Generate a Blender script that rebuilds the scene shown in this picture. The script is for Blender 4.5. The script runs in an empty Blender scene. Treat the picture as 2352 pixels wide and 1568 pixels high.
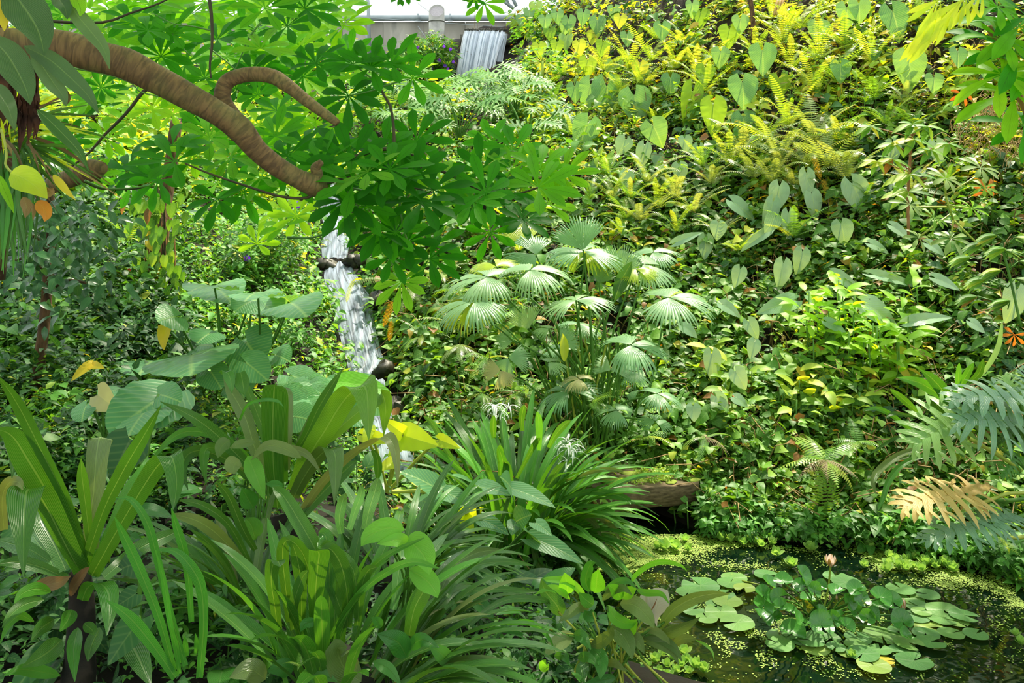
import bpy, math, random
import numpy as np
from mathutils import Matrix, Vector
PI = math.pi
rng = np.random.default_rng(7)
random.seed(7)
S = bpy.context.scene
COL = S.collection

# ------------------------------------------------------------------ camera, sky, sun, exposure
F = 1850.0                      # focal length in pixels of the 2352 px wide frame
HY = 500.0                      # picture row of the horizon
EYE = 2.2
cam_d = bpy.data.cameras.new('camera'); cam = bpy.data.objects.new('camera', cam_d); COL.objects.link(cam)
cam.location = (0, 0, EYE); cam.rotation_euler = (PI / 2, 0, 0)
cam_d.sensor_width = 36; cam_d.lens = 36 * F / 2352
cam_d.shift_y = -(784 - HY) / 2352
cam_d.clip_start = 0.05; cam_d.clip_end = 300
S.camera = cam
S.view_settings.view_transform = 'Standard'; S.view_settings.look = 'None'
S.view_settings.gamma = 1; S.view_settings.use_curve_mapping = False
S.view_settings.exposure = 0.75
W = bpy.data.worlds.new('world'); S.world = W; W.use_nodes = True
bg = W.node_tree.nodes['Background']
bg.inputs[0].default_value = (0.92, 0.97, 1.0, 1); bg.inputs[1].default_value = 1.15
sun_d = bpy.data.lights.new('sun', 'SUN'); sun = bpy.data.objects.new('sun', sun_d); COL.objects.link(sun)
sun_d.energy = 6.0; sun_d.angle = math.radians(2.5); sun_d.color = (1.0, 0.93, 0.72)
SUN_DIR = Vector((0.30, 0.42, 0.90)).normalized()      # towards the sun: behind the slope, upper right
sun.rotation_euler = SUN_DIR.to_track_quat('Z', 'Y').to_euler(); sun.location = (8, 20, 20)

# ------------------------------------------------------------------ materials
MATS = {}
def nt(name):
    m = bpy.data.materials.new(name); m.use_nodes = True
    t = m.node_tree; t.nodes.clear()
    return m, t, t.nodes.new
def srgb(h):
    if isinstance(h, str):
        c = [int(h[i:i + 2], 16) / 255 for i in (0, 2, 4)]
        return tuple(x / 12.92 if x <= 0.04045 else ((x + 0.055) / 1.055) ** 2.4 for x in c)
    return h
def leaf_mat(name, cols, rough=0.42, trans=0.38, tcol=None, veins=(9, 0.35), vein_col=0.25, bump=0.25, spec=0.5, stripes=False, vcol=(0.45, 0.6, 0.2)):
    """cols: list of (position, hex) over a per-leaf random; veins: number of side veins and slant."""
    if name in MATS: return MATS[name]
    m, t, N = nt(name); L = t.links.new
    out = N('ShaderNodeOutputMaterial')
    at = N('ShaderNodeAttribute'); at.attribute_name = 'rnd'
    oi = N('ShaderNodeObjectInfo')
    ad = N('ShaderNodeMath'); ad.operation = 'ADD'; L(at.outputs['Fac'], ad.inputs[0]); L(oi.outputs['Random'], ad.inputs[1])
    fr = N('ShaderNodeMath'); fr.operation = 'FRACT'; L(ad.outputs[0], fr.inputs[0])
    cr = N('ShaderNodeValToRGB'); L(fr.outputs[0], cr.inputs[0])
    e = cr.color_ramp.elements
    while len(e) < len(cols): e.new(0.5)
    for i, (p, c) in enumerate(cols):
        e[i].position = p; e[i].color = (*srgb(c), 1)
    uv = N('ShaderNodeUVMap'); sx = N('ShaderNodeSeparateXYZ'); L(uv.outputs[0], sx.inputs[0])
    def mth(op, a, b=None, c=None):
        n = N('ShaderNodeMath'); n.operation = op
        for i, v in enumerate((a, b, c)):
            if v is None: continue
            if isinstance(v, (int, float)): n.inputs[i].default_value = v
            else: L(v, n.inputs[i])
        return n.outputs[0]
    mm = mth('MULTIPLY', mth('ABSOLUTE', mth('SUBTRACT', sx.outputs[0], 0.5)), 2.0)
    mid = mth('SUBTRACT', 1.0, mth('MINIMUM', mth('MULTIPLY', mm, 14.0), 1.0))
    if stripes:
        wv = mth('POWER', mth('ABSOLUTE', mth('SINE', mth('MULTIPLY', mm, PI * veins[0]))), 3.0)
    else:
        ph = mth('MULTIPLY', mth('SUBTRACT', sx.outputs[1], mth('MULTIPLY', mm, veins[1])), veins[0] * PI)
        wv = mth('POWER', mth('ABSOLUTE', mth('SINE', ph)), 10.0)
    tot = mth('MINIMUM', mth('ADD', mid, mth('MULTIPLY', wv, 0.45)), 1.0)
    no = N('ShaderNodeTexNoise'); no.inputs['Scale'].default_value = 9.0; no.inputs['Detail'].default_value = 2
    ge = N('ShaderNodeNewGeometry'); L(ge.outputs['Position'], no.inputs['Vector'])
    hs = N('ShaderNodeHueSaturation')
    L(cr.outputs[0], hs.inputs['Color'])
    L(mth('ADD', mth('MULTIPLY', no.outputs[0], 0.5), 0.75), hs.inputs['Value'])
    mx = N('ShaderNodeMixRGB'); mx.inputs[2].default_value = (*vcol, 1)
    L(mth('MULTIPLY', tot, vein_col), mx.inputs[0]); L(hs.outputs[0], mx.inputs[1])
    bp = N('ShaderNodeBump'); bp.inputs['Strength'].default_value = bump; bp.inputs['Distance'].default_value = 0.004
    L(tot, bp.inputs['Height'])
    pr = N('ShaderNodeBsdfPrincipled'); L(mx.outputs[0], pr.inputs['Base Color'])
    pr.inputs['Roughness'].default_value = rough; pr.inputs['Specular IOR Level'].default_value = spec
    L(bp.outputs[0], pr.inputs['Normal'])
    tr = N('ShaderNodeBsdfTranslucent')
    tm = N('ShaderNodeMixRGB'); tm.blend_type = 'MULTIPLY'; tm.inputs[0].default_value = 1
    L(mx.outputs[0], tm.inputs[1]); tm.inputs[2].default_value = (*(tcol or (2.3, 1.85, 0.45)), 1)
    L(tm.outputs[0], tr.inputs['Color'])
    ms = N('ShaderNodeMixShader'); ms.inputs[0].default_value = trans
    L(pr.outputs[0], ms.inputs[1]); L(tr.outputs[0], ms.inputs[2]); L(ms.outputs[0], out.inputs[0])
    MATS[name] = m; return m
def plain_mat(name, c1, c2, scale=8.0, rough=0.8, bump=0.4, stretch=(1, 1, 1), coord='Object', spec=0.4, dist=0.02, c3=None, metallic=0):
    if name in MATS: return MATS[name]
    m, t, N = nt(name); L = t.links.new
    out = N('ShaderNodeOutputMaterial'); pr = N('ShaderNodeBsdfPrincipled'); L(pr.outputs[0], out.inputs[0])
    tc = N('ShaderNodeTexCoord'); mp = N('ShaderNodeMapping'); mp.inputs['Scale'].default_value = stretch
    L(tc.outputs[coord], mp.inputs[0])
    no = N('ShaderNodeTexNoise'); no.inputs['Scale'].default_value = scale; no.inputs['Detail'].default_value = 6
    L(mp.outputs[0], no.inputs['Vector'])
    cr = N('ShaderNodeValToRGB'); L(no.outputs[0], cr.inputs[0])
    cr.color_ramp.elements[0].position = 0.35; cr.color_ramp.elements[0].color = (*srgb(c1), 1)
    cr.color_ramp.elements[1].position = 0.65; cr.color_ramp.elements[1].color = (*srgb(c2), 1)
    if c3:
        e = cr.color_ramp.elements.new(0.74); e.color = (*srgb(c3), 1)
    L(cr.outputs[0], pr.inputs['Base Color'])
    bp = N('ShaderNodeBump'); bp.inputs['Strength'].default_value = bump; bp.inputs['Distance'].default_value = dist
    L(no.outputs[0], bp.inputs['Height']); L(bp.outputs[0], pr.inputs['Normal'])
    pr.inputs['Roughness'].default_value = rough; pr.inputs['Specular IOR Level'].default_value = spec
    pr.inputs['Metallic'].default_value = metallic
    MATS[name] = m; return m

# ------------------------------------------------------------------ geometry kit
class G:
    """vertices, faces (4 columns, -1 marks a triangle), uv and random value per vertex"""
    def __init__(s, V, Fc, UV=None, R=None):
        s.V = np.asarray(V, float).reshape(-1, 3); s.F = np.asarray(Fc, int).reshape(-1, 4)
        s.UV = np.zeros((len(s.V), 2)) if UV is None else np.asarray(UV, float)
        s.R = np.zeros(len(s.V)) if R is None else np.asarray(R, float)
    def tf(s, M, p=(0, 0, 0)):
        M = np.asarray(M, float)
        return G(s.V @ M.T + np.asarray(p, float), s.F, s.UV, s.R)
    def rr(s, r):
        return G(s.V, s.F, s.UV, s.R * 0 + r)
def cat(gs):
    V, Fs, U, R, n = [], [], [], [], 0
    for g in gs:
        V.append(g.V); f = g.F.copy(); f[f >= 0] += n; Fs.append(f); U.append(g.UV); R.append(g.R); n += len(g.V)
    return G(np.concatenate(V), np.concatenate(Fs), np.concatenate(U), np.concatenate(R))
def mesh(name, g, mat, smooth=True):
    me = bpy.data.meshes.new(name)
    f = g.F; cnt = np.where(f[:, 3] < 0, 3, 4)
    idx = f.reshape(-1); idx = idx[idx >= 0]
    me.vertices.add(len(g.V)); me.vertices.foreach_set('co', g.V.astype(np.float32).ravel())
    me.loops.add(len(idx)); me.loops.foreach_set('vertex_index', idx.astype(np.int32))
    me.polygons.add(len(f)); st = np.concatenate([[0], np.cumsum(cnt)[:-1]])
    me.polygons.foreach_set('loop_start', st.astype(np.int32)); me.polygons.foreach_set('loop_total', cnt.astype(np.int32))
    me.update(calc_edges=True)
    uv = me.uv_layers.new(name='UVMap'); uv.data.foreach_set('uv', g.UV[idx].astype(np.float32).ravel())
    a = me.attributes.new('rnd', 'FLOAT', 'POINT'); a.data.foreach_set('value', g.R.astype(np.float32))
    if smooth: me.polygons.foreach_set('use_smooth', np.ones(len(f), bool))
    if mat: me.materials.append(mat)
    return me
def rotx(a): c, s = math.cos(a), math.sin(a); return np.array([[1, 0, 0], [0, c, -s], [0, s, c]])
def roty(a): c, s = math.cos(a), math.sin(a); return np.array([[c, 0, s], [0, 1, 0], [-s, 0, c]])
def rotz(a): c, s = math.cos(a), math.sin(a); return np.array([[c, -s, 0], [s, c, 0], [0, 0, 1]])
def nrm(v): v = np.asarray(v, float); return v / (np.linalg.norm(v) + 1e-12)
def frame(y, z):
    """matrix whose columns are x, y (leaf axis), z (leaf normal)"""
    y = nrm(y); x = nrm(np.cross(y, z)); z = np.cross(x, y)
    return np.stack([x, y, z], 1)
def grid_faces(a, b):
    i = np.arange(a * b).reshape(a, b)
    return np.stack([i[:-1, :-1], i[:-1, 1:], i[1:, 1:], i[1:, :-1]], -1).reshape(-1, 4)
W_LANCE = lambda t: np.sin(PI * np.clip(t, 0, 1) ** 0.75) ** 0.85
W_OBOV = lambda t: np.clip(np.sin(PI * np.clip(t, 0, 1) ** 1.9), 0, 1) ** 0.85 + 0.05 * (1 - t)
W_STRAP = lambda t: np.minimum(1, (0.55 + 0.9 * t)) * np.clip(1 - t ** 5, 0, 1) ** 0.7
W_HEART = lambda t: np.sin(PI * np.clip(t, 0.0, 1) ** 0.62) ** 0.8
W_ROUND = lambda t: np.clip(np.sin(PI * np.clip(t, 0.0, 1) ** .82), 0, 1) ** 0.55
W_FROND = lambda t: np.clip(np.minimum(1, .55 + 2.2 * t) * (1.02 - t ** 1.6), .05, 1)
W_ARROW = lambda t: np.sin(PI * np.clip(t, 0.0, 1) ** 0.55) ** 0.85
def arc(t, L, bend, p=1.0):
    """positions and angles of a midrib that bends down"""
    tt = np.linspace(0, 1, 40); th = -bend * tt ** p
    y = np.concatenate([[0], np.cumsum((np.cos(th[1:]) + np.cos(th[:-1])) / 2)]) / 39
    z = np.concatenate([[0], np.cumsum((np.sin(th[1:]) + np.sin(th[:-1])) / 2)]) / 39
    tc = np.clip(t, 0, 1)
    a = np.interp(tc, tt, th)
    return np.interp(tc, tt, y) * L + np.minimum(t, 0) * L, np.interp(tc, tt, z) * L, a
def leaf(L=1, w=0.3, wf=W_LANCE, n=8, k=1, fold=0.2, bend=0.6, p=1.0, rip=0.0, rf=5, cup=0.0, r=0.0):
    t = np.linspace(0, 1, n + 1); s = np.linspace(-1, 1, 2 * k + 1)
    hw = np.maximum(w / 2 * wf(t), 0.004 * L * 0.4)
    y, z, a = arc(t, L, bend, p)
    X = hw[:, None] * s[None]
    off = fold * np.abs(X) - cup * X ** 2 / max(w, 1e-6) + rip * hw[:, None] * np.abs(s[None]) * np.sin(t[:, None] * rf * 2 * PI + (s[None] > 0) * 1.3)
    Y = y[:, None] - np.sin(a)[:, None] * off; Z = z[:, None] + np.cos(a)[:, None] * off
    V = np.stack([X * math.cos(math.atan(fold)) , Y, Z], -1).reshape(-1, 3)
    UV = np.stack([np.broadcast_to((s[None] + 1) / 2, X.shape), np.broadcast_to(t[:, None], X.shape)], -1).reshape(-1, 2)
    return G(V, grid_faces(n + 1, 2 * k + 1), UV, np.full(len(V), r))
def heart(L=1, w=0.8, lobe=0.3, wf=W_HEART, n=10, k=3, fold=0.15, bend=0.5, rip=0.0, rf=6, sinus=0.25, cup=0.0, r=0.0):
    """heart or arrow shaped blade: stalk joins at the origin, two lobes reach back past it"""
    gs = []
    t = np.concatenate([np.linspace(-lobe, 0, max(3, n // 3), endpoint=False), np.linspace(0, 1, n)])
    tau = (t + lobe) / (1 + lobe)
    out = w / 2 * wf(tau)
    inn = np.where(t < 0, sinus * w * (-t / lobe) ** 0.7, 0.0)
    out = np.maximum(out, inn + 0.003 * w)
    y, z, a = arc(t, L, bend)
    z = z + np.where(t < 0, t * L * 0.25 * bend, 0)
    for sd in (-1, 1):
        q = np.linspace(0, 1, k + 1)
        X = inn[:, None] + (out - inn)[:, None] * q[None]
        s = X / (w / 2)
        off = fold * X - cup * X ** 2 / w + rip * w * 0.5 * s ** 1.5 * np.sin((t[:, None] + 0.0) * rf * 2 * PI + sd)
        Y = y[:, None] - np.sin(a)[:, None] * off; Z = z[:, None] + np.cos(a)[:, None] * off
        V = np.stack([sd * X, Y, Z], -1).reshape(-1, 3)
        UV = np.stack([0.5 + sd * np.clip(s, 0, 1) / 2, np.broadcast_to(t[:, None], X.shape)], -1).reshape(-1, 2)
        f = grid_faces(len(t), k + 1)
        gs.append(G(V, f if sd > 0 else f[:, ::-1], UV, np.full(len(V), r)))
    return cat(gs)
def tiny_leaf(L=1, w=0.45, fold=0.25, droop=0.3, r=0.0):
    h = w / 2
    V = [(0, 0, 0), (-h, .3 * L, fold * h), (0, .33 * L, 0), (h, .3 * L, fold * h),
         (-h * .72, .66 * L, fold * h * .7 - droop * .2 * L), (0, .68 * L, -droop * .22 * L), (h * .72, .66 * L, fold * h * .7 - droop * .2 * L), (0, L, -droop * .6 * L)]
    Fc = [(0, 3, 2, -1), (0, 2, 1, -1), (1, 2, 5, 4), (2, 3, 6, 5), (4, 5, 7, -1), (5, 6, 7, -1)]
    UV = [(.5, 0), (0, .3), (.5, .33), (1, .3), (.14, .66), (.5, .68), (.86, .66), (.5, 1)]
    return G(V, Fc, UV, np.full(8, r))
def palmate(n=8, L=1, w=0.3, span=2 * PI * 0.86, wf=W_OBOV, droop=0.35, lift=0.15, seg=6, k=1, vary=0.12, fold=0.18, seed=0):
    q = np.random.default_rng(seed); gs = []
    for i in range(n):
        a = -span / 2 + span * i / (n - 1)
        l = L * (1 - 0.32 * (abs(a) / PI) ** 1.2) * (1 + q.uniform(-vary, vary))
        g = leaf(l, w * L * (0.75 + 0.25 * l / L), wf, seg, k, fold, droop + q.uniform(-.15, .2), 1.3)
        M = rotz(-a + q.uniform(-.06, .06)) @ rotx(lift + q.uniform(-.12, .12)) @ roty(q.uniform(-.2, .2))
        gs.append(g.tf(M))
    return cat(gs)
def fern(L=1, w=0.28, n=26, bend=0.9, droop=0.3, wf=None, thick=0.006):
    """frond: a thin rachis and two rows of pinnae"""
    wf = wf or (lambda t: np.clip(1.25 * np.sin(PI * (0.12 + 0.86 * t)) ** 0.7, 0, 1))
    t = np.linspace(0.06, 0.99, n); y, z, a = arc(t, L, bend, 1.3)
    V, Fc, UV = [], [], []
    pw = L / n * 0.27
    for sd in (-1, 1):
        for i in range(n):
            ln = w / 2 * float(wf(t[i])); c, s = math.cos(a[i]), math.sin(a[i]); b = len(V)
            for (u, v) in ((0.03, -pw), (0.03, pw), (.55, -pw * .8 + .12 * ln), (.55, pw + .12 * ln), (1.0, .24 * ln)):
                zz = -droop * ln * u * u
                V.append((sd * u * ln, y[i] + c * v - s * zz, z[i] + s * v + c * zz)); UV.append((0.5 + .5 * u, u))
            if sd > 0: Fc += [(b, b + 2, b + 3, b + 1), (b + 2, b + 4, b + 3, -1)]
            else: Fc += [(b + 1, b + 3, b + 2, b), (b + 3, b + 4, b + 2, -1)]
    g = G(V, Fc, np.array(UV))
    ts = np.linspace(0, 1, 9); ys, zs, _ = arc(ts, L, bend, 1.3)
    rc = tube(np.stack([ys * 0, ys, zs], 1), np.linspace(thick, thick * .3, 9), 3)
    return cat([g, rc])
def fan(nseg=30, R=1, lobes=((-2.6, -1.3), (-1.2, -0.08), (0.08, 1.2), (1.3, 2.6)), split=0.62, droop=0.8, pleat=0.05, seed=0):
    """pleated fan leaf: lobes of narrow segments joined towards the hub, free and drooping at the tips"""
    q = np.random.default_rng(seed); gs = []
    tot = sum(b - a for a, b in lobes)
    for (a0, a1) in lobes:
        m = max(3, round(nseg * (a1 - a0) / tot)); bend_l = droop * q.uniform(.75, 1.25)
        for i in range(m):
            b0 = a0 + (a1 - a0) * i / m; b1 = a0 + (a1 - a0) * (i + 1) / m; bm = (b0 + b1) / 2
            Rl = R * (1 - 0.28 * abs(bm) / PI) * (0.93 + 0.07 * math.sin(PI * (i + .5) / m)) * q.uniform(.94, 1.04)
            t = np.array([0.03, .2, .4, split * .93, .74, .87, 1.0]); halfw = (b1 - b0) / 2
            shrink = np.array([1, 1, 1, 1, .8, .5, .06])
            rr, zz, _ = arc(t, Rl, bend_l, 1.8)
            ex = np.where(t > split, (t - split) ** 1.5 * q.uniform(-.4, 0.25), 0)
            rows = []
            for s, up in ((-1, 0), (0, 1), (1, 0)):
                ang = bm + s * halfw * shrink
                rad = rr * (1 if s == 0 else .995)
                # keep tips parallel instead of spreading
                x = np.sin(bm) * rad + np.cos(bm) * np.sin(ang - bm) * np.minimum(rad, R * split * 1.1)
                yv = np.cos(bm) * rad - np.sin(bm) * np.sin(ang - bm) * np.minimum(rad, R * split * 1.1)
                rows.append(np.stack([x, yv, zz + up * pleat * R * t * (1.1 - t) + ex * R], -1))
            V = np.stack(rows, 1).reshape(-1, 3)
            UV = np.stack([np.tile([0.1, .5, .9], len(t)), np.repeat(t, 3)], -1)
            gs.append(G(V, grid_faces(len(t), 3)[:, ::-1], UV))
    return cat(gs)
def lacy(L=1, w=0.8, n=8, seed=0, bend=0.6, finger=0.1, lobe=0.3):
    """deeply cut blade: a narrow centre with finger lobes on both sides"""
    q = np.random.default_rng(seed); gs = [leaf(L, w * .30, W_LANCE, 10, 1, .12, bend)]
    for sd in (-1, 1):
        for i in range(n):
            t = -0.06 + 0.86 * i / (n - 1)
            y, z, a = arc(np.array([t]), L, bend)
            ln = w / 2 * (0.35 + 1.05 * math.sin(PI * (0.22 + 0.66 * i / (n - 1)))) * q.uniform(.88, 1.1)
            ang = 1.95 - 1.35 * i / (n - 1) + q.uniform(-.06, .06)
            f = leaf(ln, finger * L * q.uniform(.85, 1.2), lambda t: np.clip(1 - t ** 3, 0, 1) ** .7 * (1.1 - .25 * np.sin(PI * t)), 5, 1, .12, .5 + q.uniform(0, .4), 1.4)
            M = rotx(a[0]) @ rotz(-sd * ang) @ rotx(0.15)
            gs.append(f.tf(M, (0, y[0], z[0])))
            if q.random() < .6:      # side tooth near the tip of the finger
                f2 = leaf(ln * .42, finger * L * .6, W_LANCE, 3, 1, .1, .4)
                gs.append(f2.tf(M @ rotz(sd * -.75), np.array((0, y[0], z[0])) + M @ np.array((0, ln * .5, -.03 * ln))))
    return cat(gs)
def tube(P, R, n=8, caps=True):
    P = np.asarray(P, float); m = len(P); R = np.broadcast_to(np.asarray(R, float), (m,))
    T = np.gradient(P, axis=0); T /= np.linalg.norm(T, axis=1)[:, None] + 1e-12
    a = np.array([0, 0, 1.0]) if abs(T[0][2]) < .9 else np.array([1.0, 0, 0]); V = []
    ln = np.concatenate([[0], np.cumsum(np.linalg.norm(np.diff(P, axis=0), axis=1))])
    th = np.arange(n) * 2 * PI / n
    for i in range(m):
        x = nrm(a - T[i] * np.dot(a, T[i])); a = x; yv = np.cross(T[i], x)
        V.append(P[i] + R[i] * (np.cos(th)[:, None] * x + np.sin(th)[:, None] * yv))
    V = np.concatenate(V); i = np.arange(m * n).reshape(m, n); j = np.roll(i, -1, 1)
    Fc = np.stack([i[:-1], j[:-1], j[1:], i[1:]], -1).reshape(-1, 4)
    UV = np.stack([np.tile(np.arange(n) / n, m), np.repeat(ln, n)], -1)
    if caps:
        V = np.concatenate([V, P[:1], P[-1:]]); UV = np.concatenate([UV, [[.5, 0], [.5, ln[-1]]]])
        c0, c1 = m * n, m * n + 1
        f0 = np.stack([np.full(n, c0), j[0], i[0], np.full(n, -1)], -1); f1 = np.stack([np.full(n, c1), i[-1], j[-1], np.full(n, -1)], -1)
        Fc = np.concatenate([Fc, f0, f1])
    return G(V, Fc, UV)
def smooth_path(P, n=24):
    P = np.asarray(P, float)
    if len(P) < 3: return P[0] + (P[-1] - P[0]) * np.linspace(0, 1, n)[:, None]
    Q = np.concatenate([[2 * P[0] - P[1]], P, [2 * P[-1] - P[-2]]]); m = len(P) - 1; out = []
    for u in np.linspace(0, m, n):
        i = min(int(u), m - 1); f = u - i; a, b, c, d = Q[i:i + 4]
        out.append(.5 * ((2 * b) + (-a + c) * f + (2 * a - 5 * b + 4 * c - d) * f * f + (-a + 3 * b - 3 * c + d) * f ** 3))
    return np.array(out)
def ribbon(P, w, wf=W_STRAP, n=16, k=1, fold=0.25, side=None, roll=0.0, view=(0, 0, EYE), stripe=0, rip=0.0):
    """leaf along a 3D path; side: None = facing the viewer's side of the plant, or a fixed side vector"""
    P = smooth_path(P, n + 1); T = np.gradient(P, axis=0); T /= np.linalg.norm(T, axis=1)[:, None]
    t = np.linspace(0, 1, n + 1); s = np.linspace(-1, 1, 2 * k + 1)
    if side is None:
        sv = np.cross(T, P - np.asarray(view, float))
    else:
        sv = np.asarray(side, float)[None] - T * (T @ np.asarray(side, float))[:, None]
    sv /= np.linalg.norm(sv, axis=1)[:, None] + 1e-9
    nv = np.cross(sv, T)
    if roll: sv, nv = sv * math.cos(roll) + nv * math.sin(roll), nv * math.cos(roll) - sv * math.sin(roll)
    hw = np.maximum(w / 2 * wf(t), 0.0012)
    X = hw[:, None] * s[None]
    off = fold * np.abs(X) + rip * hw[:, None] * np.abs(s) * np.sin(t[:, None] * 30 + (s > 0) * 1.0)
    V = P[:, None] + sv[:, None] * X[..., None] - nv[:, None] * off[..., None]
    UV = np.stack([np.broadcast_to((s[None] + 1) / 2, X.shape), np.broadcast_to(t[:, None], X.shape)], -1)
    return G(V.reshape(-1, 3), grid_faces(n + 1, 2 * k + 1), UV.reshape(-1, 2))
def box(c, d, bev=0.0):
    x, y, z = np.asarray(d, float) / 2; c = np.asarray(c, float)
    V = [(sx * x, sy * y, sz * z) for sz in (-1, 1) for sy in (-1, 1) for sx in (-1, 1)]
    return G(np.array(V) + c, [(0, 2, 3, 1), (4, 5, 7, 6), (0, 1, 5, 4), (2, 6, 7, 3), (0, 4, 6, 2), (1, 3, 7, 5)])

# ------------------------------------------------------------------ scene objects
def put(name, data, parent=None, kind=None, label=None, cat_=None, group=None, loc=None):
    o = bpy.data.objects.new(name, data); COL.objects.link(o)
    if parent: o.parent = parent
    if loc is not None: o.location = loc
    if kind: o['kind'] = kind
    if label: o['label'] = label
    if cat_: o['category'] = cat_
    if group: o['group'] = group
    return o
def thing(name, label, cat_, loc, group=None):
    return put(name, None, None, None, label, cat_, group, tuple(float(v) for v in loc))
def part(name, g, mat, root, label=None, kind=None, smooth=True, base=None):
    """a part whose geometry g is given in world coordinates"""
    off = np.array(base if base is not None else root_loc(root))
    return put(name, mesh(name, G(g.V - off, g.F, g.UV, g.R), mat, smooth), root, kind, label)
def root_loc(o):
    p = Vector((0, 0, 0))
    while o: p = p + Vector(o.location); o = o.parent
    return tuple(p)
def inst(name, me, root, M, p, s=1.0, label=None):
    """a part that shares a mesh; M, p, s: world orientation, position, size"""
    o = put(name, me, root, None, label)
    R = Matrix([list(map(float, r)) for r in (np.asarray(M) * s)]).to_4x4()
    q = np.asarray(p, float) - np.array(root_loc(root)); R.translation = Vector(q.tolist())
    o.matrix_local = R
    return o
def solo(name, g, mat, label, cat_, group=None, kind=None, loc=None, smooth=True):
    loc = np.array(loc if loc is not None else (g.V[:, 0].mean(), g.V[:, 1].mean(), g.V[:, 2].min()))
    return put(name, mesh(name, G(g.V - loc, g.F, g.UV, g.R), mat, smooth), None, kind, label, cat_, group, tuple(loc.tolist()))

def at(px, py, Y):
    return np.array(((px - 1176) / F * Y, Y, EYE - (py - HY) / F * Y))

# ------------------------------------------------------------------ the lie of the land
CTRL = [
 (1500,1080,6.25),(1500,980,6.7),(1500,900,7.1),(1500,700,8.3),(1500,500,9.7),(1500,300,11.3),(1500,100,13.2),(1500,0,14.2),(1500,-150,16),
 (1650,1100,6.1),(1900,1150,5.9),(1900,1000,6.4),(1900,800,7.2),(1900,600,8.2),(1900,400,9.3),(1900,200,10.5),(1900,0,12),(1900,-200,14),
 (2352,1200,5.4),(2352,1000,5.9),(2352,800,6.5),(2352,500,7.6),(2352,200,8.8),(2352,0,9.8),(2352,-200,11),
 (2900,1000,5.5),(2900,500,7),(2900,0,9),
 (1250,1030,6.4),(1200,900,6.9),(1200,700,8.0),(1150,550,9.2),(1250,400,11),(1250,250,14),(1300,150,16),(1260,50,18),(1300,0,17.5),(1350,-60,18),
 (950,900,7.0),(930,700,8.1),(890,620,9.1),(850,540,10.5),(1000,450,11),(950,330,14),(900,230,17),(1120,215,18.6),(1190,120,20.3),(1215,50,20.6),
 (855,880,7.15),(835,780,7.8),(810,690,8.5),(785,630,9.1),(765,600,9.8),(768,545,10.6),(742,400,13),(738,320,15),(880,215,18.5),
 (855,950,6.6),(900,1020,6.0),(930,1080,5.6),
 (1080,205,19.0),(1020,205,19.3),(1110,100,20.6),(1110,60,21.2),(980,152,20.6),(870,162,21),(980,128,23),(860,130,23.2),(1180,100,23),
 (800,860,7.1),(700,850,7),(700,700,8),(650,600,9),(700,540,10.2),(600,500,10),(550,400,12),(640,330,15),(500,300,14),(600,200,17),(700,150,20),(780,180,20),
 (400,900,6),(400,750,7),(400,650,8),(350,550,9),(300,400,11),(200,250,13),
 (100,900,5),(100,750,6),(100,600,7),(100,450,8.5),(50,250,10.5),(-400,900,5),(-400,500,8),(-400,200,10),
 (200,1560,2.5),(700,1640,2.6),(700,1350,3.3),(400,1220,4),(950,1580,3),(1000,1310,4),(1180,1240,5),(1400,1560,3.1),(1150,1568,3),(600,1130,4.5),(850,1190,4.5)]
CP = np.array([at(*c) for c in CTRL] + [(-3,1,.8),(0,0,.5),(0,1.5,.5),(-1.2,1.5,.7),(2,1,.3),(5,1,.4),(5,3,.5),(-5,3,1.3),(8,28,8),(-8,28,7.2),(0,34,6.6),(16,15,10),(-16,14,6),(0,26,6.0),(12,24,9)], float)
POND = np.array([( (px-1176)/F*Y, Y) for px, py, Y in [(px, py, EYE*F/(py-HY)) for px, py in
  [(1060,1400),(1150,1470),(1330,1535),(1560,1575)]]] + [(1.5,3.2),(3.2,2.7),(4.6,3.2),(4.6,4.2)] + [((px-1176)/F*EYE*F/(py-HY), EYE*F/(py-HY)) for px, py in
  [(2600,1400),(2352,1345),(2250,1305),(2100,1275),(1980,1252),(1850,1243),(1640,1232)]] + [(1.25,5.8),(1.05,6.1),(0.75,6.1),(0.62,5.75),(0.6,5.3)] + [((px-1176)/F*EYE*F/(py-HY), EYE*F/(py-HY)) for px, py in
  [(1330,1320),(1200,1350)]])
def rbf_fit():
    D = np.linalg.norm(CP[:, None, :2] - CP[None, :, :2], axis=-1)
    n = len(CP); A = np.zeros((n + 3, n + 3)); A[:n, :n] = D - 0.0 * np.eye(n) + 0.02 * np.eye(n)
    A[:n, n] = 1; A[:n, n+1:] = CP[:, :2]; A[n, :n] = 1; A[n+1:, :n] = CP[:, :2].T
    return np.linalg.solve(A, np.concatenate([CP[:, 2], [0, 0, 0]]))
RW = rbf_fit()
def vnoise(x, y, sc, seed):
    q = np.random.default_rng(seed).random((64, 64)); x = x / sc + 100; y = y / sc + 100
    xi = np.floor(x).astype(int); yi = np.floor(y).astype(int); fx = x - xi; fy = y - yi
    fx = fx * fx * (3 - 2 * fx); fy = fy * fy * (3 - 2 * fy)
    a = q[xi % 64, yi % 64]; b = q[(xi+1) % 64, yi % 64]; c = q[xi % 64, (yi+1) % 64]; d = q[(xi+1) % 64, (yi+1) % 64]
    return (a * (1-fx) + b * fx) * (1-fy) + (c * (1-fx) + d * fx) * fy
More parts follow.
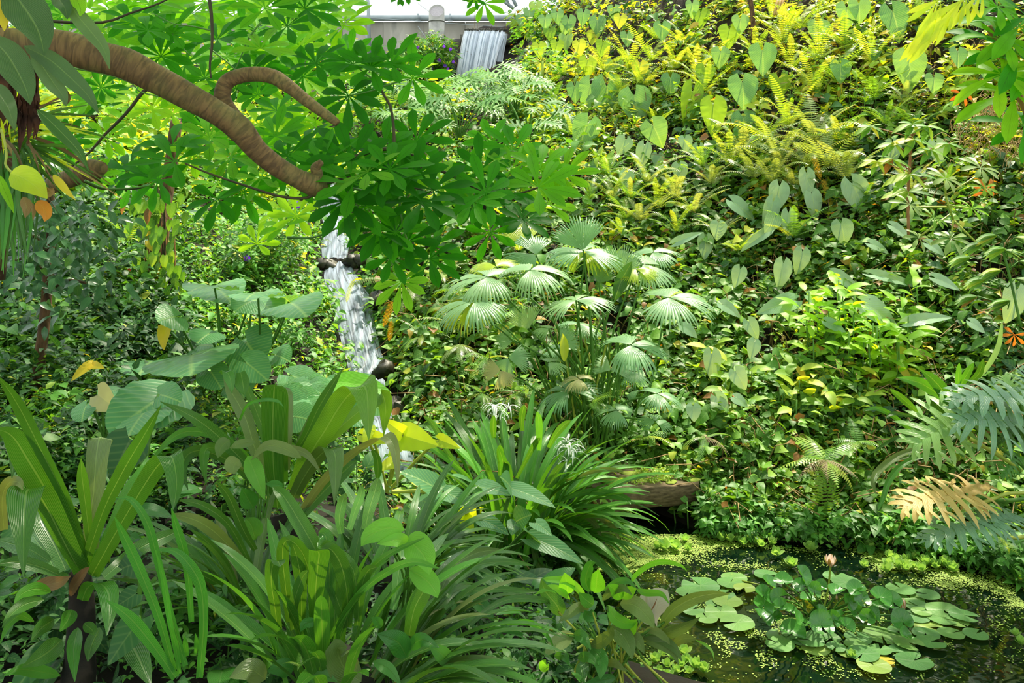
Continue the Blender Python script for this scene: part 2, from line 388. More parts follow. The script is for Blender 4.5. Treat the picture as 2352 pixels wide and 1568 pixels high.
def pond_dist(x, y):
    """signed distance to the pond's edge, positive outside"""
    x = np.asarray(x, float); y = np.asarray(y, float); d = np.full(x.shape, 1e9); ins = np.zeros(x.shape, bool); n = len(POND)
    for i in range(n):
        ax, ay = POND[i]; bx, by = POND[(i + 1) % n]; ex, ey = bx - ax, by - ay
        u = np.clip(((x - ax) * ex + (y - ay) * ey) / (ex * ex + ey * ey), 0, 1)
        d = np.minimum(d, np.hypot(x - ax - u * ex, y - ay - u * ey))
        c = ((ay > y) != (by > y)) & (x < (bx - ax) * (y - ay) / (by - ay + 1e-12) + ax); ins ^= c
    return np.where(ins, -d, d)
GX = np.arange(-17, 17.01, 0.125); GY = np.arange(-0.5, 36.01, 0.125)
def build_height():
    X, Y = np.meshgrid(GX, GY, indexing='ij'); x = X.ravel(); y = Y.ravel(); z = np.zeros_like(x)
    n = len(CP)
    for i in range(n): z += RW[i] * np.hypot(x - CP[i, 0], y - CP[i, 1])
    z += RW[n] + RW[n+1] * x + RW[n+2] * y
    z += (vnoise(x, y, 0.55, 1) - .5) * 0.16 + (vnoise(x, y, 1.7, 2) - .5) * 0.25 * np.clip((y - 5) / 4, 0, 1)
    d = pond_dist(x, y)
    s = np.clip(d / 0.35, 0, 1); zo = np.maximum(z, 0.06) * s + 0.05 * (1 - s)
    z = np.where(d > 0, zo, 0.05 - np.clip(-d / 0.25, 0, 1) * 0.5)
    # the stream has cut its bed a hand's depth below the water
    bed = smooth_path([at(*c) for c in ((740,300,15),(742,345,14),(746,420,12.6),(768,520,10.9),(770,560,10.3),(768,602,9.75),(780,640,9.2),(800,690,8.7),(813,740,8.25),(827,800,7.8),(842,850,7.45),(850,880,7.2),(855,930,6.75),(865,970,6.4),(882,1010,6.1),(900,1060,5.75),(910,1100,5.5))], 120)
    zz = z.copy()
    for b in bed:
        d = np.hypot(x - b[0], (y - b[1]) * .8); m = d < .75
        zz[m] = np.minimum(zz[m], b[2] - 0.12 + 1.1 * np.clip(d[m] - .24, 0, 1))
    return zz.reshape(X.shape)
HG = build_height()
def H(x, y):
    u = np.clip((np.asarray(x, float) - GX[0]) / 0.125, 0, len(GX) - 1.001); v = np.clip((np.asarray(y, float) - GY[0]) / 0.125, 0, len(GY) - 1.001)
    i = u.astype(int); j = v.astype(int); a = u - i; b = v - j
    return HG[i, j]*(1-a)*(1-b) + HG[i+1, j]*a*(1-b) + HG[i, j+1]*(1-a)*b + HG[i+1, j+1]*a*b
def Nrm(x, y):
    e = 0.2; n = np.stack([H(x - e, y) - H(x + e, y), H(x, y - e) - H(x, y + e), np.full(np.shape(x), 2 * e)], -1)
    return n / np.linalg.norm(n, axis=-1)[..., None]
def hits(px, py, y0=1.6):
    px = np.asarray(px, float); py = np.asarray(py, float); best = np.full(px.shape, np.nan)
    ys = np.concatenate([np.arange(y0, 10, 0.05), np.arange(10, 26, 0.12)])
    for Y in ys:
        x = (px - 1176) / F * Y; z = EYE - (py - HY) / F * Y
        m = np.isnan(best) & (z <= np.maximum(H(x, np.full(x.shape, Y)), 0.0)); best[m] = Y
    return best
def ground(px, py, y0=1.6):
    Y = float(hits(np.array([px]), np.array([py]), y0)[0])
    if Y != Y: Y = 24.0
    return at(px, py, Y)
# ------------------------------------------------------------------ setting: ground, pond, stream, dome
def build_ground():
    X, Y = np.meshgrid(GX, GY, indexing='ij')
    V = np.stack([X, Y, HG], -1).reshape(-1, 3)
    g = G(V, grid_faces(len(GX), len(GY)), V[:, :2])
    g.F = g.F[:, ::-1]
    m = plain_mat('soil', '120e09', '261d11', 5.0, 0.95, 0.8, c3='1e2610', dist=0.05)
    o = put('ground', mesh('ground', g, m), None, 'structure', 'dark leaf-littered soil of the planted slopes')
    return o
build_ground()
def water_mat():
    m, t, N = nt('pond_water'); L = t.links.new
    out = N('ShaderNodeOutputMaterial'); pr = N('ShaderNodeBsdfPrincipled'); L(pr.outputs[0], out.inputs[0])
    pr.inputs['Base Color'].default_value = (0.002, 0.008, 0.004, 1); pr.inputs['Roughness'].default_value = 0.03
    pr.inputs['IOR'].default_value = 1.45
    no = N('ShaderNodeTexNoise'); no.inputs['Scale'].default_value = 5.0; no.inputs['Detail'].default_value = 2
    ge = N('ShaderNodeNewGeometry'); L(ge.outputs['Position'], no.inputs['Vector'])
    bp = N('ShaderNodeBump'); bp.inputs['Strength'].default_value = 0.12; bp.inputs['Distance'].default_value = 0.03
    L(no.outputs[0], bp.inputs['Height']); L(bp.outputs[0], pr.inputs['Normal'])
    return m
V = [(-2.0, 2.2, 0), (6, 2.2, 0), (6, 6.6, 0), (-2.0, 6.6, 0)]
put('pond_water', mesh('pond_water', G(V, [(0, 1, 2, 3)], np.array(V)[:, :2]), water_mat()), None, 'structure', 'still dark green pond water')

# rushing water: silky strands, milky white where the strand is thick
def foam_mat(name, dens=0.5, su=14.0, sv=0.8, col=(.60, .69, .88)):  # default blue-grey colour stands for stream water in shade
    m, t, N = nt(name); L = t.links.new
    out = N('ShaderNodeOutputMaterial'); uv = N('ShaderNodeUVMap'); mp = N('ShaderNodeMapping'); L(uv.outputs[0], mp.inputs[0])
    mp.inputs['Scale'].default_value = (su, sv, 1)
    no = N('ShaderNodeTexNoise'); no.inputs['Scale'].default_value = 1.6; no.inputs['Detail'].default_value = 5; no.inputs['Distortion'].default_value = .3
    L(mp.outputs[0], no.inputs['Vector'])
    cr = N('ShaderNodeValToRGB'); L(no.outputs[0], cr.inputs[0])
    cr.color_ramp.elements[0].position = 0.30; cr.color_ramp.elements[0].color = (dens * .35,) * 3 + (1,)
    cr.color_ramp.elements[1].position = 0.62; cr.color_ramp.elements[1].color = (min(1, dens * 1.9),) * 3 + (1,)
    df = N('ShaderNodeBsdfPrincipled'); df.inputs['Base Color'].default_value = (*col, 1); df.inputs['Roughness'].default_value = 0.35
    tl = N('ShaderNodeBsdfTranslucent'); tl.inputs[0].default_value = (*col, 1)
    mw = N('ShaderNodeMixShader'); mw.inputs[0].default_value = 0.5; L(df.outputs[0], mw.inputs[1]); L(tl.outputs[0], mw.inputs[2])
    tp = N('ShaderNodeBsdfTransparent'); tp.inputs[0].default_value = (0.9, 0.96, 1, 1)
    ms = N('ShaderNodeMixShader'); L(cr.outputs[0], ms.inputs[0]); L(tp.outputs[0], ms.inputs[1]); L(mw.outputs[0], ms.inputs[2])
    L(ms.outputs[0], out.inputs[0]); return m
foam = foam_mat('falling_water', 0.52)
foam2 = foam_mat('stream_water', 0.50, 12.0, 1.2)
def sheet(top, bot, n=14, m=26, bulge=0.25, ruffle=0.05, seed=0, gravity=True):
    """falling curtain from a lip (list of points) to its foot"""
    q = np.random.default_rng(seed); T = smooth_path(top, m); B = smooth_path(bot, m); V = []; UV = []
    ph = q.uniform(0, 6, m)
    for i in range(n + 1):
        v = i / n; drop = v ** 1.0 if not gravity else v
        for j in range(m):
            p = T[j] * (1 - drop) + B[j] * drop
            p = p + np.array((0, -bulge * math.sqrt(v) + ruffle * math.sin(ph[j] + 3 * v), 0))
            V.append(p); UV.append((j / m, v))
    return G(V, grid_faces(n + 1, m), UV)
def build_falls():
    lip_z = at(1110, 68, 20)[2]
    fallm = foam_mat('sunlit_falling_water', 0.8, 16.0, .7, (.85, .93, 1))  # whiter foam, the sun on the falls put into its colour
    xl = (1064 - 1176) / F * 20; xr = (1166 - 1176) / F * 20
    root = thing('waterfall', 'tall silky white waterfall curtain pouring over the ledge by the concrete wall', 'waterfall', ((xl + xr) / 2, 20, at(0, 205, 20)[2]))
    zb = at(0, 212, 20)[2]
    x0 = (1046 - 1176) / F * 20; x1 = (1122 - 1176) / F * 20
    g = sheet([(xl, 20.3, lip_z - .03), (xl + .5, 20.3, lip_z), (xr, 20.3, lip_z - .04)], [(x0, 19.9, zb), ((x0 + x1) / 2, 19.85, zb), (x1 + .25, 19.9, zb + .1)], 14, 40, .25, .03, 3)
    part('water_curtain', g, fallm, root)
    g = sheet([(xl + .03, 20.2, lip_z), (xl + .5, 20.2, lip_z + .02), (xr - .05, 20.2, lip_z - .02)], [(x0 + .08, 19.7, zb), ((x0 + x1) / 2, 19.65, zb), (x1, 19.7, zb + .1)], 14, 34, .3, .05, 4)
    part('water_curtain', g, fallm, root)
    gs = []
    q = np.random.default_rng(5)
    for k in range(26):      # thicker threads in the curtain
        u = q.uniform(0.02, .98); a = np.array((xl + (xr - xl) * u, 20.15, lip_z + .01)); b = np.array((x0 + (x1 + .25 - x0) * u, 19.5, zb + .1 + .35 * u))
        P = [a, a * .8 + b * .2 + (0, -.12, 0.02), a * .4 + b * .6 + (0, -.12, 0), b]
        gs.append(ribbon(P, q.uniform(.018, .055), lambda t: .6 + .4 * t, 8, 1, .2))
    part('water_thread', cat(gs), foam_mat('white_threads', 0.85, 1.0, 2.0, (.95, .98, 1)), root, kind='stuff')
    g = box(((xl + xr) / 2, 20.75, lip_z - .16), (xr - xl + .2, .9, .22))
    part('ledge', g, plain_mat('ledge_rock', '3a3a34', '6d6a5e', 6, .9, .8), root, smooth=False)
    gs = []
    for k in range(16):
        c = np.array((xl + (xr - xl) * (k + .5) / 16, 20.22, lip_z + .045)); gs.append(rock_geo(c, q.uniform(.03, .05), k))
    part('pebble_row', cat(gs), MATS['ledge_rock'], root, kind='stuff')
def rock_geo(c, r, seed=0, sq=(1, 1, .7)):
    q = np.random.default_rng(seed); n, m = 7, 9; V = []
    for i in range(n):
        th = PI * (i + .01) / (n - 1 + .02)
        for j in range(m):
            ph = 2 * PI * j / m; rr_ = r * (1 + .28 * math.sin(2.3 * ph + seed + 2 * th) + q.uniform(-.12, .12))
            V.append((rr_ * math.sin(th) * math.cos(ph) * sq[0], rr_ * math.sin(th) * math.sin(ph) * sq[1], rr_ * math.cos(th) * sq[2]))
    i = np.arange(n * m).reshape(n, m); j = np.roll(i, -1, 1)
    return G(np.array(V) + np.asarray(c), np.stack([i[:-1], i[1:], j[1:], j[:-1]], -1).reshape(-1, 4), np.array(V)[:, :2])
build_falls()

def stream_sheet(rows, m=14, seed=0, lift=0.05):
    """rows: (left px, right px, py, Y) down the stream; a rippling surface in steps"""
    q = np.random.default_rng(seed); L_ = smooth_path([at(a, y, Y) for a, b, y, Y in rows], len(rows) * 7)
    R_ = smooth_path([at(b, y, Y) for a, b, y, Y in rows], len(rows) * 7); V = []; UV = []
    n = len(L_)
    for i in range(n):
        for j in range(m):
            u = j / (m - 1); p = L_[i] * (1 - u) + R_[i] * u
            p = p + np.array((0, 0, lift * .5 + .03 * math.sin(PI * u) + .012 * math.sin(i * .9 + j * 1.7) + q.uniform(-.006, .006)))
            V.append(p); UV.append((u, i / n * 3.0))
    return G(V, grid_faces(n, m)[:, ::-1], UV)
def build_stream():
    root = thing('cascade', 'white stream tumbling down its steep bed between the ferns and the flowering bushes', 'stream', at(810, 700, 8.4))
    g = stream_sheet([(718, 760, 300, 15), (720, 762, 345, 14), (724, 769, 420, 12.6), (742, 795, 520, 10.9), (738, 802, 560, 10.3), (740, 796, 602, 9.75)], 12, 1)
    part('upper_run', g, foam2, root)
    g = stream_sheet([(748, 806, 611, 9.6), (744, 820, 640, 9.2), (754, 850, 690, 8.7), (770, 858, 740, 8.25), (786, 872, 800, 7.8), (800, 885, 850, 7.45), (804, 892, 874, 7.3)], 16, 2)
    part('middle_run', g, foam2, root)
    g = stream_sheet([(815, 884, 880, 7.1), (818, 890, 930, 6.75), (825, 905, 970, 6.4), (840, 925, 1010, 6.1), (850, 950, 1060, 5.75), (860, 960, 1100, 5.5)], 14, 3)
    part('lower_run', g, foam2, root)
    rk = plain_mat('wet_rock', '1d1c16', '4a4535', 7, .5, .8)
    for i, (px, py, Y, r) in enumerate([(812, 600, 9.5, .11), (757, 612, 9.5, .10), (830, 598, 9.4, .09), (742, 606, 9.5, .09), (868, 690, 8.4, .12), (885, 850, 7.3, .12), (800, 880, 7.2, .1), (905, 940, 6.7, .13)]):
        solo('rock', rock_geo(at(px, py, Y), r, i + 3), rk, ['small wet rock on the right of the stream step', 'dark rounded rock jammed at the stream step', 'wet rock above the fern frond beside the stream',
             'dark rock on the left bank by the stream step', 'rock at the right edge of the middle cascade', 'rock on the right bank at the foot of the middle cascade', 'rock at the left foot of the middle cascade', 'rock on the right bank of the lower stream'][i], 'rock')
build_stream()

def build_dome():
    # concrete retaining wall of form-marked panels
    conc = plain_mat('concrete', '8f8c7e', 'a7a496', 1.6, .9, .3, (1, 1, .35), c3='86877c', dist=.01)
    Yw = 24.0; zt = at(0, 50, Yw)[2]; root = put('wall_back', None, None, 'structure', 'pale weathered concrete retaining wall at the far end', loc=(0, Yw, 5))
    xs = np.arange(-13.6, 10.1, 1.22)
    for i in range(len(xs) - 1):
        x0, x1 = xs[i] + .006, xs[i + 1] - .006
        g = box(((x0 + x1) / 2, Yw + .2 + .004 * ((i * 7) % 5), (zt + 4.5) / 2), (x1 - x0, .4, zt - 4.5))
        put('panel', mesh('panel', G(g.V - (0, Yw, 5), g.F), conc, False), root)
    steel = plain_mat('painted_steel', '8a9698', 'a2adb0', 2, .45, .05, spec=.5)
    tb = thing('base_rail', 'pale grey steel tube running along the top of the concrete wall', 'rail', (0, Yw - .1, zt + .1))
    part('tube', tube([(-14, Yw - .05, zt + .10), (14, Yw - .05, zt + .10)], .09, 12), steel, tb)
    for px in (-1, 960, 1034):
        if px < 0: continue
        c = at(px, 40, Yw - .2)
        part('bracket', cat([box(c + (0, 0, .02), (.05, .05, .18)), box(c + (0, 0, -.09), (.14, .06, .03))]), steel, tb, smooth=False)
    # diagonal cable lines of the dome
    for i, (a, b) in enumerate((((832, 40), (1190, 64)), ((960, 8), (1010, 45)), ((960, 60), (995, 110)))):
        pa = at(*a, Yw - .3); pb = at(*b, Yw - .3)
        solo('cable', tube([pa, pb], .008, 5), steel, ['thin cable along the foot of the dome skin', 'thin slanting cable left of the vent pipe', 'thin slanting cable across the concrete wall'][i], 'cable')
    post = thing('dome_post', 'slim grey steel post left of the vent pipe', 'post', at(846, 120, Yw - .8))
    part('shaft', tube([at(842, -40, Yw - .8), at(846, 20, Yw - .8), at(849, 130, Yw - .8)], .05, 10), steel, post)
    part('foot_strut', tube([at(832, 55, Yw - .6), at(862, 135, Yw - .6)], .045, 8), steel, post)
    for i, (a, b) in enumerate((((1165, -30), (1186, 14)), ((1150, -30), (1168, 10)), ((800, 12), (835, -14)), ((1130, -18), (1180, 20)))):
        solo('dome_strut', tube([at(*a, Yw - .5), at(*b, Yw - .5)], .05, 8), steel, ['right one of two parallel steel struts under the dome skin', 'left one of two parallel steel struts under the dome skin', 'short steel strut at the left edge of the dome skin', 'thin dome strut leaning against the pair at the slope top'][i], 'strut')
    pr = thing('vent_pipe', 'large upright galvanised vent pipe with a slanting oval mouth', 'pipe', at(1003, 105, Yw - 1.6))
    galv = plain_mat('galvanised', '82827c', 'a2a298', 5, .4, .05, spec=.5, metallic=.35)
    Yp = Yw - 1.6; r = 18 / F * Yp; c = at(1003, 24, Yp); zb = at(0, 125, Yp)[2]
    n = 24; th = np.arange(n) * 2 * PI / n; V = []; ztop = c[2]
    for k, z in enumerate((zb, zb + .25, None)):
        for a in th:
            V.append((c[0] + r * math.cos(a), Yp + r * math.sin(a), (ztop + 0.22 * math.sin(a) if z is None else z)))
    for a in th: V.append((c[0] + r * .93 * math.cos(a), Yp + r * .93 * math.sin(a), ztop + 0.22 * math.sin(a)))
    for a in th: V.append((c[0] + r * .93 * math.cos(a), Yp + r * .93 * math.sin(a), ztop - .8))
    i = np.arange(5 * n).reshape(5, n); j = np.roll(i, -1, 1)
    part('barrel', G(V, np.stack([i[:-1], j[:-1], j[1:], i[1:]], -1).reshape(-1, 4)), galv, pr)
    hood = [(c[0] + r * .95 * math.cos(a), Yp + r * .95 * math.sin(a), ztop - .05 + 0.22 * math.sin(a)) for a in th] + [(c[0], Yp, ztop - .05)]
    part('grille', G(hood, [(k, (k + 1) % n, n, -1) for k in range(n)]), plain_mat('grille_grey', '8f8a8c', 'a8a2a4', 60, .6, .5), pr)
    for zz in (zb + .28, at(0, 92, Yp)[2], at(0, 50, Yp)[2]):
        ring = [(c[0] + (r + .006) * math.cos(a), Yp + (r + .006) * math.sin(a), zz) for a in np.linspace(0, 2 * PI, 25)]
        part('band', tube(ring, .016, 6, False), galv, pr)
    # foil cushion skin of the dome leaning over the wall
    fm, t, N = nt('foil_skin'); L = t.links.new; out = N('ShaderNodeOutputMaterial')
    tl = N('ShaderNodeBsdfTranslucent'); tl.inputs[0].default_value = (.86, .93, 1, 1); df = N('ShaderNodeBsdfDiffuse'); df.inputs[0].default_value = (.85, .92, 1, 1)
    ms = N('ShaderNodeMixShader'); ms.inputs[0].default_value = .55; L(df.outputs[0], ms.inputs[1]); L(tl.outputs[0], ms.inputs[2]); L(ms.outputs[0], out.inputs[0])
    V = []; UV = []
    for i in range(12):
        for j in range(24):
            u = j / 23; v = i / 11; V.append((-15 + 30 * u, Yw + .35 - 1.1 * v * v * 2 + .35 * math.sin(u * PI * 3) ** 2 * math.sin(v * PI), zt + .16 + 5.2 * v)); UV.append((u, v))
    put('ceiling_skin', mesh('ceiling_skin', G(V, grid_faces(12, 24), UV), fm), None, 'structure', 'milky white foil skin of the greenhouse dome')
    # round culvert mouth in the bushes at the foot of the wall
    c = at(936, 128, 21.5); ring = []
    solo('culvert', tube([c + (0, 0, 0), c + (0, 1.2, 0)], .14, 16), plain_mat('dark_pipe', '151515', '2b2b2a', 4, .6, .1), 'dark round pipe end behind the purple-flowered bush below the wall', 'pipe')
build_dome()
# ------------------------------------------------------------------ leaf materials
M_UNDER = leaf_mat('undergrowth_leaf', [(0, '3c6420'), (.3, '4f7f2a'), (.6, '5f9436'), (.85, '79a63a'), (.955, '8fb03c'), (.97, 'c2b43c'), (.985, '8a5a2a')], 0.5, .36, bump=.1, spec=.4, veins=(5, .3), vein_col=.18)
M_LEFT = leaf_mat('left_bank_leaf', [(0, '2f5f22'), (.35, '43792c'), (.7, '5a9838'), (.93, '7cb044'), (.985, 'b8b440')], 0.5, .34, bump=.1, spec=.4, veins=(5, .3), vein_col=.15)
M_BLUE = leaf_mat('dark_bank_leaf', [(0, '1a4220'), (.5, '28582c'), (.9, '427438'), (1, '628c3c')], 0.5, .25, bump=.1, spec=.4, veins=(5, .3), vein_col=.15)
M_SUNNY = leaf_mat('sunlit_leaf', [(0, '67932c'), (.4, '86ab33'), (.75, 'a6bd3c'), (.93, 'c4c446'), (.97, 'd0b23c')], 0.5, .46, bump=.1, spec=.4, veins=(5, .3), vein_col=.15)  # yellower copy of the undergrowth leaf, sunlight put into the colours
M_LITTER = leaf_mat('dry_leaf', [(0, '4a3520'), (.4, '6b4f2e'), (.7, '8f7346'), (1, 'b3985e')], 0.7, .2, tcol=(1.5, 1.2, .7), bump=.2, vein_col=.1)
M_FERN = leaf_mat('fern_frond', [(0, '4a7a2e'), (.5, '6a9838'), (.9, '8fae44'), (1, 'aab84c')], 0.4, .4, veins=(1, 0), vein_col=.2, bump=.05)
M_FERNY = leaf_mat('sunny_fern_frond', [(0, '729a34'), (.5, '94b040'), (1, 'b4c050')], 0.42, .42, veins=(1, 0), vein_col=.2, bump=.05)  # lighter copy of the fern frond, sunlight put into the colours
M_FERNW = leaf_mat('pale_fern_frond', [(0, '7a9454'), (1, 'a2ae74')], 0.35, .35, veins=(1, 0), vein_col=.2, bump=.05)
M_FERND = leaf_mat('dead_fern_frond', [(0, '8f7660'), (1, 'b59c80')], .8, .2, tcol=(1.4, 1.1, .8), veins=(1, 0), vein_col=0, bump=.05)
M_FERNO = leaf_mat('yellow_fern_frond', [(0, 'c09a20'), (1, 'd0ae2c')], .6, .35, tcol=(1.8, 1.2, .3), veins=(1, 0), vein_col=0, bump=.05)
M_PHILO = leaf_mat('arrow_leaf', [(0, '588c52'), (.5, '6c9e60'), (.9, '82ae5e'), (1, '98ba50')], 0.30, .36, veins=(12, .45), vein_col=.5, bump=.35, spec=.6)
M_PHILOG = leaf_mat('grey_arrow_leaf', [(0, '7c9f80'), (1, '9fbc9c')], 0.28, .25, veins=(12, .45), vein_col=.45, bump=.35, spec=.6)
M_TARO = leaf_mat('taro_leaf', [(0, '4c8656'), (1, '689c6a')], 0.36, .32, veins=(8, .5), vein_col=.5, bump=.5, spec=.45)
M_FAN = leaf_mat('fan_leaf', [(0, '5c8c5e'), (.5, '74a074'), (1, '90b084')], 0.4, .36, veins=(1, 0), vein_col=.1, bump=.1, spec=.7)
M_FANY = leaf_mat('yellow_fan_leaf', [(0, '9db43a'), (1, 'b8c24a')], 0.3, .5, veins=(1, 0), vein_col=.1, bump=.1, spec=.6)
M_FANP = leaf_mat('pale_fan_leaf', [(0, '9c9a62'), (1, 'b4ac78')], 0.45, .35, tcol=(1.5, 1.4, .8), veins=(1, 0), vein_col=.1, bump=.1)
M_STRAP = leaf_mat('strap_leaf', [(0, '2c6a1c'), (.5, '3c7f22'), (1, '4f9430')], 0.26, .30, veins=(7, 0), vein_col=.3, bump=.5, stripes=True, spec=.6)
M_STRAPD = leaf_mat('shade_strap_leaf', [(0, '2b5f1e'), (.5, '356c24'), (1, '467c34')], 0.24, .25, veins=(7, 0), vein_col=.3, bump=.5, stripes=True, spec=.6)
M_BROAD = leaf_mat('broad_strap_leaf', [(0, '285c15'), (.5, '336c19'), (1, '447c1e')], 0.28, .34, veins=(9, 0), vein_col=.3, bump=.5, stripes=True, spec=.5)
M_BRONZE = leaf_mat('bronzed_strap_leaf', [(0, '46682c'), (.5, '587638'), (1, '7c8450')], 0.28, .25, veins=(9, 0), vein_col=.3, bump=.5, stripes=True, spec=.6)
M_GRASS = leaf_mat('fresh_blade', [(0, '34802a'), (1, '489a34')], 0.35, .4, veins=(5, 0), vein_col=.3, bump=.4, stripes=True)
M_UMB = leaf_mat('umbrella_leaf', [(0, '22640c'), (.4, '34800f'), (.75, '4f9a1a'), (1, '84b428')], 0.5, .52, tcol=(2.2, 2.2, .5), veins=(10, .4), vein_col=.5, bump=.15, spec=.2, vcol=(.02, .07, .01))  # wide random ramp stands for lit leaves among dark ones
M_UMBY = leaf_mat('sunlit_umbrella_leaf', [(0, '5c9c18'), (.5, '7cb020'), (1, '9cc02c')], 0.5, .55, tcol=(2.2, 2.2, .5), veins=(10, .4), vein_col=.3, bump=.15, spec=.2, vcol=(.05, .14, .01))  # lighter umbrella leaf, sunlight put into the colours
M_SPATH = leaf_mat('peace_leaf', [(0, '35732c'), (.5, '448638'), (1, '5d9a48')], 0.27, .34, veins=(13, .6), vein_col=.12, bump=.7, spec=.6)
M_SPATHG = leaf_mat('fresh_peace_leaf', [(0, '5aa02c'), (1, '74b43c')], 0.35, .45, veins=(13, .6), vein_col=.2, bump=.5)
M_SPATHB = leaf_mat('olive_peace_leaf', [(0, '56743a'), (1, '7c8e54')], 0.3, .3, veins=(13, .6), vein_col=.2, bump=.6)
M_GREY = leaf_mat('hanging_ginger_leaf', [(0, '3c5a34'), (.5, '4d6b42'), (1, '5f7a4c')], .34, .30, tcol=(2, 1.9, .5), veins=(16, .7), vein_col=.25, bump=.6)
M_YEL = leaf_mat('yellow_leaf', [(0, 'c8b020'), (1, 'dcc63a')], .5, .4, tcol=(1.6, 1.3, .4), veins=(8, .5), vein_col=.1)
M_ORANGE = leaf_mat('orange_dying_leaf', [(0, 'b8661c'), (1, 'd08a28')], .6, .4, tcol=(1.8, 1.0, .4), veins=(8, .5), vein_col=.1)
M_LIME = leaf_mat('lime_leaf', [(0, 'a8c428'), (1, 'c8d438')], .4, .5, veins=(8, .5), vein_col=.15)
M_LACY = leaf_mat('lacy_leaf', [(0, '587f68'), (.5, '6b9274'), (1, '82a482')], .30, .25, veins=(6, .4), vein_col=.35, bump=.4, spec=.6)
M_LACYG = leaf_mat('lacy_green_leaf', [(0, '6a9a50'), (1, '86ac66')], .34, .35, veins=(6, .4), vein_col=.3, bump=.4)
M_LACYO = leaf_mat('lacy_ochre_leaf', [(0, 'c4a45c'), (1, 'd6b870')], .5, .3, tcol=(1.4, 1.2, .7), veins=(6, .4), vein_col=.1, bump=.4)
M_PAD = leaf_mat('lily_pad', [(0, '43753c'), (.5, '548446'), (.9, '6e944a'), (1, '8ca048')], .33, .15, veins=(5, .9), vein_col=.15, bump=.2, spec=.6)
M_PADG = leaf_mat('raised_lily_leaf', [(0, '37762c'), (1, '4a8a38')], .22, .35, veins=(5, .9), vein_col=.2, bump=.2, spec=.7)
M_LETT = leaf_mat('lettuce_leaf', [(0, '84ac50'), (.6, '9cc264'), (1, 'b4cf70')], .5, .3, tcol=(1.6, 1.6, .8), veins=(4, 0), vein_col=.3, bump=.6, stripes=True)
M_DUCK = leaf_mat('duckweed', [(0, '6c8a2c'), (.5, '88a23a'), (1, 'a4b84c')], .6, .1, veins=(1, 0), vein_col=0, bump=0)
M_STEM = plain_mat('green_stem', '3f6a22', '58862e', 10, .5, .1, dist=.002)
M_STEMD = plain_mat('dark_stem', '2c2a16', '463c20', 10, .7, .3, dist=.003)
M_STEMR = plain_mat('reddish_stem', '8a5a38', 'a87448', 10, .6, .2, dist=.002)
M_STEMY = plain_mat('yellow_stem', '8a9a34', 'a4ac44', 10, .5, .1, dist=.002)
M_PETW = leaf_mat('white_petal', [(0, 'e8ece8'), (1, 'f6f8f4')], .5, .4, tcol=(1.1, 1.1, 1.1), veins=(1, 0), vein_col=0, bump=0)
M_PETP = leaf_mat('pink_petal', [(0, 'f0d0c4'), (1, 'f8e4d8')], .45, .4, tcol=(1.1, 1.05, 1), veins=(1, 0), vein_col=0, bump=0)
M_SEP = leaf_mat('sepal', [(0, 'b8864c'), (1, '9aa04c')], .45, .2, tcol=(1.1, 1.05, .6), veins=(1, 0), vein_col=0, bump=0)
M_PURP = leaf_mat('purple_petal', [(0, '4a20a0'), (.5, '6a30b8'), (1, '8a48c8')], .5, .4, tcol=(1.5, .8, 2.0), veins=(1, 0), vein_col=0, bump=0)

# ------------------------------------------------------------------ stuff: the dense undergrowth, leaf by leaf
def sprig(seed, shape, nl=10, h=2.6, hi=False):
    q = np.random.default_rng(seed); gs = []; kind = seed % 5
    asp = shape * (1.0, .72, 1.15, .85, .6)[kind]; ss = (1.0, .85, 1.2, .75, 1.25)[kind]
    for i in range(nl):
        t = (i + .5) / nl; az = i * 2.4 + q.uniform(-.4, .4)
        if kind in (1, 3):                       # whorls of leaves held flat on short stems
            hh = h * (.35, .7, 1.0)[i % 3] * q.uniform(.9, 1.1); el = q.uniform(-.15, .45); rad = .06
        elif kind == 4:                          # upright narrow leaves
            hh = h * .3 * q.random(); el = q.uniform(.5, 1.2); rad = q.uniform(0, .3)
        else:
            hh = h * t; el = q.uniform(-.5, .7) + .25 * t; rad = q.uniform(.05, .45) * (1.2 - t * .6)
        g = leaf(q.uniform(.6, 1.15) * ss, asp * ss * q.uniform(.8, 1.1), W_HEART if asp > .5 else W_LANCE, 6, 1, q.uniform(.1, .4), q.uniform(.2, 1.1)) if hi else tiny_leaf(q.uniform(.6, 1.15) * ss, asp * ss * q.uniform(.8, 1.1), q.uniform(.1, .5), q.uniform(.1, .9))
        M = rotz(az) @ rotx(el) @ roty(q.uniform(-.6, .6))
        g = g.tf(M, (-math.sin(az) * rad, math.cos(az) * rad, hh))
        gs.append(g.rr(q.uniform(0, 1)))
    return cat(gs)
def frame_batch(n, seed, lean=.6, jit=.35):
    """rotation matrices whose z follows (up + lean * slope normal + noise)"""
    q = np.random.default_rng(seed); m = len(n)
    z = n * lean + np.array((0, 0, .6)) + q.normal(0, jit, (m, 3)) * .6; z /= np.linalg.norm(z, axis=1)[:, None]
    a = q.normal(0, 1, (m, 3)); x = np.cross(a, z); x /= np.linalg.norm(x, axis=1)[:, None]; y = np.cross(z, x)
    return np.stack([x, y, z], -1)
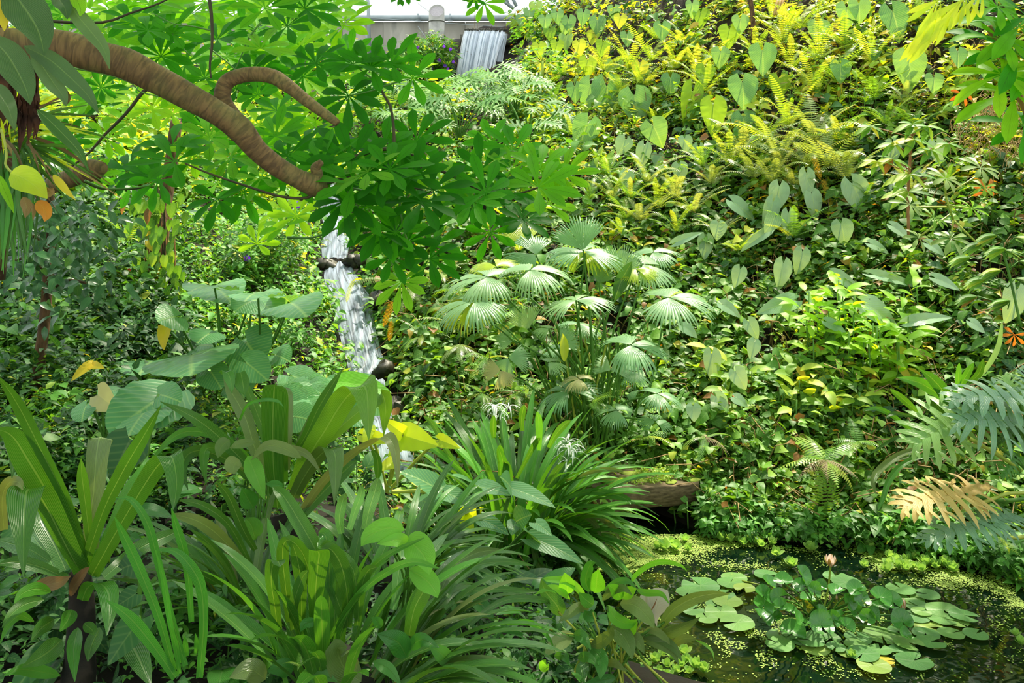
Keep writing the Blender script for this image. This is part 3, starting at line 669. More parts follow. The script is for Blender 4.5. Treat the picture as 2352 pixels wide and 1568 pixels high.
def mass(protos, pos, rot, sc, seed, spread=.35):
    q = np.random.default_rng(seed); out = []
    pick = q.integers(0, len(protos), len(pos))
    for k, g in enumerate(protos):
        m = np.where(pick == k)[0]
        if not len(m): continue
        V = np.einsum('nij,vj->nvi', rot[m] * sc[m][:, None, None], g.V) + pos[m][:, None]
        nv = len(g.V); f = np.repeat(g.F[None], len(m), 0) ; off = (np.arange(len(m)) * nv)[:, None, None]
        f = np.where(f >= 0, f + off, -1)
        R = (g.R[None] * spread + q.random((len(m), 1)) * (1 - spread)) % 1.0
        out.append(G(V.reshape(-1, 3), f.reshape(-1, 4), np.tile(g.UV, (len(m), 1)), R.reshape(-1)))
    return cat(out)
def scatter_points(n, box_, seed, keep=None):
    q = np.random.default_rng(seed); x0, y0, x1, y1 = box_
    px = q.uniform(x0, x1, n); py = q.uniform(y0, y1, n); Y = hits(px, py, 2.6)
    ok = ~np.isnan(Y); px, py, Y = px[ok], py[ok], Y[ok]
    x = (px - 1176) / F * Y + q.normal(0, .05, len(Y)); y = Y + q.normal(0, .12, len(Y))
    d = pond_dist(x, y); ok = d > 0.04
    if keep is not None: ok &= keep(px, py, x, y)
    return px[ok], py[ok], x[ok], y[ok]
STREAM_PX = np.array([(300, 722, 757), (420, 728, 765), (530, 745, 790), (602, 746, 790), (640, 748, 812), (690, 760, 840), (740, 778, 850), (800, 792, 864), (850, 808, 876), (900, 822, 892), (1000, 850, 925), (1080, 860, 950)], float)
def off_stream(px, py, x, y):
    l = np.interp(py, STREAM_PX[:, 0], STREAM_PX[:, 1]) - 17; r = np.interp(py, STREAM_PX[:, 0], STREAM_PX[:, 2]) + 10
    return ~((py > 290) & (py < 1085) & (px > l) & (px < r)) & ~((px > 1030) & (px < 1176) & (py < 240) & (py > 40)) & ~((py < 150) & (px > 815) & (px < 1060))
UG = []
def undergrowth(name, label, n, bx, seed, mat, shape, size, h=2.4, keep=None, lean=.6, lift=0.0, per=5, nl=10, spread=.35, hi=False):
    px, py, x, y = scatter_points(n, bx, seed, lambda a, b, c, d: off_stream(a, b, c, d) & (keep(a, b, c, d) if keep else True))
    q = np.random.default_rng(seed + 1)
    z = H(x, y); nn = Nrm(x, y)
    mound = vnoise(x, y, .8, seed) * .30 * np.clip((y - 4) / 3, .2, 1)
    gap = (vnoise(x * 1.0, y * 1.0, .33, seed + 50) > .24); x, y, z, nn, mound, px, py = x[gap], y[gap], z[gap], nn[gap], mound[gap], px[gap], py[gap]
    sc = size * np.clip(q.lognormal(0, .30, len(x)), .5, 1.7) * np.clip(y / 9.0, .62, 1) * (1 + np.clip(y - 11, 0, 12) * .035)
    pos = np.stack([x, y, z - sc * .3 + lift * q.random(len(x)) + mound * q.uniform(.3, 1, len(x))], -1)
    g = mass([sprig(seed * 10 + k, shape, nl, h, hi) for k in range(per)], pos, frame_batch(nn, seed + 2, lean), sc, seed + 3, spread)
    o = solo(name, g, mat, label, 'plants', None, 'stuff', (0, 8, 0)); UG.append((name, len(pos) * nl)); return o
sunny = lambda px, py: vnoise(px, py, 260, 31) * .8 + np.clip((450 - py) / 500, -.4, .55) + np.clip((px - 1250) / 2500, 0, .35) + .35 * np.exp(-((px - 1950) / 230) ** 2 - ((py - 830) / 90) ** 2)  # mask: where sunlight is put into the leaf colours
R_ = np.random.default_rng(99)
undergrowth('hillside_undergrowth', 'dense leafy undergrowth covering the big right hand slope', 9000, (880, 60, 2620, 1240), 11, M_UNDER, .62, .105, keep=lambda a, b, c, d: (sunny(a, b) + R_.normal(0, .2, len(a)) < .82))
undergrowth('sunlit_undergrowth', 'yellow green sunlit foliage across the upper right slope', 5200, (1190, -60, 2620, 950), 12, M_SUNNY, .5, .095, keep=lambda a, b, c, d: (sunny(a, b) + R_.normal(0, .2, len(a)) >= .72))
undergrowth('blue_green_creeper', 'bluish green small foliage between the arrow leaves on the slope', 1500, (1000, -40, 2620, 1000), 13, M_BLUE, .6, .09)
undergrowth('left_bank_undergrowth', 'fine bright green undergrowth blanketing the left bank', 6200, (-260, 420, 900, 1150), 14, M_LEFT, .48, .078)
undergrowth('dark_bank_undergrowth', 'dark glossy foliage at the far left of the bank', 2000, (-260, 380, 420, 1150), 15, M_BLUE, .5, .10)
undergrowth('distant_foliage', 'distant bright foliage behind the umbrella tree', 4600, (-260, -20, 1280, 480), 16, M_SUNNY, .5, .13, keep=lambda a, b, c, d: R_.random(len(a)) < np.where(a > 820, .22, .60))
undergrowth('distant_green_foliage', 'distant mid green foliage on the far banks', 3300, (-260, -20, 1300, 480), 17, M_LEFT, .5, .12)
undergrowth('pond_edge_creeper', 'tiny leaved creeper trailing down to the pond edge', 2300, (1500, 1080, 2620, 1345), 18, M_LEFT, .55, .040, h=2.2)
undergrowth('bank_foot_foliage', 'leafy tangle along the foot of the slope above the pond', 1500, (1330, 950, 2620, 1240), 19, M_UNDER, .5, .075)
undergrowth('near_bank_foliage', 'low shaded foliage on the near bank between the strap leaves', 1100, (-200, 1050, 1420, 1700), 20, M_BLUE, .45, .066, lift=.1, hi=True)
undergrowth('near_bank_herbs', 'small green herbs under the foreground leaves', 800, (-200, 1100, 1420, 1700), 21, M_LEFT, .5, .05, lift=.1, hi=True)
def edge_creeper():
    q = np.random.default_rng(55); n = 3000; m = len(POND); P = []; k = q.integers(7, m, n)
    a = POND[k]; b = POND[(k + 1) % m]; u = q.random((n, 1)); p = a * (1 - u) + b * u; p = p + q.normal(0, .16, (n, 2)); d = pond_dist(p[:, 0], p[:, 1]); ok = (d > -.07) & (d < .38) & ~((p[:, 0] > .55) & (p[:, 0] < 1.32) & (p[:, 1] < 6.2)); p = p[ok]
    z = np.maximum(H(p[:, 0], p[:, 1]), 0) + q.uniform(0, .07, len(p))
    g = mass([sprig(550 + i, .6, 9, 2.0) for i in range(5)], np.stack([p[:, 0], p[:, 1], z], -1), frame_batch(np.tile((0, -.5, .8), (len(p), 1)), 56, 1., .5), .042 * np.clip(q.lognormal(0, .35, len(p)), .5, 2.2), 57)
    solo('shore_creeper', g, M_LEFT, 'fringe of tiny green creeper overhanging the water all round the pond', 'plants', None, 'stuff', (0, 5, 0))
edge_creeper()
def twigs():
    px, py, x, y = scatter_points(2600, (880, 60, 2600, 1240), 41)
    q = np.random.default_rng(42); gs = []
    for i in range(len(x)):
        p = np.array((x[i], y[i], float(H(x[i], y[i])) + .05)); d = nrm((q.normal(), -abs(q.normal()) * .6, q.normal() + .2)); l = q.uniform(.15, .5)
        gs.append(tube([p, p + d * l * .5 + (0, 0, .10), p + d * l + (0, 0, -.02)], .0042, 3, False))
    solo('dry_twigs', cat(gs), plain_mat('dry_twig', '6a5030', 'a88c5c', 10, .8, .1), 'dry tan twigs tangled in the slope foliage', 'twigs', None, 'stuff', (0, 8, 0))
    x = x[::2]; y = y[::2]; pos = np.stack([x, y, H(x, y) + q.uniform(0, .16, len(x))], -1)
    solo('leaf_litter', mass([tiny_leaf(1, .45, .5, .8)], pos, frame_batch(Nrm(x, y), 5), q.uniform(.04, .085, len(x)), 6, 0), M_LITTER, 'brown dead leaf litter lodged among the green leaves', 'leaves', None, 'stuff', (0, 8, 0))
twigs()

# ------------------------------------------------------------------ the pond's floating plants
def duckweed():
    q = np.random.default_rng(61); n = 270000
    px = q.uniform(1000, 2450, n); py = q.uniform(1228, 1568, n); Y = EYE * F / (py - HY); x = (px - 1176) / F * Y
    d = pond_dist(x, Y)
    back = 1250 + 0 * px
    edge = np.interp(px, [1380, 1480, 1560, 1650, 1720, 1800, 1900, 2000, 2100, 2200, 2352, 2500], [1318, 1310, 1285, 1262, 1272, 1285, 1305, 1318, 1325, 1345, 1385, 1420])
    dens = 1.0 / (1 + np.exp((py - edge + 36 * (vnoise(x, Y, .22, 5) - .5) * 2) / 4.0)) * np.where(px > 1700, np.clip((vnoise(x, Y, .16, 6) - .35) * 4, .0, 1), .96)
    dens = np.where(px < 1330, .75 * (vnoise(x, Y, .1, 8) > .35), dens)
    # loose drifts between the pads
    around = np.exp(-(((px - 1880) / 330) ** 2 + ((py - 1420) / 90) ** 2)) * (vnoise(x, Y, .09, 7) > .62) * .35
    ok = (d < -.0) & (q.random(n) < np.maximum(np.maximum(dens, around), .003))
    x, Y = x[ok], Y[ok]; m = len(x); r = q.uniform(.0034, .0062, m); a = q.uniform(0, 6.28, m)
    k = np.arange(4) * 2 * PI / 4
    V = np.stack([x[:, None] + r[:, None] * np.cos(k + a[:, None]), Y[:, None] + r[:, None] * np.sin(k + a[:, None]), .004 + 0 * x[:, None] + q.uniform(0, .003, (m, 1)) + 0 * k], -1)
    b = (np.arange(m) * 4)[:, None]; f = b + [0, 1, 2, 3]
    g = G(V.reshape(-1, 3), f, None, np.repeat(q.random(m), 4))
    solo('duckweed', g, M_DUCK, 'carpet of tiny pale green duckweed floating on the pond', 'duckweed', None, 'stuff', (1, 5, 0))
duckweed()
def pad_geo(R=1, notch=.22, seed=0, cup=0.0, wav=.02):
    q = np.random.default_rng(seed); n = 26; V = [(0, 0, 0)]; UV = [(.5, 0)]
    for ring in (.5, 1.0):
        for i in range(n):
            a = notch + (2 * PI - 2 * notch) * i / (n - 1)
            r = R * ring * (1 + .015 * math.sin(5 * a + seed))
            rimz = cup * ring ** 2 * R * abs(math.cos(a)) + wav * R * ring * math.sin(3 * a + seed)
            V.append((r * math.sin(a), r * math.cos(a), rimz)); UV.append((.5 + .5 * ring * math.sin(a * 4), .9 * ring))
    i = np.arange(n - 1)
    f = [(0, 1 + k + 1, 1 + k, -1) for k in range(n - 1)] + [(1 + k, 1 + k + 1, 1 + n + k + 1, 1 + n + k) for k in range(n - 1)]
    return G(np.array(V), f, UV)
def lily():
    c = at(1870, 1440, EYE * F / 940); c[2] = 0
    root = thing('water_lily', 'large water lily with round floating pads, raised leaves and pale pink flowers', 'water lily', c)
    q = np.random.default_rng(71)
    flat = [(515,355,165),(320,385,130),(300,412,240),(490,398,170),(580,435,140),(225,465,160),(430,470,190),(470,505,190),(250,565,150),(430,582,200),(340,628,140),(535,660,215),(410,530,150),(720,340,160),(1160,355,160),(1230,395,190),(1570,440,180),(1740,480,150),(1630,488,170),(1680,540,160),(1670,610,160),(1830,625,180),(1840,575,210),(1970,615,180),(1750,672,180),(1890,712,160),(2045,722,150),(1730,722,165),(1760,780,180),(1620,790,180),(1450,720,230),(1590,832,190),(1440,820,140),(1655,897,225),(1400,930,210),(1330,860,200),(1480,882,100),(1300,740,170),(1290,790,150),(1130,750,120),(1040,738,130),(1000,775,170),(1030,803,180),(925,760,120),(800,735,160),(805,790,180),(1160,812,120),(1700,590,120),(1230,830,140),(1560,700,140),(1920,640,150),(880,725,130)]
    protos = [mesh('lily_pad', pad_geo(1, .1 + .07 * k, k), M_PAD) for k in range(5)]
    used = []
    for i, (x, y, w) in enumerate(flat):
        px = 1500 + x / 2.76; py = 1200 + y / 2.76; Y = EYE * F / (py - HY); R = w / 2.76 / F * Y / 2
        p = at(px, py, Y); p[2] = .008 + .0035 * (i % 6)
        tilt = rotx(q.uniform(-.03, .03)) @ roty(q.uniform(-.03, .03))
        lab = 'yellowed round pad at the front of the lily' if w == 100 else None
        o = inst('pad', protos[i % 5] if w != 100 else mesh('yellow_pad', pad_geo(1, .2, 9), M_YEL), root, tilt @ rotz(q.uniform(-PI, PI)), p, R, lab)
    raised = [(700,525,150,.3,.6,.16),(790,545,130,-.3,.2,.12),(690,600,150,.5,.2,.10),(770,605,120,-.6,.3,.08),(935,622,130,.5,.3,.14),(1065,645,180,.1,.75,.12),(1140,615,120,-.4,.8,.12),(1225,655,120,.3,.4,.08),(700,462,140,.5,.5,.22),(800,468,120,-.7,.9,.22),(735,385,120,.6,.3,.26),(830,378,140,-.1,.15,.3),(945,335,140,.9,.6,.40),(950,405,130,-.4,.1,.36),(1020,425,110,.5,.9,.3),(1062,400,90,-.2,.5,.3),(1165,435,120,0,.1,.32),(1290,425,130,-.2,.4,.26),(1320,482,130,.3,.8,.22),(1240,505,120,.7,.9,.18),(985,490,120,.2,.0,.2),(1440,475,150,.2,.5,.2),(1520,500,130,-.4,.6,.18),(1400,590,120,.8,.5,.12),(1360,600,110,-.6,.8,.12),(1290,560,110,.5,.9,.12),(1580,625,150,-.3,.6,.1),(1605,715,110,.4,.4,.06),(1560,585,100,.2,.3,.1),(885,695,180,0,.25,.05),(1060,560,90,.6,.6,.14),(1180,590,80,-.6,.5,.14),(870,560,100,.2,.3,.12),(1440,530,110,0,.3,.15)]
    rp = [mesh('raised_lily_leaf', pad_geo(1, .25, k + 20, .55, .06), M_PADG) for k in range(4)]
    base = at(1885, 1418, EYE * F / 918); base[2] = -.05
    for i, (x, y, w, ry, rx, hgt) in enumerate(raised):
        px = 1500 + x / 2.76; py = 1200 + y / 2.76; Y = EYE * F / (py - HY) * (EYE - hgt) / EYE; R = w / 2.76 / F * Y / 2
        p = at(px, py, Y)
        o = inst('raised_leaf', rp[i % 4], root, roty(ry) @ rotx(rx) @ rotz(q.uniform(-1, 1) + PI), p, R * .9)
        mid = (p + base) / 2 + (0, 0, .03); part('stem', tube(smooth_path([base + q.uniform(-.1, .1, 3) * (1, 1, 0), mid, p + (0, 0, -.004)], 7), .0045, 5, False), M_STEM, root)
    for fi, (x, y, w, bx, by, openness, lab) in enumerate([(1125, 275, 90, 1070, 570, .62, 'open pale pink flower on a tall stem'), (1415, 490, 40, 1390, 560, .12, 'closed pink bud'), (1583, 555, 70, 1490, 660, .3, 'half open pink flower bud'), (1120, 490, 30, 1100, 540, .1, 'small low bud'), (1162, 485, 30, 1140, 540, .1, 'small cream bud')]):
        hgt = {0: .34, 1: .16, 2: .12, 3: .15, 4: .15}[fi]
        px = 1500 + x / 2.76; py = 1200 + y / 2.76; bpx = 1500 + bx / 2.76; bpy = 1200 + by / 2.76; Yb = EYE * F / (bpy - HY); Y = Yb - .02
        p = at(px, py, Y); L_ = w / 2.76 / F * Y * (.8 if fi == 0 else 1.05)
        fl = put('flower', None, root, None, lab, loc=tuple((p - np.array(root_loc(root))).tolist()))
        pet = mesh('petal', leaf(L_, L_ * .34, lambda t: np.sin(PI * np.clip(t * .86 + .12, 0, 1)) ** .8, 6, 1, -.35 if openness < .2 else -.2, -.5), M_PETP); sep = mesh('sepal', leaf(L_, L_ * .36, lambda t: np.sin(PI * np.clip(t * .86 + .12, 0, 1)) ** .8, 6, 1, -.35, -.45), M_SEP)
        for ring, (nr, op) in enumerate(((5, openness * .55), (7, openness), (4, openness * 1.15))):
            for k in range(nr):
                az = 2 * PI * k / nr + ring * .5; M = rotz(az) @ rotx(PI / 2 - op) @ rotz(0)
                put_m = np.array((-math.sin(az), math.cos(az), 0)) * L_ * .08
                o = put('sepal' if ring == 2 else 'petal', sep if ring == 2 else pet, fl); mt = Matrix([list(map(float, r)) for r in M]).to_4x4(); mt.translation = Vector(put_m.tolist()); o.matrix_local = mt
        if fi == 0:
            part('stamens', cat([tube([p + (0, 0, .004), p + np.array((.012 * math.cos(a), .012 * math.sin(a), .03))], .002, 4) for a in np.arange(10) * .63]), M_YEL, fl)
        b = at(bpx, bpy, Yb); part('flower_stem', tube(smooth_path([b - (0, 0, .02), (b + p) / 2 + (.01, 0, 0), p], 8), .0055, 6, False), M_STEMY, root)
    part('floating_stalk', tube([at(1704, 1337, 4.86) * (1, 1, 0) + (0, 0, .01), at(1765, 1354, 4.78) * (1, 1, 0) + (0, 0, .012)], .005, 5), M_STEMY, root)
lily()
def lettuce():
    q = np.random.default_rng(81); pts = [(825,1232),(885,1243),(962,1205),(990,1240),(1098,1250),(1072,1163),(1400,1160),(1480,1168),(1555,1165),(1600,1195),(1640,1160),(1680,1140),(1720,1190),(1780,1150),(1862,1195),(1760,1215),(1540,1130),(1890,1300),(2200,1250),(430,1410),(1330,1105),(1380,1100),(2030,1390),(2230,1170)]
    P = [(1300 + x / 3.92, 950 + y / 3.92, .9) for x, y in pts]
    P += [(1500 + x / 2.76, 1200 + y / 2.76, 1) for x, y in [(1340,295),(1500,240),(1540,262),(1600,262),(1650,240),(1560,300),(1600,315),(1650,300),(1730,280),(1790,300),(1495,290),(1850,290),(2280,380),(2335,400),(2300,730),(2335,785),(780,225),(880,280),(1000,190),(1150,155),(1370,180),(1480,325),(1700,322),(1900,320),(1260,870)]]
    P += [(1500 + x / 2.76, 1200 + y / 2.76, 1.5) for x, y in [(60,860),(130,885),(200,850),(220,900),(90,930),(150,965),(225,970),(325,965),(40,975),(15,900),(180,925),(-40,940),(-30,1000),(90,1010),(270,940)]]
    rp = []
    for v in range(3):
        gs = []
        for k in range(11):
            az = k * 2.4; op = .35 + .09 * k
            g = leaf(1 - .04 * k * (k < 6), .62, lambda t: np.clip(.35 + 1.1 * t, 0, 1) * np.clip(1 - t ** 7, .0, 1) ** .5, 5, 2, .12, -.35, rip=.12)
            gs.append((rotz(az) @ rotx(PI / 2 - op - .05 * v), g))
        rp.append(gs)
    ml = [mesh('lettuce_leaf', leaf(1, .62, lambda t: np.clip(.35 + 1.1 * t, 0, 1) * np.clip(1 - t ** 7, .0, 1) ** .5, 5, 2, .12 + .05 * v, -.35, rip=.12), M_LETT) for v in range(3)]
    regs = {'near': 'fresh green water lettuce rosette in the near clump below the peace lily', 'bank': 'pale green water lettuce rosette in the raft under the bridge plank', 'right': 'small water lettuce rosette drifting along the right pond bank', 'lone': None}
    lone = {0: 0}
    for i, (px, py, s) in enumerate(P):
        Y = EYE * F / (py - HY); p = at(px, py, Y); p[2] = .01
        if float(pond_dist(p[0], p[1])) > -.01 and s < 1.2: pass
        sz = (36 if s < 1.2 else 38) / F * Y * .62 * q.uniform(.8, 1.2)
        near = s > 1.2; reg = 'near' if near else ('bank' if px < 1800 else 'right')
        root = thing('water_lettuce', regs[reg], 'water lettuce', p, {'near': 'water lettuce in the near clump', 'bank': 'water lettuce along the back of the pond', 'right': 'water lettuce along the right bank'}[reg])
        for k in range(9):
            az = k * 2.4 + i; op = .35 + .1 * k
            inst('leaf', ml[k % 3], root, rotz(az) @ rotx(PI / 2 - op), p, sz * q.uniform(.8, 1.1))
lettuce()
# ------------------------------------------------------------------ individual plants, hand placed
def pixpath(pts, Y0, Y1):
    n = len(pts); return [at(p[0], p[1], p[2] if len(p) > 2 else Y0 + (Y1 - Y0) * i / (n - 1)) for i, p in enumerate(pts)]
def Zc(ox, oy, s): return lambda *pts: [(ox + x / s, oy + y / s) for x, y in pts]
Z0 = Zc(0, 850, 2.183); Z2 = Zc(500, 850, 2.183); Z3 = Zc(900, 900, 3.137); Z4 = Zc(1100, 1200, 3.92); Z7 = Zc(1800, 850, 3.484); ZT = Zc(0, 0, 2.94)
def blade_part(root, mat, pts, wpx, Y0, Y1, wf=W_STRAP, fold=.25, side=None, roll=0, k=2, n=18, label=None, name='leaf', rip=0.0):
    P = pixpath(pts, Y0, Y1); w = wpx / F * (Y0 + Y1) / 2
    return part(name, ribbon(P, w, wf, n, k, fold, side, roll, rip=rip), mat, root, label)
W_BASE = lambda t: np.minimum(1, .62 + .75 * t) * np.clip(1 - np.clip((t - .55) / .45, 0, 1) ** 1.8, 0, 1)
W_BLUNT = lambda t: np.minimum(1, .6 + .6 * t) * np.clip(1 - t ** 12, 0, 1) ** .6
def bridge():
    wood = plain_mat('weathered_wood', '4a3c2c', '7c6a50', 5, .85, .7, (1, 10, 10), dist=.01)
    woodd = plain_mat('plank_end_wood', '4b3d2a', '75634a', 6, .85, .7, (1, 10, 10), dist=.01)
    moss = leaf_mat('plank_moss', [(0, '6f7f24'), (1, '93a038')], .9, .1, veins=(1, 0), vein_col=0, bump=0)
    z = .30; root = thing('plank_bridge', 'mossy old wooden plank footbridge low over the back edge of the pond', 'bridge', (at(1480, 1130, 5.7)[0], 5.75, z - .14))
    xa = at(1290, 1140, 5.5)[0]; xb = at(1602, 1103, 5.83)[0]
    q = np.random.default_rng(3)
    ys = [(5.50, 5.72), (5.73, 5.92), (5.93, 6.12), (6.13, 6.32)]
    for i, (y0, y1) in enumerate(ys):
        n = 10; V = []
        for k in range(n + 1):
            u = k / n; x = xa + (xb - xa) * u + (.06 * i); yo = .28 * u
            for (dy, dz) in ((0, -.145), (0, -.008), (.008, 0), (y1 - y0 - .008, 0), (y1 - y0, -.008), (y1 - y0, -.145)):
                V.append((x, y0 + yo + dy, z + dz + .006 * math.sin(k * 1.3 + i) + q.uniform(-.002, .002)))
        m = 6; ii = np.arange((n + 1) * m).reshape(n + 1, m); j = np.roll(ii, -1, 1)
        f = np.stack([ii[:-1], ii[1:], j[1:], j[:-1]], -1).reshape(-1, 4).tolist()
        f += [(0, 1, 2, 5), (2, 3, 4, 5), (n*m + 5, n*m + 2, n*m + 1, n*m), (n*m + 5, n*m + 4, n*m + 3, n*m + 2)]
        part('plank', G(V, f, np.array(V)[:, :2]), wood if i else woodd, root, smooth=False)
    # dark soil bank behind the void under the planks
    px, py = q.uniform(xa + .1, xb + .05, 900), q.uniform(5.55, 6.5, 900)
    keep = (vnoise(px, py, .25, 3) > .40) & (px > xa + .38)
    pos = np.stack([px, py + .28 * (px - xa) / (xb - xa), np.full(len(px), z + .012)], -1)[keep]
    g = mass([sprig(900 + k, .6, 7, 1.0) for k in range(3)], pos, frame_batch(np.tile((0, 0, 1.), (len(pos), 1)), 8, .6), q.uniform(.012, .026, len(pos)), 9)
    part('moss_herbs', g, leaf_mat('plank_herb', [(0, '86a83a'), (1, 'a8c454')], .5, .35, bump=0), root, kind='stuff', label='carpet of tiny lime green herbs on the planks')
    gs = []
    for k in range(26):
        x = q.uniform(xa + .3, xb); y = q.uniform(5.56, 6.2) + .28 * (x - xa) / (xb - xa)
        gs.append(rock_geo((x, y, z + .0), q.uniform(.03, .09), k, (1, 1, .13)))
    part('moss_cushion', cat(gs), moss, root, kind='stuff')
bridge()

# ---- the umbrella tree: a bough and two hundred palmate leaves
def umbrella_tree():
    root = thing('umbrella_tree', 'umbrella tree with a thick wrinkled bough and palmate leaves arching over the top left', 'tree', at(-60, 100, 3.0))
    bark, t, N = nt('wrinkled_bark'); L = t.links.new
    out = N('ShaderNodeOutputMaterial'); pr = N('ShaderNodeBsdfPrincipled'); L(pr.outputs[0], out.inputs[0])
    uv = N('ShaderNodeUVMap'); mp = N('ShaderNodeMapping'); mp.inputs['Scale'].default_value = (5, 60, 1); L(uv.outputs[0], mp.inputs[0])
    n1 = N('ShaderNodeTexNoise'); n1.inputs['Scale'].default_value = 1.0; n1.inputs['Detail'].default_value = 6; n1.inputs['Distortion'].default_value = .8; L(mp.outputs[0], n1.inputs['Vector'])
    ge = N('ShaderNodeNewGeometry'); n2 = N('ShaderNodeTexNoise'); n2.inputs['Scale'].default_value = 7; n2.inputs['Detail'].default_value = 4; L(ge.outputs['Position'], n2.inputs['Vector'])
    cr = N('ShaderNodeValToRGB'); L(n1.outputs[0], cr.inputs[0]); e = cr.color_ramp.elements
    e[0].position = .38; e[0].color = (*srgb('2e2010'), 1); e[1].position = .6; e[1].color = (*srgb('7a5e38'), 1)
    c2 = N('ShaderNodeValToRGB'); L(n2.outputs[0], c2.inputs[0]); c2.color_ramp.elements[0].position = .45; c2.color_ramp.elements[1].position = .7; c2.color_ramp.elements[1].color = (*srgb('77743a'), 1); c2.color_ramp.elements[0].color = (*srgb('70542f'), 1)
    mx = N('ShaderNodeMixRGB'); mx.blend_type = 'MIX'; mx.inputs[0].default_value = .45; L(cr.outputs[0], mx.inputs[1]); L(c2.outputs[0], mx.inputs[2])
    L(mx.outputs[0], pr.inputs['Base Color']); pr.inputs['Roughness'].default_value = .8
    bp = N('ShaderNodeBump'); bp.inputs['Strength'].default_value = .9; bp.inputs['Distance'].default_value = .006; L(n1.outputs[0], bp.inputs['Height']); L(bp.outputs[0], pr.inputs['Normal'])
    MATS['bark'] = bark
    def limb(name, pts, Y0, Y1, n=40, nr=18, lumps=0.05, label=None):
        P = smooth_path(pixpath([p[:2] for p in pts], Y0, Y1), n); Rr = np.interp(np.linspace(0, len(pts) - 1, n), range(len(pts)), [p[2] for p in pts]) / F * P[:, 1]
        g = tube(P, Rr, nr)
        q = np.random.default_rng(len(pts)); c = np.repeat(P, nr, 0)
        k = 1 + lumps * (vnoise(g.V[:-2, 0] * 3, g.V[:-2, 2] * 3 + g.V[:-2, 1], .25, 9) - .5) * 2
        g.V[:-2] = c + (g.V[:-2] - c) * k[:, None]
        return part(name, g, bark, root, label)
    limb('bough', [(-120, 108, 42), (-20, 107, 40), (60, 106, 38), (150, 110, 39), (230, 130, 37), (300, 152, 36), (370, 188, 32), (440, 226, 30), (510, 266, 30), (553, 300, 31), (590, 345, 25), (630, 378, 23), (680, 408, 22), (712, 422, 26), (728, 428, 27), (738, 430, 22)], 3.0, 3.55, 60, 22, .08, 'thick brown wrinkled bough')
    limb('branch', [(548, 292, 26), (520, 250, 22), (511, 222, 19), (520, 190, 18), (550, 175, 17), (590, 170, 17), (630, 177, 17), (665, 200, 16), (700, 228, 14), (735, 254, 12), (765, 275, 10), (776, 284, 8)], 3.4, 3.4, 50, 18, .05, 'smooth grey green curved side branch')
    limb('stub', [(720, 425, 18), (728, 400, 14), (725, 385, 12), (738, 372, 7)], 3.5, 3.45, 10, 12, .15)
    Lt = [  # twigs: px path, radius px, depths
      ([(728, 440), (700, 455), (640, 450), (560, 425), (480, 398), (425, 375)], 4, 3.5, 3.3), ([(735, 425), (800, 408), (850, 402), (905, 420), (970, 436)], 4, 3.5, 3.7),
      ([(735, 440), (800, 432), (870, 445), (915, 440)], 3.5, 3.5, 3.7), ([(795, 368), (870, 343), (930, 350), (1000, 385), (1060, 415), (1110, 440), (1180, 447), (1237, 430)], 5, 3.6, 4.0),
      ([(903, 345), (905, 310), (898, 250), (880, 215), (866, 186), (852, 154)], 4, 3.7, 3.8), ([(866, 190), (835, 165), (810, 147)], 2.2, 3.8, 3.8), ([(875, 200), (915, 188), (948, 179)], 2.2, 3.8, 3.8), ([(866, 205), (840, 212), (801, 220)], 2, 3.8, 3.8),
      ([(478, -20), (486, 40), (487, 100), (482, 150), (485, 180)], 4.5, 3.2, 3.2), ([(485, 70), (440, 60), (400, 55), (350, 30)], 2, 3.2, 3.3), ([(-10, 40), (100, 48), (230, 52), (300, 30), (360, 10), (400, -10)], 4, 3.6, 3.8),
      ([(160, 155), (240, 170), (300, 190), (325, 212), (400, 228), (460, 240)], 2.2, 4, 4), ([(345, 200), (325, 215), (290, 260), (240, 310), (200, 355), (140, 400)], 5, 4.2, 4.2),
      ([(915, 430), (922, 500), (935, 550), (960, 580), (986, 594)], 3.5, 3.6, 3.7), ([(660, 545), (720, 545), (780, 520), (815, 490), (828, 465)], 3, 4.2, 4.0), ([(760, 400), (790, 430), (820, 470), (830, 520)], 2.5, 3.6, 3.6),
      ([(195, 415), (240, 432), (300, 432), (350, 425)], 3, 3.4, 3.6), ([(1128, 447), (1130, 490), (1126, 534)], 2, 4, 4), ([(1200, 380), (1170, 445)], 2, 4, 4), ([(1240, 470), (1215, 490), (1200, 503)], 2, 4, 4), ([(1105, 392), (1120, 440)], 2, 4, 4),
      ([(600, 50), (570, 90), (545, 150), (520, 190)], 2.5, 4.5, 4.5), ([(480, 110), (530, 150), (560, 185)], 2, 4.2, 4.2), ([(396, 78), (420, 110), (440, 130)], 2, 4.2, 4.2), ([(965, 320), (950, 400), (960, 460)], 2, 3.9, 3.9)]
    for pts, r, Y0, Y1 in Lt:
        P = smooth_path(pixpath(pts, Y0, Y1), 18); part('twig', tube(P, np.linspace(r, r * .45, 18) / F * (Y0 + Y1) / 2, 6), M_STEMD if r > 3.9 else M_STEM, root)
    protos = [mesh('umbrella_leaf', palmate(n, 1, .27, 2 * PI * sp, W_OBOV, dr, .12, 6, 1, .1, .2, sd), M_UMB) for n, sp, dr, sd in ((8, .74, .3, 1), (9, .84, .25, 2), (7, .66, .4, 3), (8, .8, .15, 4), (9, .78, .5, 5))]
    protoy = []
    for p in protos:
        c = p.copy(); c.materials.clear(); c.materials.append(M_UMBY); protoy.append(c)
    q = np.random.default_rng(17)
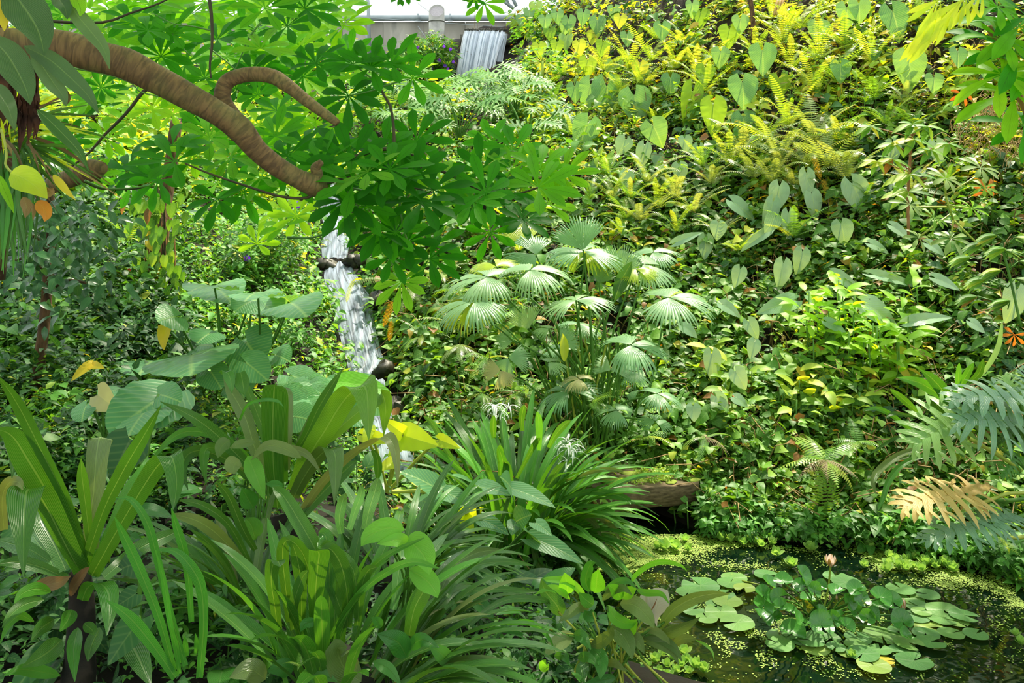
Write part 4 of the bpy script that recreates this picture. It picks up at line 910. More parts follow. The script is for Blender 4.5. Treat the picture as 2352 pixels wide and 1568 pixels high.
    # hub px, py, radius px, heading (degrees, 0 = up the picture, clockwise), depth, material, tilt (0 = face on, 1 = edge on)
    A = [(810,147,80,-20,3.8),(852,154,88,10,3.8),(899,147,80,40,3.8),(948,179,82,60,3.8),(801,220,80,180,3.8),(866,186,60,150,4.0),(811,368,105,-10,3.6),(882,341,90,0,3.7),(923,355,85,30,3.7),(957,324,85,15,3.9),
      (1180,345,85,10,4.1),(1130,326,70,-30,4.2),(1105,392,78,-10,4.0),(1176,389,75,10,4.0),(1240,389,80,20,4.0),(1237,429,95,40,3.9),(1295,402,75,50,4.1),(1261,470,72,10,4.0),(1200,503,70,110,4.0),(1116,443,90,-50,3.8),(1159,443,70,30,3.9),(1085,463,85,200,3.8),(970,463,95,190,3.6),(994,436,95,20,3.7),(1017,422,80,40,3.9),(953,405,90,-20,3.6),
      (740,378,90,0,3.6),(790,350,95,-30,3.8),(811,422,110,-40,3.5),(790,462,90,170,3.6),(835,473,85,160,3.6),(896,389,90,30,3.5),(1112,7,52,170,3.6),(1090,-5,30,200,3.6),(916,-8,35,170,3.7),(935,-20,40,140,3.7),
      (481,316,90,10,3.7),(396,335,85,-20,3.6),(401,371,95,-60,3.5),(445,352,70,60,3.8),(633,313,80,-10,3.8),(636,255,70,20,4.0),(599,112,80,0,4.4),(609,20,85,0,4.6),(725,146,75,0,4.6),(592,218,60,-10,4.4),(544,205,60,-20,4.5),(500,456,80,180,3.7),(364,412,75,200,3.6),(531,361,80,100,3.7),(578,163,65,20,4.6),
      (340,70,85,10,4.2),(396,78,75,20,4.2),(442,31,85,0,4.3),(306,51,75,-10,4.4),(500,90,75,20,4.6),(660,60,80,0,4.8),(700,20,90,30,4.8),(425,150,75,30,4.5),(370,130,80,0,4.3),(470,180,60,0,4.6),
      (909,534,80,-60,3.6),(867,532,85,190,3.6),(898,590,75,90,3.7),(923,646,70,200,3.7),(986,594,85,150,3.8),(937,555,80,20,3.7),(993,566,75,60,3.9),(1126,534,65,180,4.1),(849,475,80,-90,3.7),(1203,510,65,0,4.1),(1088,471,80,100,4.0),(680,420,80,30,3.9),(600,410,75,-20,3.9),(560,440,75,160,3.9),(660,360,85,60,3.8),(700,330,75,20,4.1),(870,420,85,90,3.5),(845,395,95,-90,3.5),(930,460,85,-60,3.7)]
    B = [(248,82,95,60,4.4),(681,496,72,0,4.6),(653,520,66,-30,4.6),(725,282,80,150,4.7),(730,300,60,200,4.7),(540,40,95,-30,5.2),(470,5,100,30,5.2),(350,20,95,0,5.4),(250,20,85,20,5.4),(590,70,85,60,5.6),(640,130,80,20,5.6),(690,110,75,-20,5.8),(700,180,80,40,5.6),(745,40,90,10,6),(790,60,80,-30,6.2),(770,10,80,0,6.2),(650,480,70,-10,4.8),(590,560,55,20,5.0),(740,200,70,30,6.0),(420,210,70,0,5.4),(350,250,70,10,5.4),(300,280,65,20,5.4),(280,130,80,-10,5.2),(520,130,80,10,5.4)]
    def put_leaf(px, py, r, hd, Y, me, lab=None):
        tilt = q.uniform(.3, .95); a = -math.radians(hd) + q.uniform(-.2, .2)
        # leaf plane: normal leans from up towards the viewer
        nrm_ = nrm((q.uniform(-.3, .3), -math.cos(tilt), math.sin(tilt)))
        upv = np.array((math.sin(-a), 0.0, math.cos(a))); upv = upv + np.array((0, .6 * math.sin(tilt) * math.cos(a), 0)); yv = nrm(upv - nrm_ * upv.dot(nrm_))
        inst('leaf', me, root, frame(yv, nrm_), at(px, py, Y), r * 1.14 / F * Y, lab)
        e = at(px + q.uniform(-20, 20), py + r * q.uniform(.3, .8), Y + .1)
    for i, (px, py, r, hd, Y) in enumerate(A): put_leaf(px, py, r, hd, Y, protos[i % 5])
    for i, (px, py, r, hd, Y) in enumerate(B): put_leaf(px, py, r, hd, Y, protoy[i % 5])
    for i in range(125):
        px = q.uniform(120, 810); py = q.uniform(-30, 430) if px < 700 else q.uniform(-30, 200)
        if py > 250 and q.random() < .35: continue
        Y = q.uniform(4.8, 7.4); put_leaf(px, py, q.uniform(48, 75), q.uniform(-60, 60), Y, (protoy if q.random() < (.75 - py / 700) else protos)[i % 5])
umbrella_tree()
def cut_branch():
    root = thing('cut_branch', 'pale brown sawn off branch stump poking out at the left edge below the bough', 'branch', at(140, 412, 4.2))
    P = smooth_path(pixpath([(120, 425), (160, 410), (200, 395), (238, 384)], 4.2, 4.1), 16); g = tube(P, np.interp(np.linspace(0, 1, 16), [0, .5, .8, 1], [20, 22, 26, 13]) / F * 4.15, 14)
    part('wood', g, MATS['bark'], root)
    part('shoot', tube(smooth_path(pixpath([(190, 415), (230, 432), (290, 434), (350, 428)], 4.15, 4.2), 12), .006, 6), M_STEMD, root)
cut_branch()
# ---- epiphytes hanging at the top left
def hanging():
    root = thing('hanging_ginger', 'epiphyte with long grey green ribbed leaves drooping in front of the bough', 'plant', at(10, -30, 2.6))
    mk = lambda pts, w, mat, lab=None, rip=.04: blade_part(root, mat, pts, w, 2.5, 2.45, W_LANCE, .18, None, 0.1, 3, 16, lab, rip=rip)
    mk(ZT((60, -90), (140, 20), (210, 120), (270, 240), (300, 375)), 92, M_GREY)
    mk(ZT((420, -60), (520, 100), (620, 220), (700, 330), (740, 465)), 38, M_GREY)
    mk(ZT((-80, 240), (40, 360), (110, 470), (170, 590), (205, 705)), 72, M_GREY)
    mk(ZT((160, 310), (330, 400), (470, 520), (590, 640), (665, 765)), 46, M_GREY)
    mk(ZT((215, 350), (280, 440), (360, 560), (420, 640), (450, 715)), 40, M_GREY, 'leaf with a withered brown end')
    mk(ZT((400, 600), (420, 630), (445, 670), (440, 715)), 26, M_LITTER)
    mk(ZT((250, 740), (340, 820), (440, 920), (530, 1020), (600, 1150)), 32, M_BROAD)
    mk(ZT((-60, 560), (0, 640), (60, 740), (100, 880)), 44, M_GREY)
    mk(ZT((370, -50), (410, 10), (440, 60), (455, 130)), 38, M_GREY)
    mk(ZT((500, -60), (520, 0), (545, 60), (540, 110)), 30, M_UMB)
    mk(ZT((-10, -60), (10, 40), (20, 120), (30, 210)), 36, M_YEL, 'ochre yellow ageing leaf at the very corner')
    mk(ZT((70, 1170), (150, 1200), (240, 1260), (320, 1340)), 62, M_LIME, 'yellow green leaf')
    mk(ZT((250, 1290), (300, 1300), (345, 1290), (362, 1270)), 26, M_LITTER, 'brown withered leaf edge')
    mk(ZT((255, 1355), (290, 1400), (310, 1450), (300, 1495)), 32, M_ORANGE, 'orange dying leaf')
    mk(ZT((360, 1180), (400, 1230), (450, 1290), (510, 1350)), 18, M_YEL)
    mk(ZT((160, 1330), (180, 1400), (170, 1470)), 24, M_LITTER); mk(ZT((215, 1370), (228, 1420), (222, 1490)), 10, M_LITTER); mk(ZT((-10, 1180), (20, 1260), (60, 1350), (95, 1440)), 20, M_UMB)
    q = np.random.default_rng(5)
    dead = plain_mat('dead_bark_fibre', '2a160c', '54301a', 20, .9, .8, dist=.004)
    gs = []
    for i in range(26):
        x = q.uniform(60, 260); y0 = q.uniform(350, 700); ln = q.uniform(150, 520)
        P = pixpath(ZT((x, y0), (x + q.uniform(-20, 20), y0 + ln * .5), (x + q.uniform(-35, 25), y0 + ln)), 2.62, 2.62)
        gs.append(ribbon(P, q.uniform(8, 22) / F * 2.6, W_LANCE, 8, 1, .5, None, q.uniform(-1, 1), rip=.5))
    part('dead_leaf_fibres', cat(gs), dead, root, kind='stuff')
    tuft = thing('grassy_epiphyte', 'spiky tuft of narrow yellow green blades with a rusty heart at the left edge', 'plant', at(30, 335, 3.0))
    cols = [(M_BROAD, 'leaf'), (M_LIME, 'leaf')]
    for i in range(64):
        a = math.radians(q.uniform(-100, 75)) ; ln = q.uniform(110, 230) * (1.1 if abs(a) < .9 else .8)
        x0, y0 = 30 + q.uniform(-30, 25), 325 + q.uniform(-30, 45)
        dx, dy = math.cos(a), math.sin(a) * .8
        pts = [(x0, y0), (x0 + dx * ln * .5, y0 + dy * ln * .5 - 8), (x0 + dx * ln, y0 + dy * ln + 26)]
        blade_part(tuft, M_LIME if (a < .1 and i % 2) else (M_BROAD if i % 3 else M_LITTER), pts, q.uniform(5, 9), 3.0, 2.9 + q.uniform(-.2, .2), W_LANCE, .3, None, 0, 1, 8)
    skirt = thing('hanging_grass_skirt', 'dark curtain of narrow drooping blades down the left edge', 'plant', at(10, 380, 2.9))
    for i in range(46):
        x0 = q.uniform(-30, 70); y0 = q.uniform(340, 420); ln = q.uniform(120, 260)
        blade_part(skirt, M_STRAPD if i % 4 else M_GRASS, [(x0, y0), (x0 + q.uniform(-5, 20), y0 + ln * .4), (x0 + q.uniform(-15, 30), y0 + ln)], q.uniform(6, 13), 2.9, 2.9 + q.uniform(-.1, .1), W_LANCE, .3, None, q.uniform(-.8, .8), 1, 8)
    stem = thing('vine_wrapped_trunk', 'dark shaggy trunk at the left frame edge behind the hanging leaves', 'trunk', at(-10, 620, 3.2))
    P = smooth_path(pixpath([(-40, -60), (-25, 200), (-20, 420), (-40, 640)], 3.1, 3.1), 20); part('trunk', tube(P, .075, 12), dead, stem)
    v = thing('hanging_vine', 'thin pale aerial root looping down at the left edge', 'vine', at(20, 300, 2.6))
    part('stem', tube(smooth_path(pixpath(ZT((0, 860), (30, 950), (45, 1050), (40, 1120), (110, 1190)), 2.6, 2.6), 14), .004, 5), M_STEMY, v)
hanging()

# ---- fan palm clump in the middle
def fan_clump():
    base = at(1350, 1015, 6.35)
    root = thing('fan_palm', 'clump of fan leaved palm with pleated drooping leaves on long stalks above the spider lilies', 'palm', base)
    q = np.random.default_rng(23)
    four = ((-2.6, -.95), (-.62, -.03), (.03, .62), (.95, 2.6)); two = ((-1.9, -.25), (.25, 1.9)); up = ((-.95, -.3), (-.28, .28), (.3, .95))
    P4 = [mesh('fan_leaf', fan(44, 1, four, .6, .95, .035, k), M_FAN) for k in range(3)]
    P2 = [mesh('fan_leaf', fan(34, 1, two, .6, .8, .035, k + 5), M_FAN) for k in range(2)]
    PU = [mesh('upright_fan_leaf', fan(24, 1, up, .7, .25, .05, k + 9), M_FAN) for k in range(2)]
    PY = []
    for p in (P4[0], PU[0], P2[0]):
        c = p.copy(); c.materials.clear(); c.materials.append(M_FANY); PY.append(c)
    PP = P4[1].copy(); PP.materials.clear(); PP.materials.append(M_FANP); PP2 = P2[1].copy(); PP2.materials.clear(); PP2.materials.append(M_FANP)
    def lf(me, px, py, r, Y, head, tilt, lab=None, roll=0.0, bx=None):
        """head: degrees clockwise from straight away from the viewer; tilt: how far the face turns to the viewer"""
        tilt = tilt * .7 if tilt < .8 else tilt; n_ = nrm((roll + q.uniform(-.15, .15), -math.sin(tilt), math.cos(tilt))); h = math.radians(head); yv = np.array((math.sin(h), math.cos(h), 0)); yv = yv - n_ * yv.dot(n_)
        p = at(px, py, Y); inst('leaf', me, root, frame(yv, n_), p, r / F * Y, lab)
        b = base + (q.uniform(-.22, .22) if bx is None else bx, q.uniform(-.15, .15), -.05); m = b * .45 + p * .55; m = m + (-(p[0] - b[0]) * .12, 0, .10)
        part('stalk', tube(smooth_path([b, m, p], 14), np.linspace(.011, .0065, 14), 6, False), M_STEM, root)
    lf(P4[0], 1340, 576, 122, 6.3, 0, .5, 'topmost leaf of the clump'); lf(PU[0], 1340, 574, 100, 6.25, 0, 1.1)
    lf(PY[0], 1345, 580, 105, 6.5, 150, .3, 'yellow tipped lower lobes of the top leaf')
    lf(P4[1], 1218, 620, 118, 6.0, 60, .45); lf(P4[2], 1323, 690, 112, 5.9, 0, .30); lf(P4[0], 1537, 683, 128, 6.0, 90, .55, 'broad leaf reaching furthest right with brown tips')
    lf(P4[1], 1449, 792, 112, 5.8, 80, .55); lf(PU[1], 1424, 630, 78, 6.3, 0, 1.35); lf(P2[0], 1477, 606, 100, 6.4, 90, .7); lf(PY[2], 1462, 618, 62, 6.3, 170, .6); lf(PU[0], 1375, 650, 52, 6.4, 0, 1.3)
    lf(P4[2], 1509, 904, 76, 6.0, 90, .35); lf(P4[0], 1305, 898, 98, 5.8, -20, .4, None, -.1); lf(P4[1], 1417, 942, 66, 5.9, -60, .5); lf(P4[2], 1505, 967, 55, 6.0, 0, .6); lf(P2[1], 1403, 850, 62, 6.2, 0, .9)
    lf(P4[0], 1119, 636, 132, 6.1, -80, .45, 'large leaf reaching left over the ferns'); lf(PY[2], 1140, 612, 85, 6.3, -20, .6); lf(P4[2], 1091, 690, 120, 5.9, -110, .5, None, -.2); lf(PY[0], 1075, 700, 90, 6.0, 200, .7)
    lf(P2[1], 1231, 585, 95, 6.7, -60, .9); lf(PY[1], 1210, 560, 80, 6.8, -20, .8); lf(PU[1], 1214, 755, 68, 6.1, 0, 1.3); lf(PU[0], 1180, 780, 46, 6.1, -70, 1.1); lf(P2[0], 1260, 755, 44, 6.0, -60, .4); lf(P2[1], 1259, 832, 56, 6.0, 70, .4)
    lf(P2[0], 1168, 822, 64, 5.9, 170, 1.2, 'pale leaf folded down'); lf(P4[1], 1330, 745, 80, 6.5, 40, .2); lf(P4[0], 1290, 800, 66, 6.4, -40, .3); lf(P2[0], 1440, 850, 70, 6.3, 90, .4)
    lf(PP, 1330, 870, 56, 5.8, -60, .4, 'small dry straw coloured leaf'); lf(PP2, 1150, 850, 54, 5.8, 190, 1.2, 'dry folded leaf'); lf(P4[2], 1500, 580, 80, 6.6, 60, .5); lf(PU[1], 1285, 790, 56, 6.0, 10, 1.4)
    # the folded spear and extra stalks of the clump
    blade_part(root, M_BROAD, [(1412, 690), (1425, 650), (1440, 620), (1452, 600)], 30, 6.25, 6.25, W_LANCE, .6, name='spear_leaf', label='unopened green spear leaf')
    blade_part(root, M_FANY, [(1296, 830), (1296, 790), (1292, 765)], 20, 5.9, 5.9, W_LANCE, .5, name='spear_leaf', label='unopened yellow spear leaf')
    for i in range(34):
        b = base + (q.normal(0, .17), q.normal(0, .1), -.05); t_ = b + (q.normal(0, .18), q.normal(0, .1), q.uniform(.35, 1.0)); part('stalk', tube(smooth_path([b, (b + t_) / 2 + (q.normal(0, .02), 0, 0), t_], 7), .008, 5, False), M_STEMY if i % 3 == 0 else M_STEM, root)
fan_clump()

# ---- rosettes of strap leaves
def rosette(root, mat_list, base, n, L, w, seed, e0=.5, e1=1.45, az=(0, 2 * PI), bend=(.9, 2.0), wf=W_STRAP, k=1, ns=12, rad=.12, name='leaf', fold=.3):
    q = np.random.default_rng(seed)
    bb = np.asarray(base, float); part('rootstock', tube([bb + (0, 0, .03), bb - (0, 0, .3)], [rad * .5, rad * .6], 10), plain_mat('leaf_sheath', '0d0b08', '20180f', 14, .9, .8), root)
    for i in range(n):
        a = q.uniform(*az); el = q.uniform(e0, e1); l = L * q.uniform(.75, 1.1); bd = q.uniform(*bend) * (1.15 - .35 * (el / 1.5))
        g = leaf(l, w * q.uniform(.8, 1.15), wf, ns, k, fold, bd, 1.25, rip=.0)
        M = rotz(a) @ rotx(el) @ roty(q.uniform(-.35, .35)); b = np.asarray(base) + rad * np.array((-math.sin(a), math.cos(a), 0)) * q.uniform(.1, 1) + (0, 0, 0)
        part(name, g.tf(M, b), mat_list[q.integers(len(mat_list))] if q.random() < .3 else mat_list[0], root)
def flower_spider(root, p, r, seed):
    q = np.random.default_rng(seed); fl = put('flower', None, root, None, 'white spidery flower head', loc=tuple((p - np.array(root_loc(root))).tolist()))
    for k in range(6):
        gs = []
        c = np.array((q.normal(0, .25), q.normal(0, .2), q.normal(0, .25))) * r
        for j in range(6):
            a = j * PI / 3 + q.uniform(-.2, .2); M = rotz(q.uniform(-1, 1)) @ rotx(q.uniform(.2, 1.0)); g = leaf(r * q.uniform(.8, 1.2), r * .075, W_LANCE, 7, 1, .2, q.uniform(1.8, 3.0))
            gs.append(g.tf(rotz(a) @ rotx(q.uniform(.2, 1.1)), c + p))
        part('petals', cat(gs), M_PETW, fl)
def spider_lily():
    base = at(1185, 1215, 5.0); base[2] = float(H(base[0], base[1])) + .02
    root = thing('spider_lily', 'big fountain of dark green strap leaves with white spidery flowers beside the plank bridge', 'lily', base)
    rosette(root, [M_STRAP, M_BROAD, M_STRAPD], base + (0, .0, .05), 120, .92, .062, 31, .75, 1.5, bend=(.7, 1.7), rad=.28)
    rosette(root, [M_STRAP, M_STRAPD, M_BRONZE], base + (.05, 0, .05), 70, .80, .042, 32, .35, 1.0, (-2.7, -.3), bend=(1.0, 1.8), rad=.25)
    rosette(root, [M_STRAPD, M_STRAP], base + (-.1, 0, .05), 45, .80, .046, 33, .4, 1.1, (.2, 2.2), bend=(.8, 1.5), rad=.25)
    for pts, w, m in [(((780, 600), (785, 500), (780, 420), (778, 378)), 17, M_BROAD), (((735, 330), (730, 250), (735, 165)), 16, M_BROAD), (((940, 280), (935, 200), (945, 130), (955, 95)), 15, M_BROAD), (((1130, 400), (1180, 310), (1240, 240), (1290, 205)), 16, M_BROAD), (((1060, 420), (1062, 300), (1058, 200), (1045, 140)), 17, M_STRAP),
        (((900, 620), (1000, 430), (1040, 360), (1070, 330)), 13, M_BROAD), (((1200, 780), (1400, 720), (1570, 730), (1690, 770), (1722, 810)), 16, M_STRAP), (((1240, 860), (1400, 900), (1470, 960), (1510, 1050)), 13, M_BRONZE), (((1300, 820), (1500, 830), (1610, 890), (1670, 960)), 14, M_STRAP), (((1300, 860), (1480, 900), (1600, 980), (1640, 1070)), 12, M_BRONZE),
        (((1200, 990), (1380, 1000), (1480, 1080), (1560, 1200), (1640, 1290)), 13, M_STRAPD), (((500, 560), (400, 430), (300, 240), (225, 170)), 13, M_STRAPD), (((560, 640), (420, 500), (280, 400), (130, 375)), 14, M_STRAP), (((1010, 1080), (1040, 1200), (1090, 1300), (1120, 1370)), 17, M_BRONZE), (((1250, 640), (1400, 590), (1500, 560), (1600, 560), (1670, 570)), 10, M_BRONZE)]:
        blade_part(root, m, Z3(*pts), w * 1.05, 4.85, 4.65, W_STRAP, .25, n=14)
    flower_spider(root, at(1148, 935, 5.0), .11, 3); flower_spider(root, at(1312, 1035, 4.75), .125, 4); flower_spider(root, at(962, 1180, 4.4), .10, 5)
    for a, b in (((1148, 940, 5.0), (1160, 1100, 5.0)), ((1310, 1045, 4.75), (1240, 1180, 4.9))): part('flower_stalk', tube([at(*a), at(*b)], .009, 6), M_STEM, root)
spider_lily()
def crinum_left():
    base = at(190, 1315, 2.4); root = thing('giant_crinum', 'giant crinum with broad arching green straps at the lower left edge', 'lily', base)
    B = lambda pts, w, m=M_BROAD, Y1=2.2, side=None, wf=W_BASE, roll=0, lab=None: blade_part(root, m, Z0(*pts), w / 2.183, 2.4, Y1, wf, .22, side, roll, 3, 22, lab)
    X = (1, 0, 0)
    B(((250, 960), (150, 900), (60, 870), (-20, 850)), 75, M_STRAPD, 2.5); B(((330, 1040), (200, 985), (80, 960), (-20, 975)), 60, M_STRAPD, 2.3); B(((280, 1010), (240, 930), (180, 850), (150, 800)), 70, M_STRAPD, 2.6)
    B(((520, 1040), (600, 970), (720, 880), (840, 830), (900, 800)), 75, M_STRAPD, 2.7); B(((450, 1020), (560, 800), (640, 620), (720, 500), (740, 430)), 70, M_STRAP, 2.6); B(((330, 1000), (270, 870), (210, 760), (190, 700)), 90, M_STRAPD, 2.5)
    B(((410, 1000), (330, 800), (230, 600), (140, 450), (60, 330), (-30, 290)), 135, M_BROAD, 2.1); B(((420, 900), (330, 650), (220, 430), (120, 230), (50, 110), (-20, 20)), 62, M_BROAD, 2.0)
    B(((455, 900), (455, 740), (470, 600), (480, 450), (495, 350), (510, 340), (505, 400)), 125, M_BRONZE, 2.5, X, W_BLUNT, 0, 'upright leaf with a bleached sunlit patch'); B(((450, 850), (430, 680), (412, 540), (406, 440)), 56, M_BROAD, 2.35)
    B(((430, 960), (520, 700), (620, 500), (720, 330), (808, 175)), 78, M_BROAD, 2.2); B(((460, 1030), (560, 850), (660, 680), (760, 520), (830, 440), (865, 440), (885, 540), (880, 640), (868, 700)), 115, M_BROAD, 2.1, (1, 0, .25), W_BASE)
    B(((400, 1010), (330, 880), (250, 720), (190, 620), (140, 600), (125, 680), (120, 820), (118, 1040)), 172, M_BROAD, 1.95, X, W_BASE, 0, 'broad leaf folded over with its tip hanging')
    B(((20, 800), (10, 650), (40, 570), (90, 560), (115, 600)), 60, M_BRONZE, 2.1); B(((-60, 500), (-20, 330), (40, 310), (70, 420), (60, 540)), 70, M_STRAPD, 2.2); B(((410, 1160), (440, 1090), (500, 1070), (545, 1120), (550, 1230), (535, 1330)), 95, M_STRAP, 2.1, X)
    B(((600, 1300), (640, 1340), (700, 1450), (760, 1590)), 110, M_STRAPD, 2.2, X)
    dead = M_LITTER
    B(((150, 1120), (220, 1080), (300, 1060), (355, 1030)), 75, dead, 2.2, None, W_LANCE); B(((350, 1130), (380, 1070), (420, 1020), (450, 985)), 62, dead, 2.2, None, W_LANCE, .6)
    part('stem', tube(smooth_path(pixpath(Z0((400, 1000), (410, 1200), (400, 1450), (390, 1600)), 2.45, 2.35), 14), np.linspace(.03, .05, 14), 12), plain_mat('leaf_sheath', '0d0b08', '20180f', 14, .9, .8), root)
crinum_left()
def crinum_mid():
    base = at(650, 1185, 3.2); root = thing('tall_crinum', 'tall crinum with huge broad folded leaves in front of the elephant ears', 'lily', base)
    B = lambda pts, w, m=M_BROAD, Y1=3.1, side=None, wf=W_BASE, roll=0, lab=None: blade_part(root, m, Z2(*pts), w / 2.183, 3.25, Y1, wf, .22, side, roll, 3, 22, lab)
    X = (1, 0, 0)
    B(((290, 640), (200, 430), (140, 240), (70, 110), (30, 40)), 70, M_BRONZE, 3.3); B(((310, 640), (270, 450), (230, 300), (160, 120), (120, 20)), 50, M_BROAD, 3.35); B(((115, 10), (125, 60), (135, 125)), 72, M_BROAD, 3.2, X, W_BASE)
    B(((20, 20), (45, 10), (65, 50), (72, 115)), 55, M_STRAP, 3.2, X)
    B(((300, 690), (280, 500), (275, 300), (280, 150), (285, 72)), 128, M_BROAD, 3.1, X, W_BLUNT, 0, 'upright leaf with a squared off tip'); B(((330, 560), (320, 350), (315, 200), (320, 76)), 75, M_BROAD, 3.2, X, W_BLUNT); B(((350, 500), (355, 360), (358, 250), (355, 130), (340, 85)), 42, M_BRONZE, 3.35, X, W_BLUNT)
    B(((370, 440), (440, 330), (500, 200), (570, 80), (625, -5)), 52, M_BROAD, 3.2); B(((390, 420), (450, 300), (510, 200), (540, 165)), 62, M_BRONZE, 3.4)
    B(((420, 420), (560, 330), (680, 230), (780, 150), (825, 120), (842, 180), (838, 250), (832, 330)), 84, leaf_mat('lit_crinum', [(0, '5a8c20'), (1, '6f9c28')], .3, .36, veins=(9, 0), vein_col=.3, bump=.5, stripes=True), 3.3, (1, 0, .5), W_BASE)  # paler copy of the broad strap leaf, sunlight put into the colour
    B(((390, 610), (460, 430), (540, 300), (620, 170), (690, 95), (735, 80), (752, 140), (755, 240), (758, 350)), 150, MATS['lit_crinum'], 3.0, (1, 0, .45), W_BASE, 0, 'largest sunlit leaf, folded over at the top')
    B(((380, 640), (430, 540), (500, 440), (560, 395), (590, 430), (592, 540), (585, 680)), 95, M_BRONZE, 2.9, X, W_BASE, 0, 'leaf turning purple brown at its hanging tip')
    B(((430, 700), (520, 570), (640, 450), (760, 370), (840, 335), (880, 370), (900, 470), (903, 590)), 68, M_BRONZE, 3.0, (1, 0, .35)); B(((420, 730), (520, 620), (640, 500), (700, 450)), 70, M_STRAPD, 3.3); B(((780, 400), (800, 440), (805, 500), (800, 560)), 44, M_BROAD, 3.3, X)
    B(((110, 250), (150, 175), (230, 148), (300, 155), (332, 185)), 18, M_GRASS, 3.0); 
    C = lambda pts, w, m=M_BROAD, Y1=3.0: blade_part(root, m, pts, w, 3.3, Y1, W_BASE, .3, None, 0, 2, 18)
    C([(620, 1130), (560, 1060), (500, 1000), (440, 955), (368, 922)], 30, M_STRAPD); C([(600, 1080), (520, 1010), (440, 990), (390, 1010), (345, 1060)], 20, M_STRAP); C([(600, 1120), (530, 1060), (465, 1035), (430, 1045), (420, 1080), (432, 1125)], 26)
    C([(610, 1130), (540, 1050), (480, 1028), (468, 1060), (474, 1115)], 24); C([(650, 1060), (640, 1030), (700, 1040), (740, 1090)], 18, M_BRONZE)
    part('stem', tube(smooth_path([at(650, 1180, 3.25), at(668, 1290, 3.2), at(672, 1400, 3.1)], 10), np.linspace(.05, .06, 10), 12), MATS['leaf_sheath'], root)
crinum_mid()
def foreground_clumps():
    base = at(730, 1500, 2.35); root = thing('broad_leaf_clump', 'dense clump of broad glossy green straps in the middle foreground', 'lily', base)
    B = lambda pts, w, m=M_BROAD, Y1=2.3, side=None, wf=W_STRAP, roll=0: blade_part(root, m, Z2(*pts), w / 2.183, 2.4, Y1, wf, .22, side, roll, 3, 20)
    rosette(root, [M_STRAP, M_STRAPD], base + (0, .1, -.1), 34, .46, .05, 51, .9, 1.5, bend=(.4, 1.1), rad=.2)
    for a in [(((700, 1240), (680, 1000), (560, 900), (520, 880), (500, 890)), 70, M_STRAPD), (((480, 1260), (480, 1100), (440, 950), (400, 880), (360, 850), (330, 850)), 62), (((640, 1260), (560, 1050), (480, 880), (400, 740), (330, 630), (275, 585)), 84, M_BROAD, 2.5), (((300, 1300), (285, 1180), (268, 1060), (275, 980), (300, 955), (312, 985)), 76, M_BROAD, 2.2, (1, 0, 0), W_BLUNT), (((360, 1260), (340, 1080), (325, 930), (335, 862), (365, 850)), 62, M_BROAD, 2.25),
              (((420, 1250), (420, 1080), (400, 950), (375, 870)), 66), (((560, 1240), (560, 1080), (560, 940), (540, 830), (505, 815)), 82, M_STRAP, 2.45), (((490, 1290), (490, 1130), (500, 1000), (508, 920), (490, 905)), 105, M_BROAD, 2.2, (1, 0, 0), W_BLUNT), (((650, 1290), (650, 1130), (620, 980), (570, 900), (520, 890)), 82), (((610, 1290), (690, 1120), (760, 1010), (860, 920), (1035, 840)), 36, M_STRAP), (((560, 1340), (700, 1130), (850, 1010), (980, 960), (1110, 992)), 40, M_STRAP, 2.2),
              (((700, 1280), (720, 1100), (750, 1010), (800, 985)), 60), (((960, 1330), (985, 1200), (1030, 1110), (1060, 1045)), 92, M_BROAD, 2.4), (((880, 1200), (900, 1080), (915, 950), (918, 880)), 62, M_STRAPD, 2.6), (((380, 1300), (380, 1180), (420, 1050), (455, 1000)), 55, M_STRAPD), (((660, 800), (690, 700), (720, 620), (715, 575)), 44, M_STRAPD, 2.9), (((620, 820), (610, 740), (625, 660), (640, 620)), 52, M_STRAPD, 2.9), (((740, 800), (760, 700), (790, 600), (805, 540)), 66, M_STRAPD, 3.0)]: B(*a)
    # arching silver green straps on both sides
    r2 = thing('arching_strap_clump', 'clump of narrow arching straps left of the glossy foreground clump', 'lily', at(575, 1440, 2.8))
    rosette(r2, [M_STRAPD, M_BRONZE], at(575, 1440, 2.8), 42, .56, .036, 52, .75, 1.45, (-.2, 2.6), bend=(.9, 1.7), rad=.12, k=2)
    for pts, w, m in [(((1280, 900), (1220, 800), (1150, 640), (1090, 560)), 42, M_STRAPD), (((1260, 980), (1150, 780), (1020, 680), (900, 650)), 40, M_STRAPD), (((1280, 1050), (1130, 860), (1000, 760), (860, 720)), 58, M_BRONZE), (((1240, 1230), (1150, 1000), (1050, 870), (960, 800)), 32, M_STRAPD), (((1300, 1160), (1150, 1100), (1000, 1020), (850, 960)), 28, M_STRAP), (((1230, 1240), (1100, 1140), (960, 1120), (800, 1160)), 30, M_STRAP), (((1200, 1280), (1000, 1160), (800, 1080), (540, 1040)), 24, M_STRAPD)]:
        blade_part(r2, m, Z0(*pts), w / 2.183 * 1.1, 2.8, 2.6, W_STRAP, .3, n=16)
    r3 = thing('silvery_strap_clump', 'clump of grey green shining straps sweeping right between the glossy clump and the spider lily', 'lily', at(900, 1330, 3.3))
    rosette(r3, [M_STRAPD, M_BRONZE, M_STRAP], at(900, 1330, 3.3), 54, .50, .042, 53, .5, 1.25, (-2.4, 1.2), bend=(.8, 1.6), rad=.2, k=2)
    r4 = thing('low_strap_clump', 'low clump of long straps bending right at the bottom of the picture', 'lily', at(820, 1600, 2.4))
    rosette(r4, [M_STRAPD, M_STRAP, M_BRONZE], at(830, 1600, 2.4), 30, .56, .045, 54, .6, 1.2, (-2.2, -.5), bend=(.9, 1.5), rad=.15, k=2)
